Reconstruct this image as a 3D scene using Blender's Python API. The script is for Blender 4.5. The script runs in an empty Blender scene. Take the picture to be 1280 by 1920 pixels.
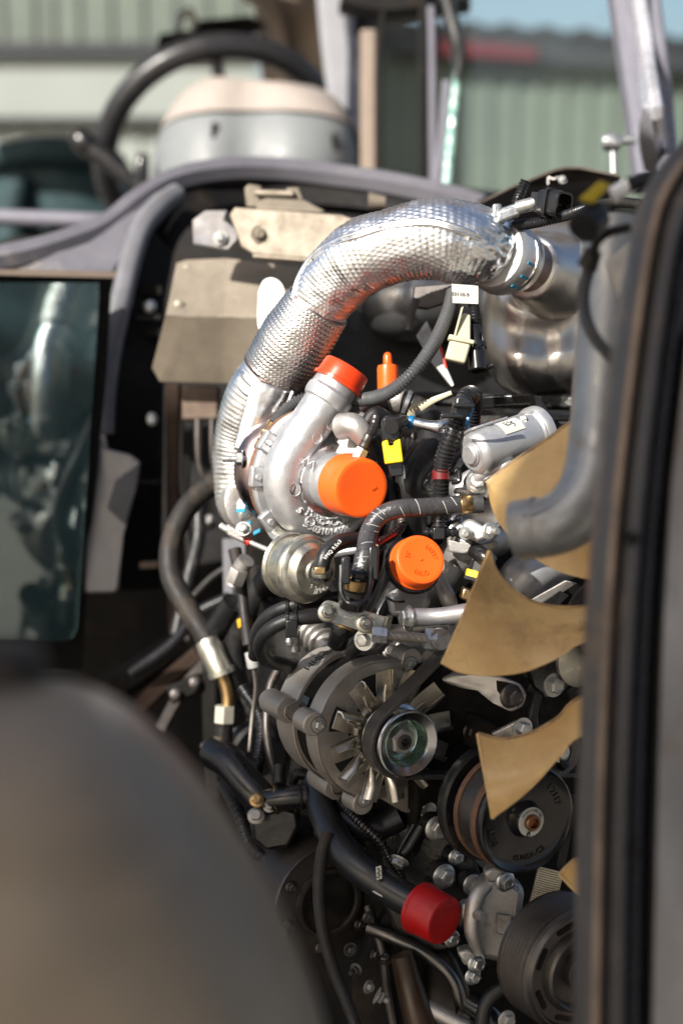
import bpy, bmesh, math, random
from mathutils import Vector, Matrix, noise
random.seed(7)
R = math.radians
V = Vector
C = bpy.context.scene.collection
SC = bpy.context.scene

# ------------------------------------------------------------------ camera
FPX = 3115.0                       # focal length in pixels of a 1280 x 1920 picture
PITCH = R(9.0)
CAM = V((0, 0, 1.55))
FW = V((0, math.cos(PITCH), -math.sin(PITCH)))
RX = V((1, 0, 0))
UP = V((0, math.sin(PITCH), math.cos(PITCH)))
cd = bpy.data.cameras.new('camera')
cam = bpy.data.objects.new('camera', cd)
C.objects.link(cam)
cam.location = CAM
cam.rotation_euler = (R(90) - PITCH, 0, 0)
cd.sensor_width = 36.0
cd.lens = FPX * 36.0 / 1920.0
cd.clip_start = 0.02
cd.clip_end = 3000
cd.dof.use_dof = True
cd.dof.focus_distance = 1.45
cd.dof.aperture_fstop = 2.9
cd.dof.aperture_blades = 9
SC.camera = cam

# ------------------------------------------------------------------ world and sun
SUN_DIR = V((-0.52, -0.64, 0.565)).normalized()     # towards the sun
w = bpy.data.worlds.new('World')
SC.world = w
w.use_nodes = True
nt = w.node_tree
nt.nodes.clear()
sky = nt.nodes.new('ShaderNodeTexSky')
sky.sky_type = 'NISHITA'
sky.sun_disc = False
sky.sun_elevation = math.asin(SUN_DIR.z)
sky.sun_rotation = math.atan2(SUN_DIR.x, SUN_DIR.y)
sky.air_density = 1.0
sky.dust_density = 3.2
bg = nt.nodes.new('ShaderNodeBackground')
bg.inputs['Strength'].default_value = 0.078
wo = nt.nodes.new('ShaderNodeOutputWorld')
nt.links.new(sky.outputs[0], bg.inputs[0])
nt.links.new(bg.outputs[0], wo.inputs[0])
sd = bpy.data.lights.new('sun', 'SUN')
sd.energy = 4.6
sd.angle = R(0.55)
sd.color = (1.0, 0.95, 0.87)
sun = bpy.data.objects.new('sun', sd)
C.objects.link(sun)
sun.location = SUN_DIR * 20
sun.rotation_euler = (-SUN_DIR).to_track_quat('-Z', 'Y').to_euler()
SC.view_settings.view_transform = 'Standard'
SC.view_settings.look = 'None'
SC.view_settings.gamma = 1.0
SC.view_settings.use_curve_mapping = False
SC.view_settings.exposure = 1.0
SC.render.engine = 'CYCLES'
SC.cycles.use_denoising = True
SC.cycles.max_bounces = 8
SC.cycles.transparent_max_bounces = 12
SC.cycles.caustics_reflective = False
SC.cycles.caustics_refractive = False
SC.cycles.sample_clamp_indirect = 6.0


def P(x, y, d):
    """a spot at depth d metres seen at pixel x, y of the 1280 x 1920 photograph"""
    return CAM + FW * d + RX * ((x - 640) / FPX * d) - UP * ((y - 960) / FPX * d)


def S(px, d=1.45):
    return px * d / FPX


YAW = R(28.0)
A = V((math.sin(YAW), -math.cos(YAW), 0))       # the engine's forward axis
L = V((math.cos(YAW), math.sin(YAW), 0))        # across the engine, to the right in view
Z = V((0, 0, 1))

# ------------------------------------------------------------------ materials
MATS = {}


def lnk(t, a, b):
    t.links.new(a, b)


def M(name, col, metal=0.0, rough=0.5, col2=None, nscale=25.0, var=0.35, bump=0.0, bscale=350.0, rvar=0.12,
      dirt=None, dscale=14.0, damount=0.5, drough=0.8, sss=0.0, coat=0.0, spec=0.5, stretch=None, aniso=0.0, lump=0.0, lscale=60.0):
    m = bpy.data.materials.new(name)
    m.use_nodes = True
    t = m.node_tree
    b = t.nodes['Principled BSDF']
    tc = t.nodes.new('ShaderNodeTexCoord')
    co = tc.outputs['Object']
    if stretch:
        mp = t.nodes.new('ShaderNodeMapping')
        mp.inputs['Scale'].default_value = stretch
        lnk(t, co, mp.inputs[0])
        co = mp.outputs[0]
    n1 = t.nodes.new('ShaderNodeTexNoise')
    n1.inputs['Scale'].default_value = nscale
    n1.inputs['Detail'].default_value = 6
    n1.inputs['Roughness'].default_value = 0.65
    lnk(t, co, n1.inputs['Vector'])
    c2 = col2 or tuple(c * (1 - var) for c in col)
    mx = t.nodes.new('ShaderNodeMix')
    mx.data_type = 'RGBA'
    rp = t.nodes.new('ShaderNodeMapRange')
    rp.inputs['From Min'].default_value = 0.35
    rp.inputs['From Max'].default_value = 0.7
    lnk(t, n1.outputs['Fac'], rp.inputs['Value'])
    lnk(t, rp.outputs[0], mx.inputs['Factor'])
    mx.inputs['A'].default_value = (*col, 1)
    mx.inputs['B'].default_value = (*c2, 1)
    out = mx.outputs['Result']
    rr = t.nodes.new('ShaderNodeMapRange')
    rr.inputs['To Min'].default_value = max(0.02, rough - rvar)
    rr.inputs['To Max'].default_value = min(1.0, rough + rvar)
    rr.inputs['From Min'].default_value = 0.3
    rr.inputs['From Max'].default_value = 0.7
    n3 = t.nodes.new('ShaderNodeTexNoise')
    n3.inputs['Scale'].default_value = nscale * 2.7
    n3.inputs['Detail'].default_value = 4
    lnk(t, co, n3.inputs['Vector'])
    lnk(t, n3.outputs['Fac'], rr.inputs['Value'])
    rout = rr.outputs[0]
    mout = None
    if dirt:
        n2 = t.nodes.new('ShaderNodeTexNoise')
        n2.inputs['Scale'].default_value = dscale
        n2.inputs['Detail'].default_value = 8
        n2.inputs['Roughness'].default_value = 0.75
        lnk(t, co, n2.inputs['Vector'])
        r2 = t.nodes.new('ShaderNodeMapRange')
        r2.inputs['From Min'].default_value = 0.68 - 0.36 * damount
        r2.inputs['From Max'].default_value = 0.86 - 0.36 * damount
        lnk(t, n2.outputs['Fac'], r2.inputs['Value'])
        m2 = t.nodes.new('ShaderNodeMix')
        m2.data_type = 'RGBA'
        lnk(t, r2.outputs[0], m2.inputs['Factor'])
        lnk(t, out, m2.inputs['A'])
        m2.inputs['B'].default_value = (*dirt, 1)
        out = m2.outputs['Result']
        m3 = t.nodes.new('ShaderNodeMix')
        lnk(t, r2.outputs[0], m3.inputs['Factor'])
        lnk(t, rout, m3.inputs['A'])
        m3.inputs['B'].default_value = drough
        rout = m3.outputs['Result']
        if metal:
            m4 = t.nodes.new('ShaderNodeMix')
            lnk(t, r2.outputs[0], m4.inputs['Factor'])
            m4.inputs['A'].default_value = metal
            m4.inputs['B'].default_value = metal * 0.2
            lnk(t, m4.outputs['Result'], b.inputs['Metallic'])
            mout = True
    lnk(t, out, b.inputs['Base Color'])
    lnk(t, rout, b.inputs['Roughness'])
    if not mout:
        b.inputs['Metallic'].default_value = metal
    b.inputs['Specular IOR Level'].default_value = spec
    if sss:
        b.inputs['Subsurface Weight'].default_value = sss
        b.inputs['Subsurface Radius'].default_value = (1.0, 0.5, 0.25)
        b.inputs['Subsurface Scale'].default_value = 0.004
    if coat:
        b.inputs['Coat Weight'].default_value = coat
        b.inputs['Coat Roughness'].default_value = 0.12
    hn = None
    if bump:
        nb = t.nodes.new('ShaderNodeTexNoise')
        nb.inputs['Scale'].default_value = bscale
        nb.inputs['Detail'].default_value = 3
        lnk(t, co, nb.inputs['Vector'])
        bp = t.nodes.new('ShaderNodeBump')
        bp.inputs['Strength'].default_value = bump
        bp.inputs['Distance'].default_value = 0.001
        lnk(t, nb.outputs['Fac'], bp.inputs['Height'])
        hn = bp
    if lump:
        nl = t.nodes.new('ShaderNodeTexNoise')
        nl.inputs['Scale'].default_value = lscale
        nl.inputs['Detail'].default_value = 2
        lnk(t, co, nl.inputs['Vector'])
        bl = t.nodes.new('ShaderNodeBump')
        bl.inputs['Strength'].default_value = lump
        bl.inputs['Distance'].default_value = 0.004
        lnk(t, nl.outputs['Fac'], bl.inputs['Height'])
        if hn:
            lnk(t, hn.outputs[0], bl.inputs['Normal'])
        hn = bl
    if hn:
        lnk(t, hn.outputs[0], b.inputs['Normal'])
    MATS[name] = m
    return m


DUST = (0.30, 0.23, 0.16)
foil = M('aluminium foil', (0.91, 0.91, 0.91), 1.0, 0.33, var=0.08, rvar=0.07, lump=0.18, lscale=90)
braid = M('steel braid', (0.70, 0.68, 0.66), 1.0, 0.27, var=0.2, rvar=0.08)
cast = M('cast aluminium', (0.54, 0.54, 0.55), 0.7, 0.40, var=0.16, bump=0.30, bscale=1100, nscale=40, dirt=(0.30, 0.28, 0.26), damount=0.18, dscale=30)
castd = M('dusty cast aluminium', (0.44, 0.42, 0.40), 0.8, 0.5, var=0.2, bump=0.4, bscale=800, nscale=30, dirt=(0.22, 0.18, 0.14), damount=0.35, dscale=22)
letterm = M('bright raised letters', (0.78, 0.78, 0.77), 0.2, 0.45, var=0.1)  # paler than the casting, in place of sunlight the letters miss
machined = M('machined aluminium', (0.72, 0.73, 0.75), 1.0, 0.24, var=0.08, rvar=0.06, nscale=60)
altm = M('grey alternator casting', (0.40, 0.37, 0.335), 0.55, 0.46, var=0.2, bump=0.3, bscale=900, dirt=(0.16, 0.12, 0.09), damount=0.3, dscale=30)
edgem = M('worn casting edge', (0.45, 0.40, 0.35), 0.9, 0.4, var=0.2)
fanm = M('pressed fan steel', (0.68, 0.64, 0.56), 1.0, 0.33, var=0.15, rvar=0.08, dirt=(0.16, 0.14, 0.12), damount=0.15, dscale=30)
pulm = M('turned steel', (0.50, 0.50, 0.50), 1.0, 0.22, var=0.1, rvar=0.06)
greenzn = M('green zinc', (0.50, 0.62, 0.56), 1.0, 0.25, var=0.3, rvar=0.08)
zinc = M('zinc bolt', (0.55, 0.56, 0.56), 0.9, 0.34, var=0.2, nscale=80, dirt=(0.2, 0.17, 0.14), damount=0.15, dscale=60)
zincw = M('white zinc bolt', (0.47, 0.47, 0.45), 0.8, 0.40, var=0.18, nscale=80, dirt=(0.2, 0.17, 0.14), damount=0.2, dscale=60)
yzinc = M('yellow zinc', (0.48, 0.455, 0.37), 0.9, 0.36, col2=(0.40, 0.40, 0.37), nscale=50, dirt=(0.25, 0.2, 0.14), damount=0.2, dscale=40)
darksteel = M('dark steel', (0.10, 0.09, 0.085), 0.8, 0.42, var=0.3, dirt=(0.12, 0.08, 0.055), damount=0.35, dscale=25)
rust = M('rusty iron', (0.20, 0.105, 0.065), 0.35, 0.6, col2=(0.10, 0.055, 0.035), nscale=60, bump=0.5, bscale=500)
heat = M('heat tinted steel', (0.36, 0.27, 0.24), 1.0, 0.34, col2=(0.25, 0.20, 0.21), nscale=18)
steel = M('satin canister steel', (0.66, 0.64, 0.62), 1.0, 0.36, col2=(0.58, 0.54, 0.49), nscale=9, rvar=0.06, lump=0.10, lscale=14)
galv = M('galvanised pipe', (0.36, 0.365, 0.36), 0.5, 0.42, col2=(0.19, 0.205, 0.215), nscale=14, rvar=0.14, dirt=(0.24, 0.17, 0.12), damount=0.35, dscale=9, lump=0.12, lscale=30)
brass = M('tarnished brass', (0.45, 0.30, 0.14), 1.0, 0.34, var=0.35)
orange = M('orange cap plastic', (0.86, 0.115, 0.012), 0, 0.34, var=0.06, rvar=0.06, sss=0.06, dirt=(0.45, 0.08, 0.03), damount=0.13, dscale=55)
redor = M('red orange cap plastic', (0.80, 0.050, 0.008), 0, 0.30, var=0.08, rvar=0.06, sss=0.12)
redcap = M('red cap plastic', (0.46, 0.007, 0.008), 0, 0.46, var=0.25, dirt=(0.16, 0.012, 0.012), damount=0.42, dscale=36)
yellow = M('yellow plastic', (0.85, 0.58, 0.01), 0, 0.4, var=0.05)
cream = M('cream plastic', (0.50, 0.47, 0.34), 0, 0.45, var=0.1, sss=0.1)
rubber = M('black rubber', (0.014, 0.014, 0.015), 0, 0.42, spec=0.4, var=0.3, dirt=(0.055, 0.048, 0.042), damount=0.4, dscale=40, bump=0.2, bscale=900)
rubberd = M('dusty rubber', (0.020, 0.018, 0.017), 0, 0.55, spec=0.3, var=0.3, dirt=(0.060, 0.045, 0.033), damount=0.4, dscale=25, bump=0.25, bscale=700)
gloss = M('glossy black plastic', (0.012, 0.012, 0.013), 0, 0.22, var=0.3, rvar=0.08)
conduit = M('black conduit plastic', (0.016, 0.016, 0.018), 0, 0.27, var=0.3, rvar=0.08)
greycond = M('grey conduit plastic', (0.075, 0.077, 0.082), 0, 0.42, var=0.2)
blackp = M('black engine paint', (0.009, 0.009, 0.010), 0, 0.36, spec=0.35, var=0.3, bump=0.35, bscale=260, dirt=(0.040, 0.030, 0.022), damount=0.38, dscale=18)
bluepipe = M('black painted tube', (0.014, 0.015, 0.018), 0, 0.34, var=0.3, rvar=0.06, dirt=(0.06, 0.05, 0.04), damount=0.15, dscale=30)
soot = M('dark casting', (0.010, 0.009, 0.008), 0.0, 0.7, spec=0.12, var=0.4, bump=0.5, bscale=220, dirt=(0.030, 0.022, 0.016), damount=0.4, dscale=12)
nylon = M('tan nylon', (0.66, 0.45, 0.19), 0, 0.36, col2=(0.43, 0.26, 0.09), nscale=10, sss=0.35, dirt=(0.27, 0.165, 0.06), damount=0.33, dscale=11, drough=0.6, bump=0.08, bscale=300)
shield = M('dusty heat shield', (0.235, 0.20, 0.155), 0.35, 0.55, col2=(0.17, 0.142, 0.107), nscale=22, dirt=(0.13, 0.095, 0.062), damount=0.28, dscale=60, bump=0.15, bscale=300, lump=0.25, lscale=16)
greyp = M('purple grey plastic', (0.115, 0.112, 0.130), 0, 0.46, var=0.2, dirt=(0.26, 0.22, 0.19), damount=0.25, dscale=12, bump=0.15, bscale=500)
fing = M('grey cab trim', (0.17, 0.17, 0.185), 0, 0.36, var=0.2, dirt=(0.22, 0.2, 0.18), damount=0.2, dscale=20)
blackin = M('black cab trim', (0.008, 0.0075, 0.0075), 0, 0.6, spec=0.15, var=0.3, dirt=(0.026, 0.018, 0.012), damount=0.35, dscale=14)
beige = M('beige cowl plastic', (0.36, 0.315, 0.285), 0, 0.48, var=0.1, bump=0.15, bscale=900)
greyc = M('sky tinted cowl plastic', (0.185, 0.197, 0.203), 0, 0.50, spec=0.35, var=0.08, bump=0.1, bscale=900)  # cooler grey paints in the sky reflected by the lower shell
wheelm = M('steering wheel rubber', (0.020, 0.020, 0.022), 0, 0.36, var=0.2)
teal = M('teal seat cloth', (0.012, 0.040, 0.046), 0, 0.75, col2=(0.006, 0.018, 0.022), nscale=14, bump=0.5, bscale=900)
lilac = M('lilac grey pillar paint', (0.16, 0.157, 0.19), 0.0, 0.38, var=0.1)
whitep = M('pale grey pillar', (0.24, 0.245, 0.265), 0, 0.42, var=0.1)
brownp = M('brown grey headlining', (0.42, 0.34, 0.28), 0, 0.7, var=0.2)
beigep = M('beige strip', (0.25, 0.195, 0.155), 0, 0.55, var=0.2)
tankm = M('dusty taupe tank plastic', (0.25, 0.20, 0.145), 0, 0.45, col2=(0.15, 0.123, 0.09), nscale=9, dirt=(0.30, 0.22, 0.16), damount=0.35, dscale=14, bump=0.1, bscale=300)
sealm = M('rubber edge seal', (0.075, 0.070, 0.070), 0, 0.40, var=0.3, dirt=(0.17, 0.125, 0.085), damount=0.4, dscale=22)
tanline = M('dusty seal ridge', (0.34, 0.25, 0.18), 0, 0.7, col2=(0.14, 0.105, 0.08), nscale=25)
shroudm = M('weathered shroud metal', (0.27, 0.26, 0.255), 0.3, 0.40, col2=(0.075, 0.075, 0.08), nscale=9, dirt=(0.20, 0.13, 0.08), damount=0.4, dscale=14, stretch=(1, 1, 0.35))
wallm = M('pale green cladding', (0.115, 0.140, 0.115), 0.0, 0.5, col2=(0.09, 0.11, 0.092), nscale=2, dirt=(0.14, 0.135, 0.115), damount=0.2, dscale=1.5)
wallw = M('white door cladding', (0.235, 0.26, 0.24), 0.0, 0.5, var=0.08, nscale=2)
roofm = M('dark roof sheet', (0.020, 0.022, 0.028), 0.0, 0.6, var=0.3, nscale=3)
redtrim = M('red flashing', (0.10, 0.008, 0.014), 0, 0.5, var=0.3, nscale=4)
concrete = M('concrete yard', (0.27, 0.24, 0.20), 0, 0.85, col2=(0.20, 0.175, 0.145), nscale=3, bump=0.3, bscale=60, dirt=(0.16, 0.14, 0.12), damount=0.3, dscale=2)
white = M('white plastic', (0.80, 0.80, 0.78), 0, 0.4, var=0.04)
labelm = M('paper label', (0.52, 0.51, 0.47), 0, 0.5, var=0.05)
inkm = M('black print', (0.02, 0.02, 0.02), 0, 0.6)
whiteink = M('white print', (0.70, 0.70, 0.68), 0, 0.6)
bluem = M('blue paint', (0.03, 0.33, 0.55), 0, 0.5, var=0.2)
bluep = M('blue plastic', (0.005, 0.14, 0.33), 0, 0.3, var=0.1)
redm = M('red plastic', (0.60, 0.02, 0.01), 0, 0.4)
woodm = M('brown rail', (0.040, 0.023, 0.015), 0, 0.6, spec=0.15, col2=(0.02, 0.013, 0.010), nscale=20)


def glass_mat(name, tint, ior=1.5, rough=0.0, haze=0.0):
    m = bpy.data.materials.new(name)
    m.use_nodes = True
    t = m.node_tree
    t.nodes.clear()
    o = t.nodes.new('ShaderNodeOutputMaterial')
    mx = t.nodes.new('ShaderNodeMixShader')
    tr = t.nodes.new('ShaderNodeBsdfTransparent')
    tr.inputs[0].default_value = (*tint, 1)
    gl = t.nodes.new('ShaderNodeBsdfGlossy')
    gl.inputs['Roughness'].default_value = rough
    gl.inputs['Color'].default_value = (0.93, 1.0, 0.98, 1)
    fr = t.nodes.new('ShaderNodeFresnel')
    fr.inputs['IOR'].default_value = ior
    lnk(t, fr.outputs[0], mx.inputs[0])
    lnk(t, tr.outputs[0], mx.inputs[1])
    lnk(t, gl.outputs[0], mx.inputs[2])
    last = mx.outputs[0]
    if haze:
        df = t.nodes.new('ShaderNodeBsdfDiffuse')
        df.inputs[0].default_value = (0.20, 0.36, 0.40, 1)  # teal veil stands in for bluish reflections in the pane
        nz = t.nodes.new('ShaderNodeTexNoise')
        nz.inputs['Scale'].default_value = 9
        nz.inputs['Detail'].default_value = 7
        mr = t.nodes.new('ShaderNodeMapRange')
        mr.inputs['From Min'].default_value = 0.3
        mr.inputs['From Max'].default_value = 0.75
        mr.inputs['To Min'].default_value = haze * 0.4
        mr.inputs['To Max'].default_value = haze * 1.6
        tcn_ = t.nodes.new('ShaderNodeTexCoord')
        lnk(t, tcn_.outputs['Object'], nz.inputs['Vector'])
        lnk(t, nz.outputs['Fac'], mr.inputs['Value'])
        m2 = t.nodes.new('ShaderNodeMixShader')
        lnk(t, mr.outputs[0], m2.inputs[0])
        lnk(t, last, m2.inputs[1])
        lnk(t, df.outputs[0], m2.inputs[2])
        last = m2.outputs[0]
    lnk(t, last, o.inputs[0])
    return m


glass = glass_mat('cab glass', (0.93, 0.965, 0.955), 1.3)
darkglass = glass_mat('dark lower glass', (0.60, 0.74, 0.76), 2.4, 0.0, 0.11)
edgeglass = M('chipped green glass edge', (0.05, 0.22, 0.18), 0.0, 0.10, col2=(0.55, 0.80, 0.72), nscale=120, bump=1.0, bscale=160, coat=0.6)

# ------------------------------------------------------------------ mesh building


def frame(ax, ref=None):
    ax = ax.normalized()
    ref = ref or (-FW if abs(ax.dot(FW)) < 0.93 else UP)
    u = (ref - ax * ref.dot(ax)).normalized()
    return ax, u, ax.cross(u)


def catmull(pts, n):
    out = []
    k = len(pts)
    if k == 2:
        return [pts[0].lerp(pts[1], i / n) for i in range(n + 1)]
    for i in range(k - 1):
        p1, p2 = pts[i], pts[i + 1]
        p0 = pts[i - 1] if i > 0 else p1 * 2 - p2
        p3 = pts[i + 2] if i + 2 < k else p2 * 2 - p1
        for j in range(n):
            t = j / n
            t2, t3 = t * t, t * t * t
            out.append((p1 * 2 + (p2 - p0) * t + (p0 * 2 - p1 * 5 + p2 * 4 - p3) * t2 + (p1 * 3 - p0 - p2 * 3 + p3) * t3) * 0.5)
    out.append(pts[-1].copy())
    return out


def resample(pts, rad, step):
    d = [0.0]
    for i in range(1, len(pts)):
        d.append(d[-1] + (pts[i] - pts[i - 1]).length)
    n = max(2, int(d[-1] / step))
    op, orr, od = [], [], []
    j = 0
    for i in range(n + 1):
        s = d[-1] * i / n
        while j < len(d) - 2 and d[j + 1] < s:
            j += 1
        f = (s - d[j]) / max(1e-9, d[j + 1] - d[j])
        op.append(pts[j].lerp(pts[j + 1], f))
        orr.append(rad[j] + (rad[j + 1] - rad[j]) * f)
        od.append(s)
    return op, orr, od


class B:
    def __init__(s):
        s.bm = bmesh.new()

    def rows(s, rows, close=True, cap=(True, True)):
        bm = s.bm
        vr = [[bm.verts.new(p) for p in r] for r in rows]
        n = len(rows[0])
        for a, b in zip(vr, vr[1:]):
            for j in range(n if close else n - 1):
                k = (j + 1) % n
                bm.faces.new((a[j], a[k], b[k], b[j]))
        if close:
            if cap[0]:
                bm.faces.new(list(reversed(vr[0])))
            if cap[1]:
                bm.faces.new(vr[-1])
        return s

    def tube(s, pts, r, n=16, res=8, cap=(True, True), rf=None, step=None, ref=None, flat=None):
        k = len(pts)
        rl = list(r) if isinstance(r, (list, tuple)) else [r] * k
        sp = catmull(pts, res)
        sr = [v.x for v in catmull([V((x, 0, 0)) for x in rl], res)]
        sp, sr, sd_ = resample(sp, sr, step) if step else (sp, sr, None)
        if sd_ is None:
            sd_ = [0.0]
            for i in range(1, len(sp)):
                sd_.append(sd_[-1] + (sp[i] - sp[i - 1]).length)
        t0 = (sp[1] - sp[0]).normalized()
        _, u, v = frame(t0, ref)
        rows = []
        m = len(sp)
        s.path, s.frames, s.radii, s.dist = sp, [], sr, sd_
        for i in range(m):
            t = (sp[min(i + 1, m - 1)] - sp[max(i - 1, 0)]).normalized()
            u = (u - t * u.dot(t)).normalized()
            v = t.cross(u)
            s.frames.append((t.copy(), u.copy(), v.copy()))
            row = []
            for j in range(n):
                th = 2 * math.pi * j / n
                rad = sr[i] + (rf(sd_[i], th, sr[i]) if rf else 0.0)
                if flat:
                    row.append(sp[i] + u * (math.cos(th) * rad * flat[0]) + v * (math.sin(th) * rad * flat[1]))
                else:
                    row.append(sp[i] + u * (math.cos(th) * rad) + v * (math.sin(th) * rad))
            rows.append(row)
        return s.rows(rows, True, cap)

    def lathe(s, o, ax, prof, n=48, ref=None, off=None):
        ax, u, v = frame(ax, ref)
        rows = []
        for a, r in prof:
            r = max(r, 1e-7)
            rows.append([o + ax * a + u * (math.cos(2 * math.pi * j / n) * r) + v * (math.sin(2 * math.pi * j / n) * r) for j in range(n)])
        return s.rows(rows, True, (prof[0][1] > 1e-6, prof[-1][1] > 1e-6))

    def prism(s, poly, o, ux, uy, dv):
        bot = [o + ux * x + uy * y for x, y in poly]
        top = [p + dv for p in bot]
        a = [s.bm.verts.new(p) for p in bot]
        b = [s.bm.verts.new(p) for p in top]
        n = len(a)
        s.bm.faces.new(list(reversed(a)))
        s.bm.faces.new(b)
        for i in range(n):
            j = (i + 1) % n
            s.bm.faces.new((a[i], a[j], b[j], b[i]))
        return s

    def slab(s, pts, dv):
        """a flat or slightly bent sheet: outline points in space, thickness vector"""
        a = [s.bm.verts.new(p) for p in pts]
        b = [s.bm.verts.new(p + dv) for p in pts]
        n = len(a)
        s.bm.faces.new(list(reversed(a)))
        s.bm.faces.new(b)
        for i in range(n):
            j = (i + 1) % n
            s.bm.faces.new((a[i], a[j], b[j], b[i]))
        return s

    def box(s, c, hx, hy, hz):
        pts = [c - hx - hy - hz, c + hx - hy - hz, c + hx + hy - hz, c - hx + hy - hz]
        return s.slab(pts, hz * 2)

    def surf(s, f, nu, nv, thick=None):
        """f(u, v) -> point; thick(u, v) -> vector gives it a second face"""
        g = [[f(i / nu, j / nv) for j in range(nv + 1)] for i in range(nu + 1)]
        if not thick:
            return s.rows(g, False)
        h = [[g[i][j] + thick(i / nu, j / nv) for j in range(nv + 1)] for i in range(nu + 1)]
        bm = s.bm
        va = [[bm.verts.new(p) for p in r] for r in g]
        vb = [[bm.verts.new(p) for p in r] for r in h]
        for i in range(nu):
            for j in range(nv):
                bm.faces.new((va[i][j], va[i + 1][j], va[i + 1][j + 1], va[i][j + 1]))
                bm.faces.new((vb[i][j], vb[i][j + 1], vb[i + 1][j + 1], vb[i + 1][j]))
        for i in range(nu):
            bm.faces.new((va[i][0], vb[i][0], vb[i + 1][0], va[i + 1][0]))
            bm.faces.new((va[i][nv], va[i + 1][nv], vb[i + 1][nv], vb[i][nv]))
        for j in range(nv):
            bm.faces.new((va[0][j], va[0][j + 1], vb[0][j + 1], vb[0][j]))
            bm.faces.new((va[nu][j], vb[nu][j], vb[nu][j + 1], va[nu][j + 1]))
        return s

    def sweep(s, path, prof, res=8, closed=False, cap=(True, True)):
        """prof: (a, b) with a across the path in the view plane, b away from the view; closed outline"""
        sp = catmull(path, res) if res else path
        rows = []
        m = len(sp)
        for i in range(m):
            t = (sp[min(i + 1, m - 1)] - sp[max(i - 1, 0)]).normalized()
            nrm = t.cross(FW).normalized()
            dep = nrm.cross(t).normalized()
            if dep.dot(FW) < 0:
                dep = -dep
            rows.append([sp[i] + nrm * a + dep * b for a, b in prof])
        return s.rows(rows, True, cap)


def link(o):
    C.objects.link(o)
    return o


LOC = {}


def thing(name, label, cat, loc, group=None):
    o = bpy.data.objects.new(name, None)
    o.empty_display_size = 0.02
    link(o)
    o.location = loc
    o['label'] = label
    o['category'] = cat
    if group:
        o['group'] = group
    LOC[o.name] = V(loc)
    return o


def root_loc(p):
    while p.parent:
        p = p.parent
    return LOC[p.name]


def tomesh(name, b, mat, loc, angle=32):
    bm = b.bm
    bmesh.ops.remove_doubles(bm, verts=bm.verts, dist=2e-6)
    bmesh.ops.recalc_face_normals(bm, faces=bm.faces)
    bmesh.ops.translate(bm, verts=bm.verts, vec=-loc)
    me = bpy.data.meshes.new(name)
    bm.to_mesh(me)
    bm.free()
    me.polygons.foreach_set('use_smooth', [True] * len(me.polygons))
    me.set_sharp_from_angle(angle=R(angle))
    me.materials.append(mat)
    return me


def bev(o, wd, seg=2):
    md = o.modifiers.new('bevel', 'BEVEL')
    md.width = wd
    md.segments = seg
    md.limit_method = 'ANGLE'
    md.angle_limit = R(38)


def part(name, b, mat, parent, bevel=0.0, label=None, angle=32, kind=None):
    o = bpy.data.objects.new(name, tomesh(name, b, mat, root_loc(parent), angle))
    link(o)
    o.parent = parent
    if bevel:
        bev(o, bevel)
    if label:
        o['label'] = label
    if kind:
        o['kind'] = kind
    return o


def solo(name, b, mat, label, cat, loc, bevel=0.0, group=None, angle=32, kind=None):
    o = bpy.data.objects.new(name, tomesh(name, b, mat, V(loc), angle))
    link(o)
    o.location = loc
    LOC[o.name] = V(loc)
    if kind:
        o['kind'] = kind
    if label:
        o['label'] = label
    if cat:
        o['category'] = cat
    if group:
        o['group'] = group
    if bevel:
        bev(o, bevel)
    return o


# bolts: shared meshes, unit hexagon radius, axis +Z
def bolt_mesh(kind, mat):
    b = B()
    z = V((0, 0, 1))
    if kind in ('flange', 'stud'):
        b.lathe(V((0, 0, 0)), z, [(0, 0), (0, 1.42), (0.12, 1.45), (0.28, 1.30), (0.40, 1.08), (0.42, 0)], 28, V((1, 0, 0)))
    if kind == 'washer':
        b.lathe(V((0, 0, 0)), z, [(0, 0), (0, 1.5), (0.2, 1.5), (0.2, 0)], 28, V((1, 0, 0)))
    h0, h1 = 0.15, 1.15
    rows = []
    for a, r in [(h0, 1.0), (h1 - 0.16, 1.0), (h1, 0.84)]:
        rows.append([V((math.cos(R(60 * j)) * r, math.sin(R(60 * j)) * r, a)) for j in range(6)])
    b.rows(rows)
    if kind == 'stud':
        b.lathe(V((0, 0, 1.1)), z, [(0, 0), (0, .55), (0.15, .6), (0.3, .55), (0.45, .6), (0.6, .55), (.75, .6), (0.9, .55), (1.1, .48), (1.1, 0)], 16, V((1, 0, 0)))
    else:
        b.lathe(V((0, 0, h1 - .01)), z, [(0, 0.8), (0.06, 0.62), (0.06, 0.5), (0.0, 0.42), (0.0, 0)], 20, V((1, 0, 0)))
    return tomesh('bolt', b, mat, V((0, 0, 0)), 28)


BOLT = {}


def bolt(parent, pos, ax, r, kind='flange', mat=None, name='bolt', spin=None, scale_h=1.0):
    mat = mat or zinc
    key = (kind, mat.name)
    if key not in BOLT:
        BOLT[key] = bolt_mesh(kind, mat)
    o = bpy.data.objects.new(name, BOLT[key])
    link(o)
    o.parent = parent
    ax, u, v = frame(ax)
    sp = random.uniform(0, 60) if spin is None else spin
    rot = Matrix((u, v, ax)).transposed().to_4x4() @ Matrix.Rotation(R(sp), 4, 'Z')
    o.matrix_local = Matrix.Translation(pos - root_loc(parent)) @ rot @ Matrix.Diagonal((r, r, r * scale_h, 1))
    return o


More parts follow.
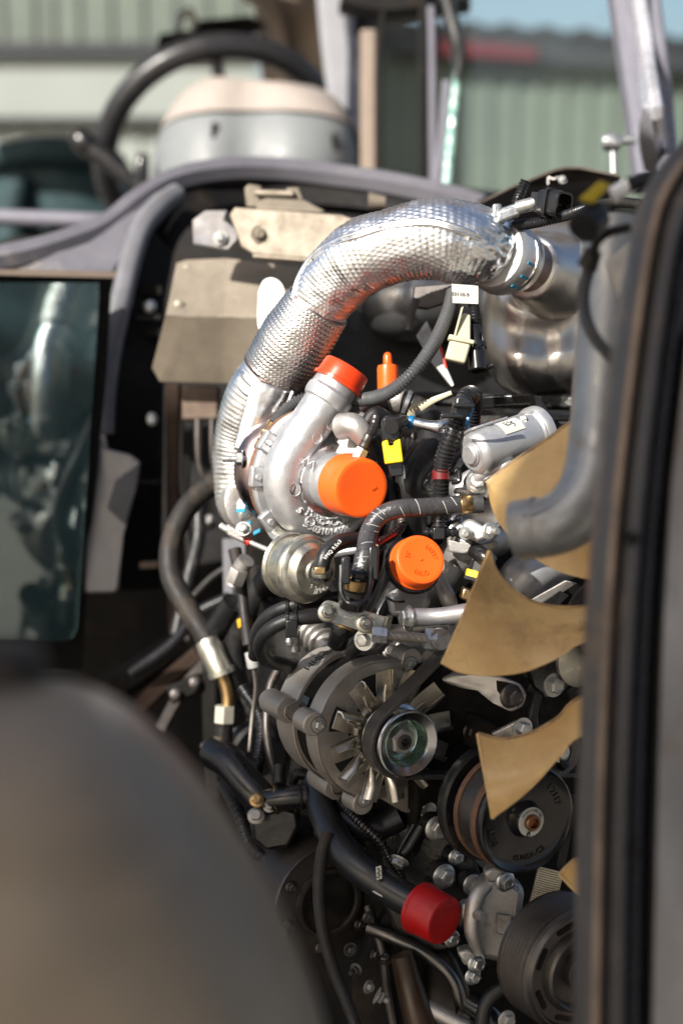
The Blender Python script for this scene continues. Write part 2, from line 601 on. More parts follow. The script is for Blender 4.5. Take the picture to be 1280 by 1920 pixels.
def text_mesh(s, o, ux, uy, size, depth, mat, parent, name='lettering', arc=None, spacing=1.0, cyl=None, conf=None):
    """lettering laid along ux/uy at o; arc=(centre, radius, start angle deg, direction) bends it round a centre in that plane;
    cyl=(axis point, axis, radius): wraps it round a barrel"""
    cu = bpy.data.curves.new('lettering', 'FONT')
    cu.body = s
    cu.size = size
    cu.extrude = depth
    cu.align_x = 'CENTER'
    cu.align_y = 'CENTER'
    cu.resolution_u = 2
    cu.space_character = spacing
    tmp = bpy.data.objects.new('tmp', cu)
    C.objects.link(tmp)
    bpy.context.view_layer.update()
    me = bpy.data.meshes.new_from_object(tmp.evaluated_get(bpy.context.evaluated_depsgraph_get()))
    bpy.data.objects.remove(tmp)
    bpy.data.curves.remove(cu)
    nrm = ux.cross(uy).normalized()
    loc = root_loc(parent)
    for v in me.vertices:
        x, y, z = v.co
        if arc:
            cen, rad, ang, dr = arc
            th = R(ang) - dr * x / rad
            rr = rad + dr * y
            p = cen + ux * (math.cos(th) * rr) + uy * (math.sin(th) * rr) + nrm * (z + (conf(math.cos(th) * rr, math.sin(th) * rr) if conf else 0))
        elif cyl:
            cp, cax, rad = cyl
            cax = cax.normalized()
            base = o - cp
            al = base.dot(cax)
            rv = (base - cax * al).normalized()
            tv = cax.cross(rv)
            sgn = 1 if uy.dot(tv) > 0 else -1
            th = sgn * y / rad
            p = cp + cax * (al + x * (1 if ux.dot(cax) > 0 else -1)) + (rv * math.cos(th) + tv * math.sin(th)) * (rad + z)
        else:
            p = o + ux * x + uy * y + nrm * z
        v.co = p - loc
    me.materials.clear()
    me.materials.append(mat)
    me.name = name
    ob = bpy.data.objects.new(name, me)
    link(ob)
    ob.parent = parent
    return ob


def ribs(pitch, amp, duty=0.5):
    def f(s, th, r):
        x = (s / pitch) % 1.0
        return amp * (1.0 if x < duty else -0.2) * (1 - abs((x / duty if x < duty else 0.5) * 2 - 1) ** 4)
    return f


def pts(*q):
    return [P(*a) for a in q]


def disc(o, ax, r, h, n=40, bv=0.0):
    bv = bv or min(h, r) * 0.15
    return B().lathe(o, ax, [(0, 0), (0, r - bv * .5), (bv * .5, r), (h - bv, r), (h, r - bv), (h, 0)], n)
# ------------------------------------------------------------------ the yard and the sheds
solo('ground', B().slab([V((-60, -40, 0)), V((60, -40, 0)), V((60, 90, 0)), V((-60, 90, 0))], V((0, 0, -0.2))), concrete, None, None, (0, 0, 0), kind='structure')


def cladding(parent, x0, x1, y, z0, z1, pitch, mat, name, amp=0.022, sheet=1.0, slope=0.0):
    """trapezoid sheets, each its own piece"""
    x = x0
    while x < x1 - 1e-3:
        xe = min(x + sheet, x1)
        b = B()
        xs = []
        q = x
        while q < xe - 1e-6:
            for f, h in ((0, 0), (0.36, 0), (0.46, 1), (0.80, 1), (0.90, 0)):
                xs.append((min(q + f * pitch, xe), h))
            q += pitch
        xs.append((xe, 0))
        lower = [V((a, y - h * amp + slope * 0, z0)) for a, h in xs]
        upper = [V((a, y - h * amp, z1)) for a, h in xs]
        back_l = [V((xe, y + 0.03, z0)), V((x, y + 0.03, z0))]
        back_u = [V((xe, y + 0.03, z1)), V((x, y + 0.03, z1))]
        b.rows([lower + back_l, upper + back_u], True)
        part(name, b, mat, parent, angle=20)
        x = xe


YB = 10.0
shed = thing('metal_shed', 'pale green corrugated metal shed with dark eaves seen through the cab windows', 'shed', (3, YB, 0))
cladding(shed, -0.4, 4.6, YB, 0.0, 2.66, 0.145, wallm, 'cladding_sheet', sheet=0.87)
# eaves: a dark corrugated roof edge sloping slightly down to the right
b = B()
n = 150
rows_t, rows_b = [], []
for i in range(n + 1):
    x = -0.4 + 5.0 * i / n
    zz = 2.83 - 0.062 * (x - 0.7) + 0.014 * math.sin(i * 2 * math.pi / 6.5)
    rows_t.append([V((x, YB - 0.17, zz)), V((x, YB + 2.5, zz + 0.14)), V((x, YB + 2.5, zz + 0.12)), V((x, YB - 0.17, zz - 0.035))])
b.rows(rows_t, True)
part('roof', b, roofm, shed)
part('shaded_fascia', B().slab([V((-0.4, YB - 0.15, 2.70)), V((4.6, YB - 0.15, 2.40)), V((4.6, YB - 0.15, 2.545)), V((-0.4, YB - 0.15, 2.85))], V((0, 0.05, 0))), roofm, shed)  # coloured near-black to stand in for the shade band under the eaves
part('soffit', B().slab([V((-0.4, YB - 0.13, 2.70)), V((4.6, YB - 0.13, 2.40)), V((4.6, YB - 0.03, 2.40)), V((-0.4, YB - 0.03, 2.70))], V((0, 0, 0.02))), roofm, shed)
part('flashing', B().slab([V((0.55, YB - 0.18, 2.655)), V((1.12, YB - 0.18, 2.62)), V((1.12, YB - 0.18, 2.69)), V((0.55, YB - 0.18, 2.735))], V((0, 0.025, 0))), redtrim, shed)

shed2 = thing('workshop_building', 'workshop with white sliding door under green ribbed wall, behind the steering wheel', 'building', (-2.2, 8.6, 0))
cladding(shed2, -4.5, -0.42, 8.6, 2.52, 4.2, 0.16, wallm, 'cladding_sheet', sheet=1.02)
cladding(shed2, -4.5, -0.42, 8.6, 0.0, 2.18, 0.15, wallw, 'cladding_sheet', amp=0.012, sheet=1.02)
part('sliding_door', B().box(V((-2.46, 8.58, 2.35)), V((2.04, 0, 0)), V((0, 0.03, 0)), V((0, 0, 0.155))), wallw, shed2)
part('door_rail', B().box(V((-2.46, 8.52, 2.535)), V((2.04, 0, 0)), V((0, 0.05, 0)), V((0, 0, 0.025))), roofm, shed2)
part('door_rail', B().box(V((-2.46, 8.53, 2.19)), V((2.04, 0, 0)), V((0, 0.03, 0)), V((0, 0, 0.012))), roofm, shed2)

# unseen canopy added to shade the lower engine, its edge notched to shape the sunlight
can = thing('shade_canopy', 'added unseen canopy on steel posts behind the viewer, shading the lower engine', 'canopy', (0, -4, 0))
ye, ze = -1.55, 3.77
part('roof', B().slab([V((-9, -.79, ze)), V((-2.39, -.79, ze)), V((-3.01, ye, ze)), V((-2.21, ye, ze)), V((-1.84, -1.1, ze)), V((9, -1.1, ze)), V((9, -4.1, ze)), V((-9, -4.1, ze))], V((0, 0, 0.06))), beigep, can)
for px_ in (-8.5, 8.5):
    part('post', B().box(V((px_, ye - 0.2, 1.88)), V((0.08, 0, 0)), V((0, 0.08, 0)), V((0, 0, 1.88))), darksteel, can)

# ------------------------------------------------------------------ tractor cab
cabl = P(520, 330, 2.4)
cab = thing('tractor_cab', 'dark grey tractor cab with bonnet arch, pale pillars and glass behind the engine', 'tractor cab', (cabl.x, cabl.y, cabl.z))


def strip(q, wpx, d, depth, mat, name, parent=None, res=6, bevel=0.0, closed_prof=None):
    """a bar of width wpx pixels along a pixel path"""
    pa = [P(x, y, dd) for x, y, dd in q]
    h = S(wpx, d) / 2
    if closed_prof:
        prof = closed_prof
    else:
        e = min(h, depth / 2) * 0.45
        prof = [(-h, e), (-h + e, 0), (h - e, 0), (h, e), (h, depth - e), (h - e, depth), (-h + e, depth), (-h, depth - e)]
    return part(name, B().sweep(pa, prof, res), mat, parent or cab, bevel)


# headlining and rear upper corner of the cab
part('headlining', B().surf(lambda u, v: P(470 + 190 * u + (28 * v), -40 + 240 * v, 3.30 - 0.15 * u), 4, 6, lambda u, v: FW * 0.05), brownp, cab)
part('headlining', B().surf(lambda u, v: P(-400 + 960 * u, -190 + (150 + 45 * u ** 6) * v, 3.05 - 0.1 * v), 24, 4, lambda u, v: UP * 0.05), brownp, cab)
strip([(455, -30, 3.2), (500, 5, 3.2), (522, 60, 3.2), (532, 130, 3.2), (540, 230, 3.2)], 26, 3.2, 0.06, brownp, 'rear_window_frame')
# pillars
strip([(622, -40, 2.75), (632, 70, 2.75), (646, 180, 2.75), (662, 330, 2.75)], 62, 2.75, 0.07, whitep, 'pillar')
strip([(676, -40, 2.70), (672, 110, 2.70), (668, 330, 2.70)], 40, 2.7, 0.06, M('blue black pillar', (0.010, 0.012, 0.022), 0, 0.4), 'pillar')
strip([(692, 55, 2.62), (692, 330, 2.62)], 32, 2.62, 0.03, beigep, 'pillar_strip')
strip([(718, 20, 2.60), (712, 100, 2.60), (711, 345, 2.60)], 12, 2.6, 0.03, blackin, 'window_seal')
strip([(640, -12, 2.62), (720, 4, 2.62), (800, -4, 2.62), (880, -14, 2.62)], 50, 2.62, 0.05, blackin, 'roof_rail')
strip([(795, -20, 2.60), (793, 120, 2.60), (793, 350, 2.60)], 17, 2.6, 0.03, blackin, 'window_seal')
strip([(808, 10, 2.56), (810, 120, 2.56), (812, 350, 2.56)], 12, 2.56, 0.02, lilac, 'pillar_strip')
part('side_window', B().slab(pts((713, 10, 2.63), (795, 0, 2.63), (795, 350, 2.63), (708, 350, 2.63)), FW * 0.005), glass, cab)
# windscreen pane on the right with a chipped green edge
part('windscreen', B().slab(pts((846, -30, 2.50), (1165, -30, 2.30), (1215, 345, 2.30), (838, 365, 2.50)), FW * 0.005), glass, cab)
part('glass_edge', B().tube(pts((866, 60, 2.49), (860, 120, 2.49), (850, 200, 2.49), (842, 290, 2.49), (835, 362, 2.49)), [.003, .005, .006, .0065, .0065], 8, 10,
     rf=lambda s, th, r: 0.0026 * noise.noise(V((s * 200, th * 2, 3)))), edgeglass, cab, angle=15)
part('window_gasket', B().tube(pts((832, -20, 2.48), (845, 30, 2.48), (856, 75, 2.48), (862, 110, 2.48), (856, 150, 2.48)), [.011, .011, .012, .009, .004], 10, 8), rubber, cab)
strip([(838, 150, 2.5), (830, 250, 2.5), (818, 360, 2.5)], 16, 2.5, 0.02, lilac, 'pillar_strip')
# right front pillar
strip([(1178, -40, 2.22), (1196, 90, 2.20), (1212, 200, 2.18), (1228, 330, 2.16)], 62, 2.2, 0.06, lilac, 'pillar')
strip([(1197, -40, 2.17), (1216, 90, 2.15), (1232, 200, 1.92), (1246, 330, 2.11)], 22, 2.15, 0.03, M('painted pillar highlight', (0.55, 0.55, 0.60), 0.3, 0.25), 'pillar_strip')  # pale strip paints a highlight onto the pillar
strip([(1222, -40, 2.19), (1238, 90, 2.17), (1252, 200, 2.15), (1264, 330, 1.92)], 26, 2.15, 0.03, lilac, 'pillar_strip')
part('windscreen', B().slab(pts((1236, -30, 2.25), (1420, -30, 2.25), (1420, 345, 2.25), (1262, 345, 2.25)), FW * 0.005), glass, cab)
# small hinge on the pillar
hb = part('hinge', B().tube(pts((1142, 264, 2.1), (1190, 262, 2.1)), S(9, 2.1), 12, 2), zinc, cab)
part('hinge_knob', B().lathe(P(1146, 266, 2.10), RX, [(-.012, 0), (-.012, .010), (0, .013), (.010, .010), (.010, 0)], 16), zinc, hb)
part('hinge_rod', B().tube(pts((1147, 268, 2.1), (1149, 335, 2.1)), S(5, 2.1), 10, 2), zinc, hb)

# bonnet arch of the cowl, a moulded rim sweeping over the engine bay
arch = [(-60, 492, 2.02), (40, 474, 2.03), (120, 452, 2.05), (200, 420, 2.08), (262, 372, 2.11), (330, 334, 2.15), (420, 316, 2.18), (520, 316, 2.20), (620, 327, 2.20), (720, 341, 2.18), (840, 366, 2.14), (900, 384, 2.1)]
hp = S(26, 2.1)
prof = [(-hp, 0.03), (-hp * 1.0, 0.012), (-hp * .8, 0.0), (0.0, -0.008), (hp * .8, 0.0), (hp, 0.012), (hp, 0.06), (-hp, 0.06)]
part('arch_rim', B().sweep(pts(*arch), prof, 10), greyp, cab)
# the wide shoulder at the left end of the rim
part('arch_shoulder', B().slab(pts((-60, 470, 2.04), (60, 458, 2.05), (150, 440, 2.07), (230, 400, 2.10), (285, 362, 2.12), (318, 352, 2.12), (300, 380, 2.10), (262, 440, 2.06), (232, 512, 2.03), (-60, 514, 2.03)), FW * 0.03), greyp, cab, 0.004)
# black inner arch
ia = [(262, 620, 2.06), (272, 540, 2.07), (290, 460, 2.09), (325, 400, 2.12), (380, 366, 2.16), (470, 352, 2.2), (600, 354, 2.2), (720, 366, 2.18), (880, 396, 2.12)]
ip = S(30, 2.1)
part('inner_arch', B().sweep(pts(*ia), [(-ip, 0), (ip, 0.012), (ip, 0.10), (-ip, 0.06)], 10), blackin, cab)
# hanging black side trim with cut outs and bolts
part('side_trim', B().slab(pts((205, 515, 2.02), (250, 440, 2.03), (285, 430, 2.05), (322, 470, 2.08), (306, 560, 2.06), (304, 700, 2.05), (303, 860, 2.04), (298, 1105, 2.03), (225, 1108, 2.0), (212, 900, 2.0), (190, 780, 2.0), (205, 700, 2.0), (190, 620, 2.0)), FW * 0.03), blackin, cab, 0.003)
part('trim_flange', B().sweep(pts((335, 352, 2.095), (296, 382, 2.06), (262, 425, 2.03), (240, 490, 2.005), (224, 560, 1.99), (206, 640, 1.985), (194, 720, 1.98), (189, 812, 1.98)), [(-.012, .006), (-.006, -.003), (.006, -.004), (.014, .004), (.014, .02), (-.012, .02)], 10), fing, cab, angle=50)
fin = part('trim_panel', B().slab(pts((164, 812, 1.97), (184, 812, 1.965), (196, 840, 1.96), (244, 852, 1.95), (263, 866, 1.945), (258, 905, 1.945), (236, 985, 1.955), (232, 1000, 1.96), (222, 1105, 1.965), (214, 1112, 1.965), (158, 1112, 1.97)), FW * 0.008), fing, cab, 0.003)
part('flange', B().slab(pts((262, 868, 1.94), (256, 920, 1.945), (236, 985, 1.95), (200, 952, 1.935), (215, 900, 1.93)), -FW * 0.004), fing, fin, 0.002)
for x, y in ((281, 575), (284, 786), (278, 1040), (278, 1010)):
    bolt(cab, P(x, y, 2.035), -FW, S(9, 2.03), 'flange', zinc if y < 900 else rust)
part('clip_slot', B().box(P(282, 545, 2.04), RX * .014, UP * .005, FW * .006), soot, cab)
part('clip_slot', B().box(P(282, 625, 2.04), RX * .014, UP * .005, FW * .006), soot, cab)
part('trim_edge', B().slab(pts((258, 592, 2.02), (302, 590, 2.03), (302, 598, 2.03), (258, 600, 2.02)), FW * .01), rubberd, cab)
part('trim_edge', B().slab(pts((258, 900, 2.02), (302, 898, 2.03), (302, 908, 2.03), (258, 908, 2.02)), FW * .01), rubberd, cab)
part('trim_edge', B().slab(pts((262, 1054, 2.015), (296, 1052, 2.02), (296, 1064, 2.02), (262, 1066, 2.015)), FW * .01), tanline, cab)

# lower front glass on the left with dust strip and dark surround: it mirrors the hot pipe
ga = R(23)
gx = V((math.cos(ga), math.sin(ga), 0))
gn = V((math.sin(ga), -math.cos(ga), 0))
G0 = P(196, 850, 1.95)


def gp(x, y, off=0.0):
    """where the sight line through pixel x, y meets the plane of the lower glass"""
    q = P(x, y, 1.0) - CAM
    t = (G0 - CAM).dot(gn) / q.dot(gn)
    return CAM + q * t + gn * off


part('lower_glass', B().slab([gp(-80, 530), gp(186, 530), gp(186, 560), gp(146, 1180), gp(136, 1198), gp(120, 1202), gp(-80, 1202)], gn * -0.006), darkglass, cab)
part('glass_surround', B().slab([gp(-80, 512, -.012), gp(215, 512, -.012), gp(206, 700, -.012), gp(176, 1000, -.012), gp(160, 1260, -.012), gp(-80, 1260, -.012)], gn * -0.01), blackin, cab)
part('dust_strip', B().slab([gp(-80, 503, .004), gp(216, 509, .004), gp(216, 521, .004), gp(-80, 514, .004)], gn * -0.012), beigep, cab)
# floor and inner wall of the cab so that no daylight leaks under the dash
part('dash_wall', B().slab(pts((-80, 470, 2.45), (300, 380, 2.5), (520, 335, 2.5), (860, 350, 2.5), (1300, 400, 2.45), (1300, 1500, 2.3), (-300, 1500, 2.3)), FW * 0.03), blackin, cab)

# dash cowl: beige upper shell, lower shell tinted grey for its sky reflection
part('roof', B().slab([V((-1.0, 2.35, 2.56)), V((1.2, 2.35, 2.56)), V((1.2, 3.7, 2.50)), V((-1.0, 3.7, 2.50))], V((0, 0, 0.12))), brownp, cab)
# added behind the lower glass; blue and terracotta pieces stand in for reflections
part('footwell_floor', B().slab(pts((-100, 1080, 2.7), (150, 1090, 2.6), (160, 1230, 2.3), (-100, 1230, 2.3)), -UP * .02), M('dusty green floor mat', (0.10, 0.13, 0.115), 0, 0.8, col2=(0.05, 0.075, 0.07), nscale=18), cab)
part('blue_reflection', B().slab(pts((-60, 930, 2.4), (40, 950, 2.4), (90, 1080, 2.38), (80, 1150, 2.38), (-60, 1150, 2.4)), FW * .03), M('blue reflection', (0.03, 0.075, 0.12), 0, 0.7, var=.4, nscale=8), cab)
part('sleeve_reflection', B().tube(pts((-60, 1042, 2.3), (0, 1044, 2.3), (52, 1042, 2.3)), S(17, 2.3), 18, 4, rf=lambda s, th, r: .0012 * math.cos(2 * math.pi * s / .006), step=.001), M('terracotta reflection', (0.32, 0.125, 0.06), 0, 0.5), cab)
part('grey_curve', B().tube(pts((-60, 830, 2.6), (20, 700, 2.6), (120, 620, 2.6), (230, 590, 2.6)), [.05, .05, .045, .04], 16, 8), teal, cab)
cw = thing('dash_cowl', 'beige and grey moulded dash cowl behind the bonnet arch', 'dashboard', tuple(P(480, 330, 2.62)))


CV = [(0, 335, 284, 676), (.25, 286, 289, 677), (.5, 238, 302, 669), (.7, 199, 322, 650), (.85, 169, 347, 624), (.95, 150, 374, 590), (1.0, 141, 402, 548)]


def cowl(u, v0, v1):
    """u runs round the front from left to right (0..1), v from the foot to the top"""
    def f(uu, vv):
        sp_v = 0.36 + 0.29 * math.sin(math.pi * uu) ** 0.6       # the parting line droops at the sides
        a_v, b_v = (sp_v if q is None else q for q in (v0, v1))
        v = a_v + (b_v - a_v) * vv
        k = 0
        while k < len(CV) - 2 and CV[k + 1][0] < v:
            k += 1
        t_ = (v - CV[k][0]) / (CV[k + 1][0] - CV[k][0])
        y0, xl, xr = [CV[k][m] * (1 - t_) + CV[k + 1][m] * t_ for m in (1, 2, 3)]
        th = math.pi * uu
        cx, sx = math.cos(th), math.sin(th)
        ex = math.copysign(abs(cx) ** 0.62, -cx)
        ey = abs(sx) ** 0.62
        xx = (xl + xr) / 2 + ex * (xr - xl) / 2
        # the right half of the crown sits lower, with a saddle between the lobes
        dip = math.exp(-((xx - 470) / 48) ** 2)
        yy = y0 + v ** 3 * (14 * max(0, ex) + 9 * dip)
        return P(xx, yy, 2.80 - (0.21 * ey * (1 - 0.42 * v ** 2.6)) + 0.025 * dip * ey)
    return f


cl = cowl(0, 0, None)
cu_ = cowl(0, None, 1.0)
part('lower_shell', B().surf(lambda u, v: cl(u, v), 60, 14, lambda u, v: FW * 0.02), greyc, cw, angle=60)
part('upper_shell', B().surf(lambda u, v: cu_(u, v) + (UP * .002 - FW * 0.006) * (1 - v) ** 8, 60, 14, lambda u, v: FW * 0.02), beige, cw, angle=60)
part('top_pad', B().surf(lambda u, v: cu_(u, 1.0).lerp(P(485, 158, 2.80), v), 60, 6, lambda u, v: UP * -0.01), beige, cw, angle=60)
full = cowl(0, 0, 1)
for x, y in ((402, 246), (626, 266)):
    v_ = (335 - y) / 195.0
    best = min((full(k / 200, v_) for k in range(20, 181)), key=lambda q: abs((q - CAM).dot(RX) / (q - CAM).dot(FW) * FPX + 640 - x))
    part('slot', B().box(best, RX * S(5, 2.6), UP * S(17, 2.6) + RX * S(1, 2.6), FW * .004), soot, cw, 0.002)

# steering wheel
swc = P(415, 292, 3.0)
sw = thing('steering_wheel', 'black steering wheel rising behind the beige dash cowl', 'steering wheel', tuple(swc))
axw = (UP * 0.62 + FW * 0.72 - RX * 0.22).normalized()
_, wu, wv = frame(axw, RX)
rw = S(218, 3.0)
ring = [swc + wu * math.cos(2 * math.pi * i / 64) * rw + wv * math.sin(2 * math.pi * i / 64) * rw for i in range(65)]
part('rim', B().tube(ring, S(24, 2.9), 16, 1, cap=(False, False)), wheelm, sw)
part('hub', B().lathe(swc - axw * .07, axw, [(0, 0), (0, .04), (.03, .06), (.05, .055), (.06, 0)], 24), wheelm, sw)
for q in (20, 160, 270):
    e = swc + (wu * math.cos(R(q)) + wv * math.sin(R(q))) * rw
    part('spoke', B().tube([swc - axw * .03, swc.lerp(e, .5) - axw * .03, e], [.022, .014, .010], 10, 6), wheelm, sw)
part('column', B().tube([swc - axw * .06, swc - axw * .35], .035, 14, 2), blackin, sw)
# levers
lv = thing('shift_lever', 'black lever with glossy rounded end left of the steering wheel', 'lever', tuple(P(262, 352, 2.72)))
part('shaft', B().tube(pts((262, 352, 2.72), (215, 312, 2.72), (170, 278, 2.72)), [S(13, 2.7), S(17, 2.7), S(19, 2.7)], 14, 6), rubber, lv)
part('knob', B().lathe(P(176, 284, 2.72), (P(140, 250, 2.72) - P(176, 284, 2.72)), [(0, 0), (0, .014), (.01, .019), (.03, .0195), (.040, .014), (.043, 0)], 20), gloss, lv)
solo('stalk_switch', B().tube(pts((266, 352, 2.66), (266, 310, 2.66), (268, 288, 2.66)), [S(14, 2.66), S(14, 2.66), S(10, 2.66)], 14, 5), gloss, 'short upright black stalk beside the left edge of the dash cowl', 'switch', tuple(P(266, 352, 2.66)), angle=60)
# seat
seat = thing('driver_chair', 'dark teal upholstered seat back low behind the steering wheel', 'chair', tuple(P(90, 480, 3.4)))


def seatf(u, v):
    th = R(-100 + 200 * u)
    x = 95 + 190 * math.sin(th) * (0.80 + 0.25 * v) * (1 if abs(u - .5) < .5 else 1)
    y = 278 + 210 * v + 42 * abs(math.sin(th)) ** 5 * (1 - v)
    return P(x, y, 3.55 - 0.14 * math.cos(th))


part('backrest', B().surf(seatf, 40, 12, lambda u, v: FW * 0.08), teal, seat, 0.01, angle=60)
part('headrest_roll', B().tube(pts((-40, 300, 3.42), (40, 287, 3.40), (120, 285, 3.40), (200, 298, 3.42), (235, 330, 3.44)), [.02, .028, .03, .028, .02], 14, 6), teal, seat)
part('side_bolster', B().tube(pts((40, 330, 3.40), (20, 400, 3.38), (20, 480, 3.36)), [.02, .03, .03], 14, 6), teal, seat)
part('side_bolster', B().tube(pts((205, 330, 3.40), (225, 400, 3.38), (228, 480, 3.36)), [.02, .03, .03], 14, 6), teal, seat)
solo('grab_rail', B().tube(pts((-60, 405, 2.45), (60, 410, 2.45), (165, 414, 2.45), (205, 418, 2.46), (225, 440, 2.48)), S(16, 2.45), 16, 6), lilac, 'grey tubular rail crossing in front of the teal seat', 'rail', tuple(P(100, 412, 2.45)))
mon = thing('cab_monitor', 'black monitor hanging from a bracket above the steering wheel', 'monitor', tuple(P(345, 90, 3.2)))
part('housing', B().slab(pts((296, 62, 3.2), (402, 48, 3.2), (412, 98, 3.2), (404, 116, 3.2), (306, 116, 3.2), (292, 98, 3.2)), FW * 0.05), gloss, mon, 0.006)
part('bracket', B().slab(pts((352, 38, 3.22), (470, 28, 3.22), (496, 44, 3.22), (470, 62, 3.22), (380, 70, 3.22)), FW * 0.03), blackin, mon, 0.004)
part('hook', B().tube(pts((332, 60, 3.18), (338, 34, 3.18), (356, 22, 3.18), (366, 50, 3.18)), S(8, 3.2), 10, 6), zinc, mon)
# ------------------------------------------------------------------ engine mass behind everything
ebl = P(800, 1300, 1.75)
eng = thing('engine_block', 'oily black engine block filling the lower bay behind the alternator', 'engine', tuple(ebl))


def ebox(x, y, d, wl, hz, wa, mat, name, bevel=0.004):
    """a casting block: centre at pixel, sizes along the engine's L, Z, A axes in metres"""
    return part(name, B().box(P(x, y, d), L * (wl / 2), A * (wa / 2), Z * (hz / 2)), mat, eng, bevel)


ebox(860, 1380, 1.80, 0.38, 0.62, 0.28, soot, 'crankcase')
ebox(800, 1250, 1.70, 0.30, 0.14, 0.18, blackp, 'cylinder_head')
ebox(830, 1020, 1.74, 0.26, 0.16, 0.20, castd, 'intake_casting', 0.012)
ebox(700, 1130, 1.66, 0.12, 0.12, 0.10, blackp, 'oil_cooler')
ebox(980, 1480, 1.60, 0.30, 0.30, 0.10, soot, 'timing_cover')
# dim structure of the frame left of the engine
fr = thing('chassis_frame', 'dark dusty chassis rails running behind the engine at left', 'frame', tuple(P(300, 1300, 2.0)))
for q, wpx, m, nm in (
        ([(200, 1300, 2.0), (330, 1215, 2.0), (500, 1105, 2.02)], 60, soot, 'rail'),
        ([(180, 1420, 1.95), (300, 1290, 1.95), (420, 1190, 1.96)], 34, woodm, 'rail'),
        ([(300, 1370, 1.9), (345, 1290, 1.9), (390, 1240, 1.9)], 22, darksteel, 'rail'),
        ([(395, 1230, 1.86), (395, 1330, 1.86), (400, 1500, 1.86)], 32, soot, 'post'),
        ([(430, 1480, 1.84), (530, 1370, 1.84), (600, 1300, 1.84)], 46, soot, 'rail'),
        ([(325, 720, 2.0), (325, 900, 2.0), (330, 1180, 2.0)], 30, woodm, 'post'),
        ([(446, 1010, 1.86), (448, 1080, 1.86), (450, 1200, 1.86)], 60, fing, 'panel'),
        ([(495, 1060, 1.72), (495, 1150, 1.72), (498, 1330, 1.72)], 54, blackp, 'panel')):
    strip(q, wpx, q[0][2], 0.04, m, nm, fr)
part('wire', B().tube(pts((342, 780, 1.95), (341, 900, 1.95), (352, 1000, 1.95), (360, 1150, 1.95)), S(4, 1.95), 8, 6), rubberd, fr)
part('strap', B().tube(pts((360, 1120, 1.9), (400, 1080, 1.9), (450, 1050, 1.9)), S(6, 1.9), 8, 6), rubberd, fr)
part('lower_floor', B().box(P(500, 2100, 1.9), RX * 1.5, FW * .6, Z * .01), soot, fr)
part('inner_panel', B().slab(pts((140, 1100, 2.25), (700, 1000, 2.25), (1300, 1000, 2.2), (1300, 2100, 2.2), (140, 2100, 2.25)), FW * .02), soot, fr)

# brake valve block under the heat shield
vb = thing('valve_block', 'rusty valve block with steel pipes under the lower heat shield', 'valve', tuple(P(378, 760, 1.92)))
part('body', B().box(P(378, 757, 1.92), RX * S(34, 1.92), UP * S(32, 1.92), FW * .02), M('brown dusty block', (0.16, 0.115, 0.085), 0.2, 0.65, col2=(0.09, 0.06, 0.045), nscale=30), vb, 0.003)
for x, y in ((366, 744), (388, 742), (370, 770), (396, 770)):
    part('port', B().lathe(P(x, y, 1.902), -FW, [(-.004, 0), (-.004, .004), (.001, .004), (.001, 0)], 14), soot, vb)
for x, r in ((372, 8), (398, 6)):
    part('pipe', B().tube(pts((x, 785, 1.90), (x, 830, 1.90), (x + 2, 870, 1.9), (x + 12, 895, 1.9), (x + 34, 905, 1.9)), [S(r, 1.9), S(r, 1.9), S(r * .7, 1.9), S(r * .6, 1.9), S(r * .5, 1.9)], 10, 6), darksteel, vb)

# ------------------------------------------------------------------ heat shields
hs = thing('heat_shield', 'dusty beige folded heat shield plate left of the foil wrapped pipe', 'heat shield', tuple(P(430, 590, 1.86)))
b = B()
top = [(331, 493, 1.875), (350, 487, 1.875), (424, 484, 1.87), (600, 505, 1.84)]
mid = [(311, 591, 1.83), (350, 593, 1.83), (424, 594, 1.83), (600, 598, 1.80)]
low = [(285, 690, 1.865), (300, 716, 1.868), (424, 719, 1.868), (600, 722, 1.83)]


def quad_sheet(b, r0, r1, th=0.002, n=10):
    def f(u, v):
        k = u * (len(r0) - 1)
        i = min(int(k), len(r0) - 2)
        t = k - i
        return P(*[r0[i][j] * (1 - t) + r0[i + 1][j] * t for j in range(3)]).lerp(P(*[r1[i][j] * (1 - t) + r1[i + 1][j] * t for j in range(3)]), v)
    return b.surf(f, n * (len(r0) - 1), 6, lambda u, v: FW * th)


part('upper_face', quad_sheet(B(), top, mid), shield, hs, 0.0006)
part('lower_face', quad_sheet(B(), mid, low), shield, hs, 0.0006)
for x, y, d in ((352, 505, 1.871), (420, 502, 1.868), (336, 572, 1.838), (306, 694, 1.866)):
    part('rivet', B().lathe(P(x, y, d), -FW, [(-.002, .006), (.001, .006), (.002, .0045), (.0025, 0)], 16), shield, hs)
part('fold', B().tube(pts((311, 591, 1.831), (424, 594, 1.831), (600, 598, 1.801)), S(3, 1.83), 8, 4), shield, hs)
ub = thing('upper_bracket', 'dusty beige bracket plate with hole bolted above the heat shield', 'bracket', tuple(P(520, 440, 1.80)))
part('plate', B().slab(pts((430, 402, 1.79), (440, 388, 1.79), (640, 402, 1.76), (690, 420, 1.75), (690, 492, 1.75), (560, 484, 1.77), (474, 476, 1.785), (452, 462, 1.79)), FW * .006), shield, ub, 0.0015)
part('return_flange', B().slab(pts((474, 476, 1.785), (690, 492, 1.75), (690, 496, 1.79), (474, 482, 1.82)), -UP * .003), shield, ub)
part('tab', B().slab(pts((360, 412, 1.80), (384, 394, 1.80), (428, 393, 1.80), (420, 412, 1.80), (445, 430, 1.79), (447, 450, 1.79), (428, 470, 1.79), (362, 458, 1.80)), FW * .006), M('grey bracket steel', (0.13, 0.13, 0.145), 0.1, 0.55, col2=(0.20, 0.17, 0.14), nscale=20), ub, 0.002)
bolt(ub, P(413, 446, 1.79), -FW, S(9, 1.79), 'washer', zincw)
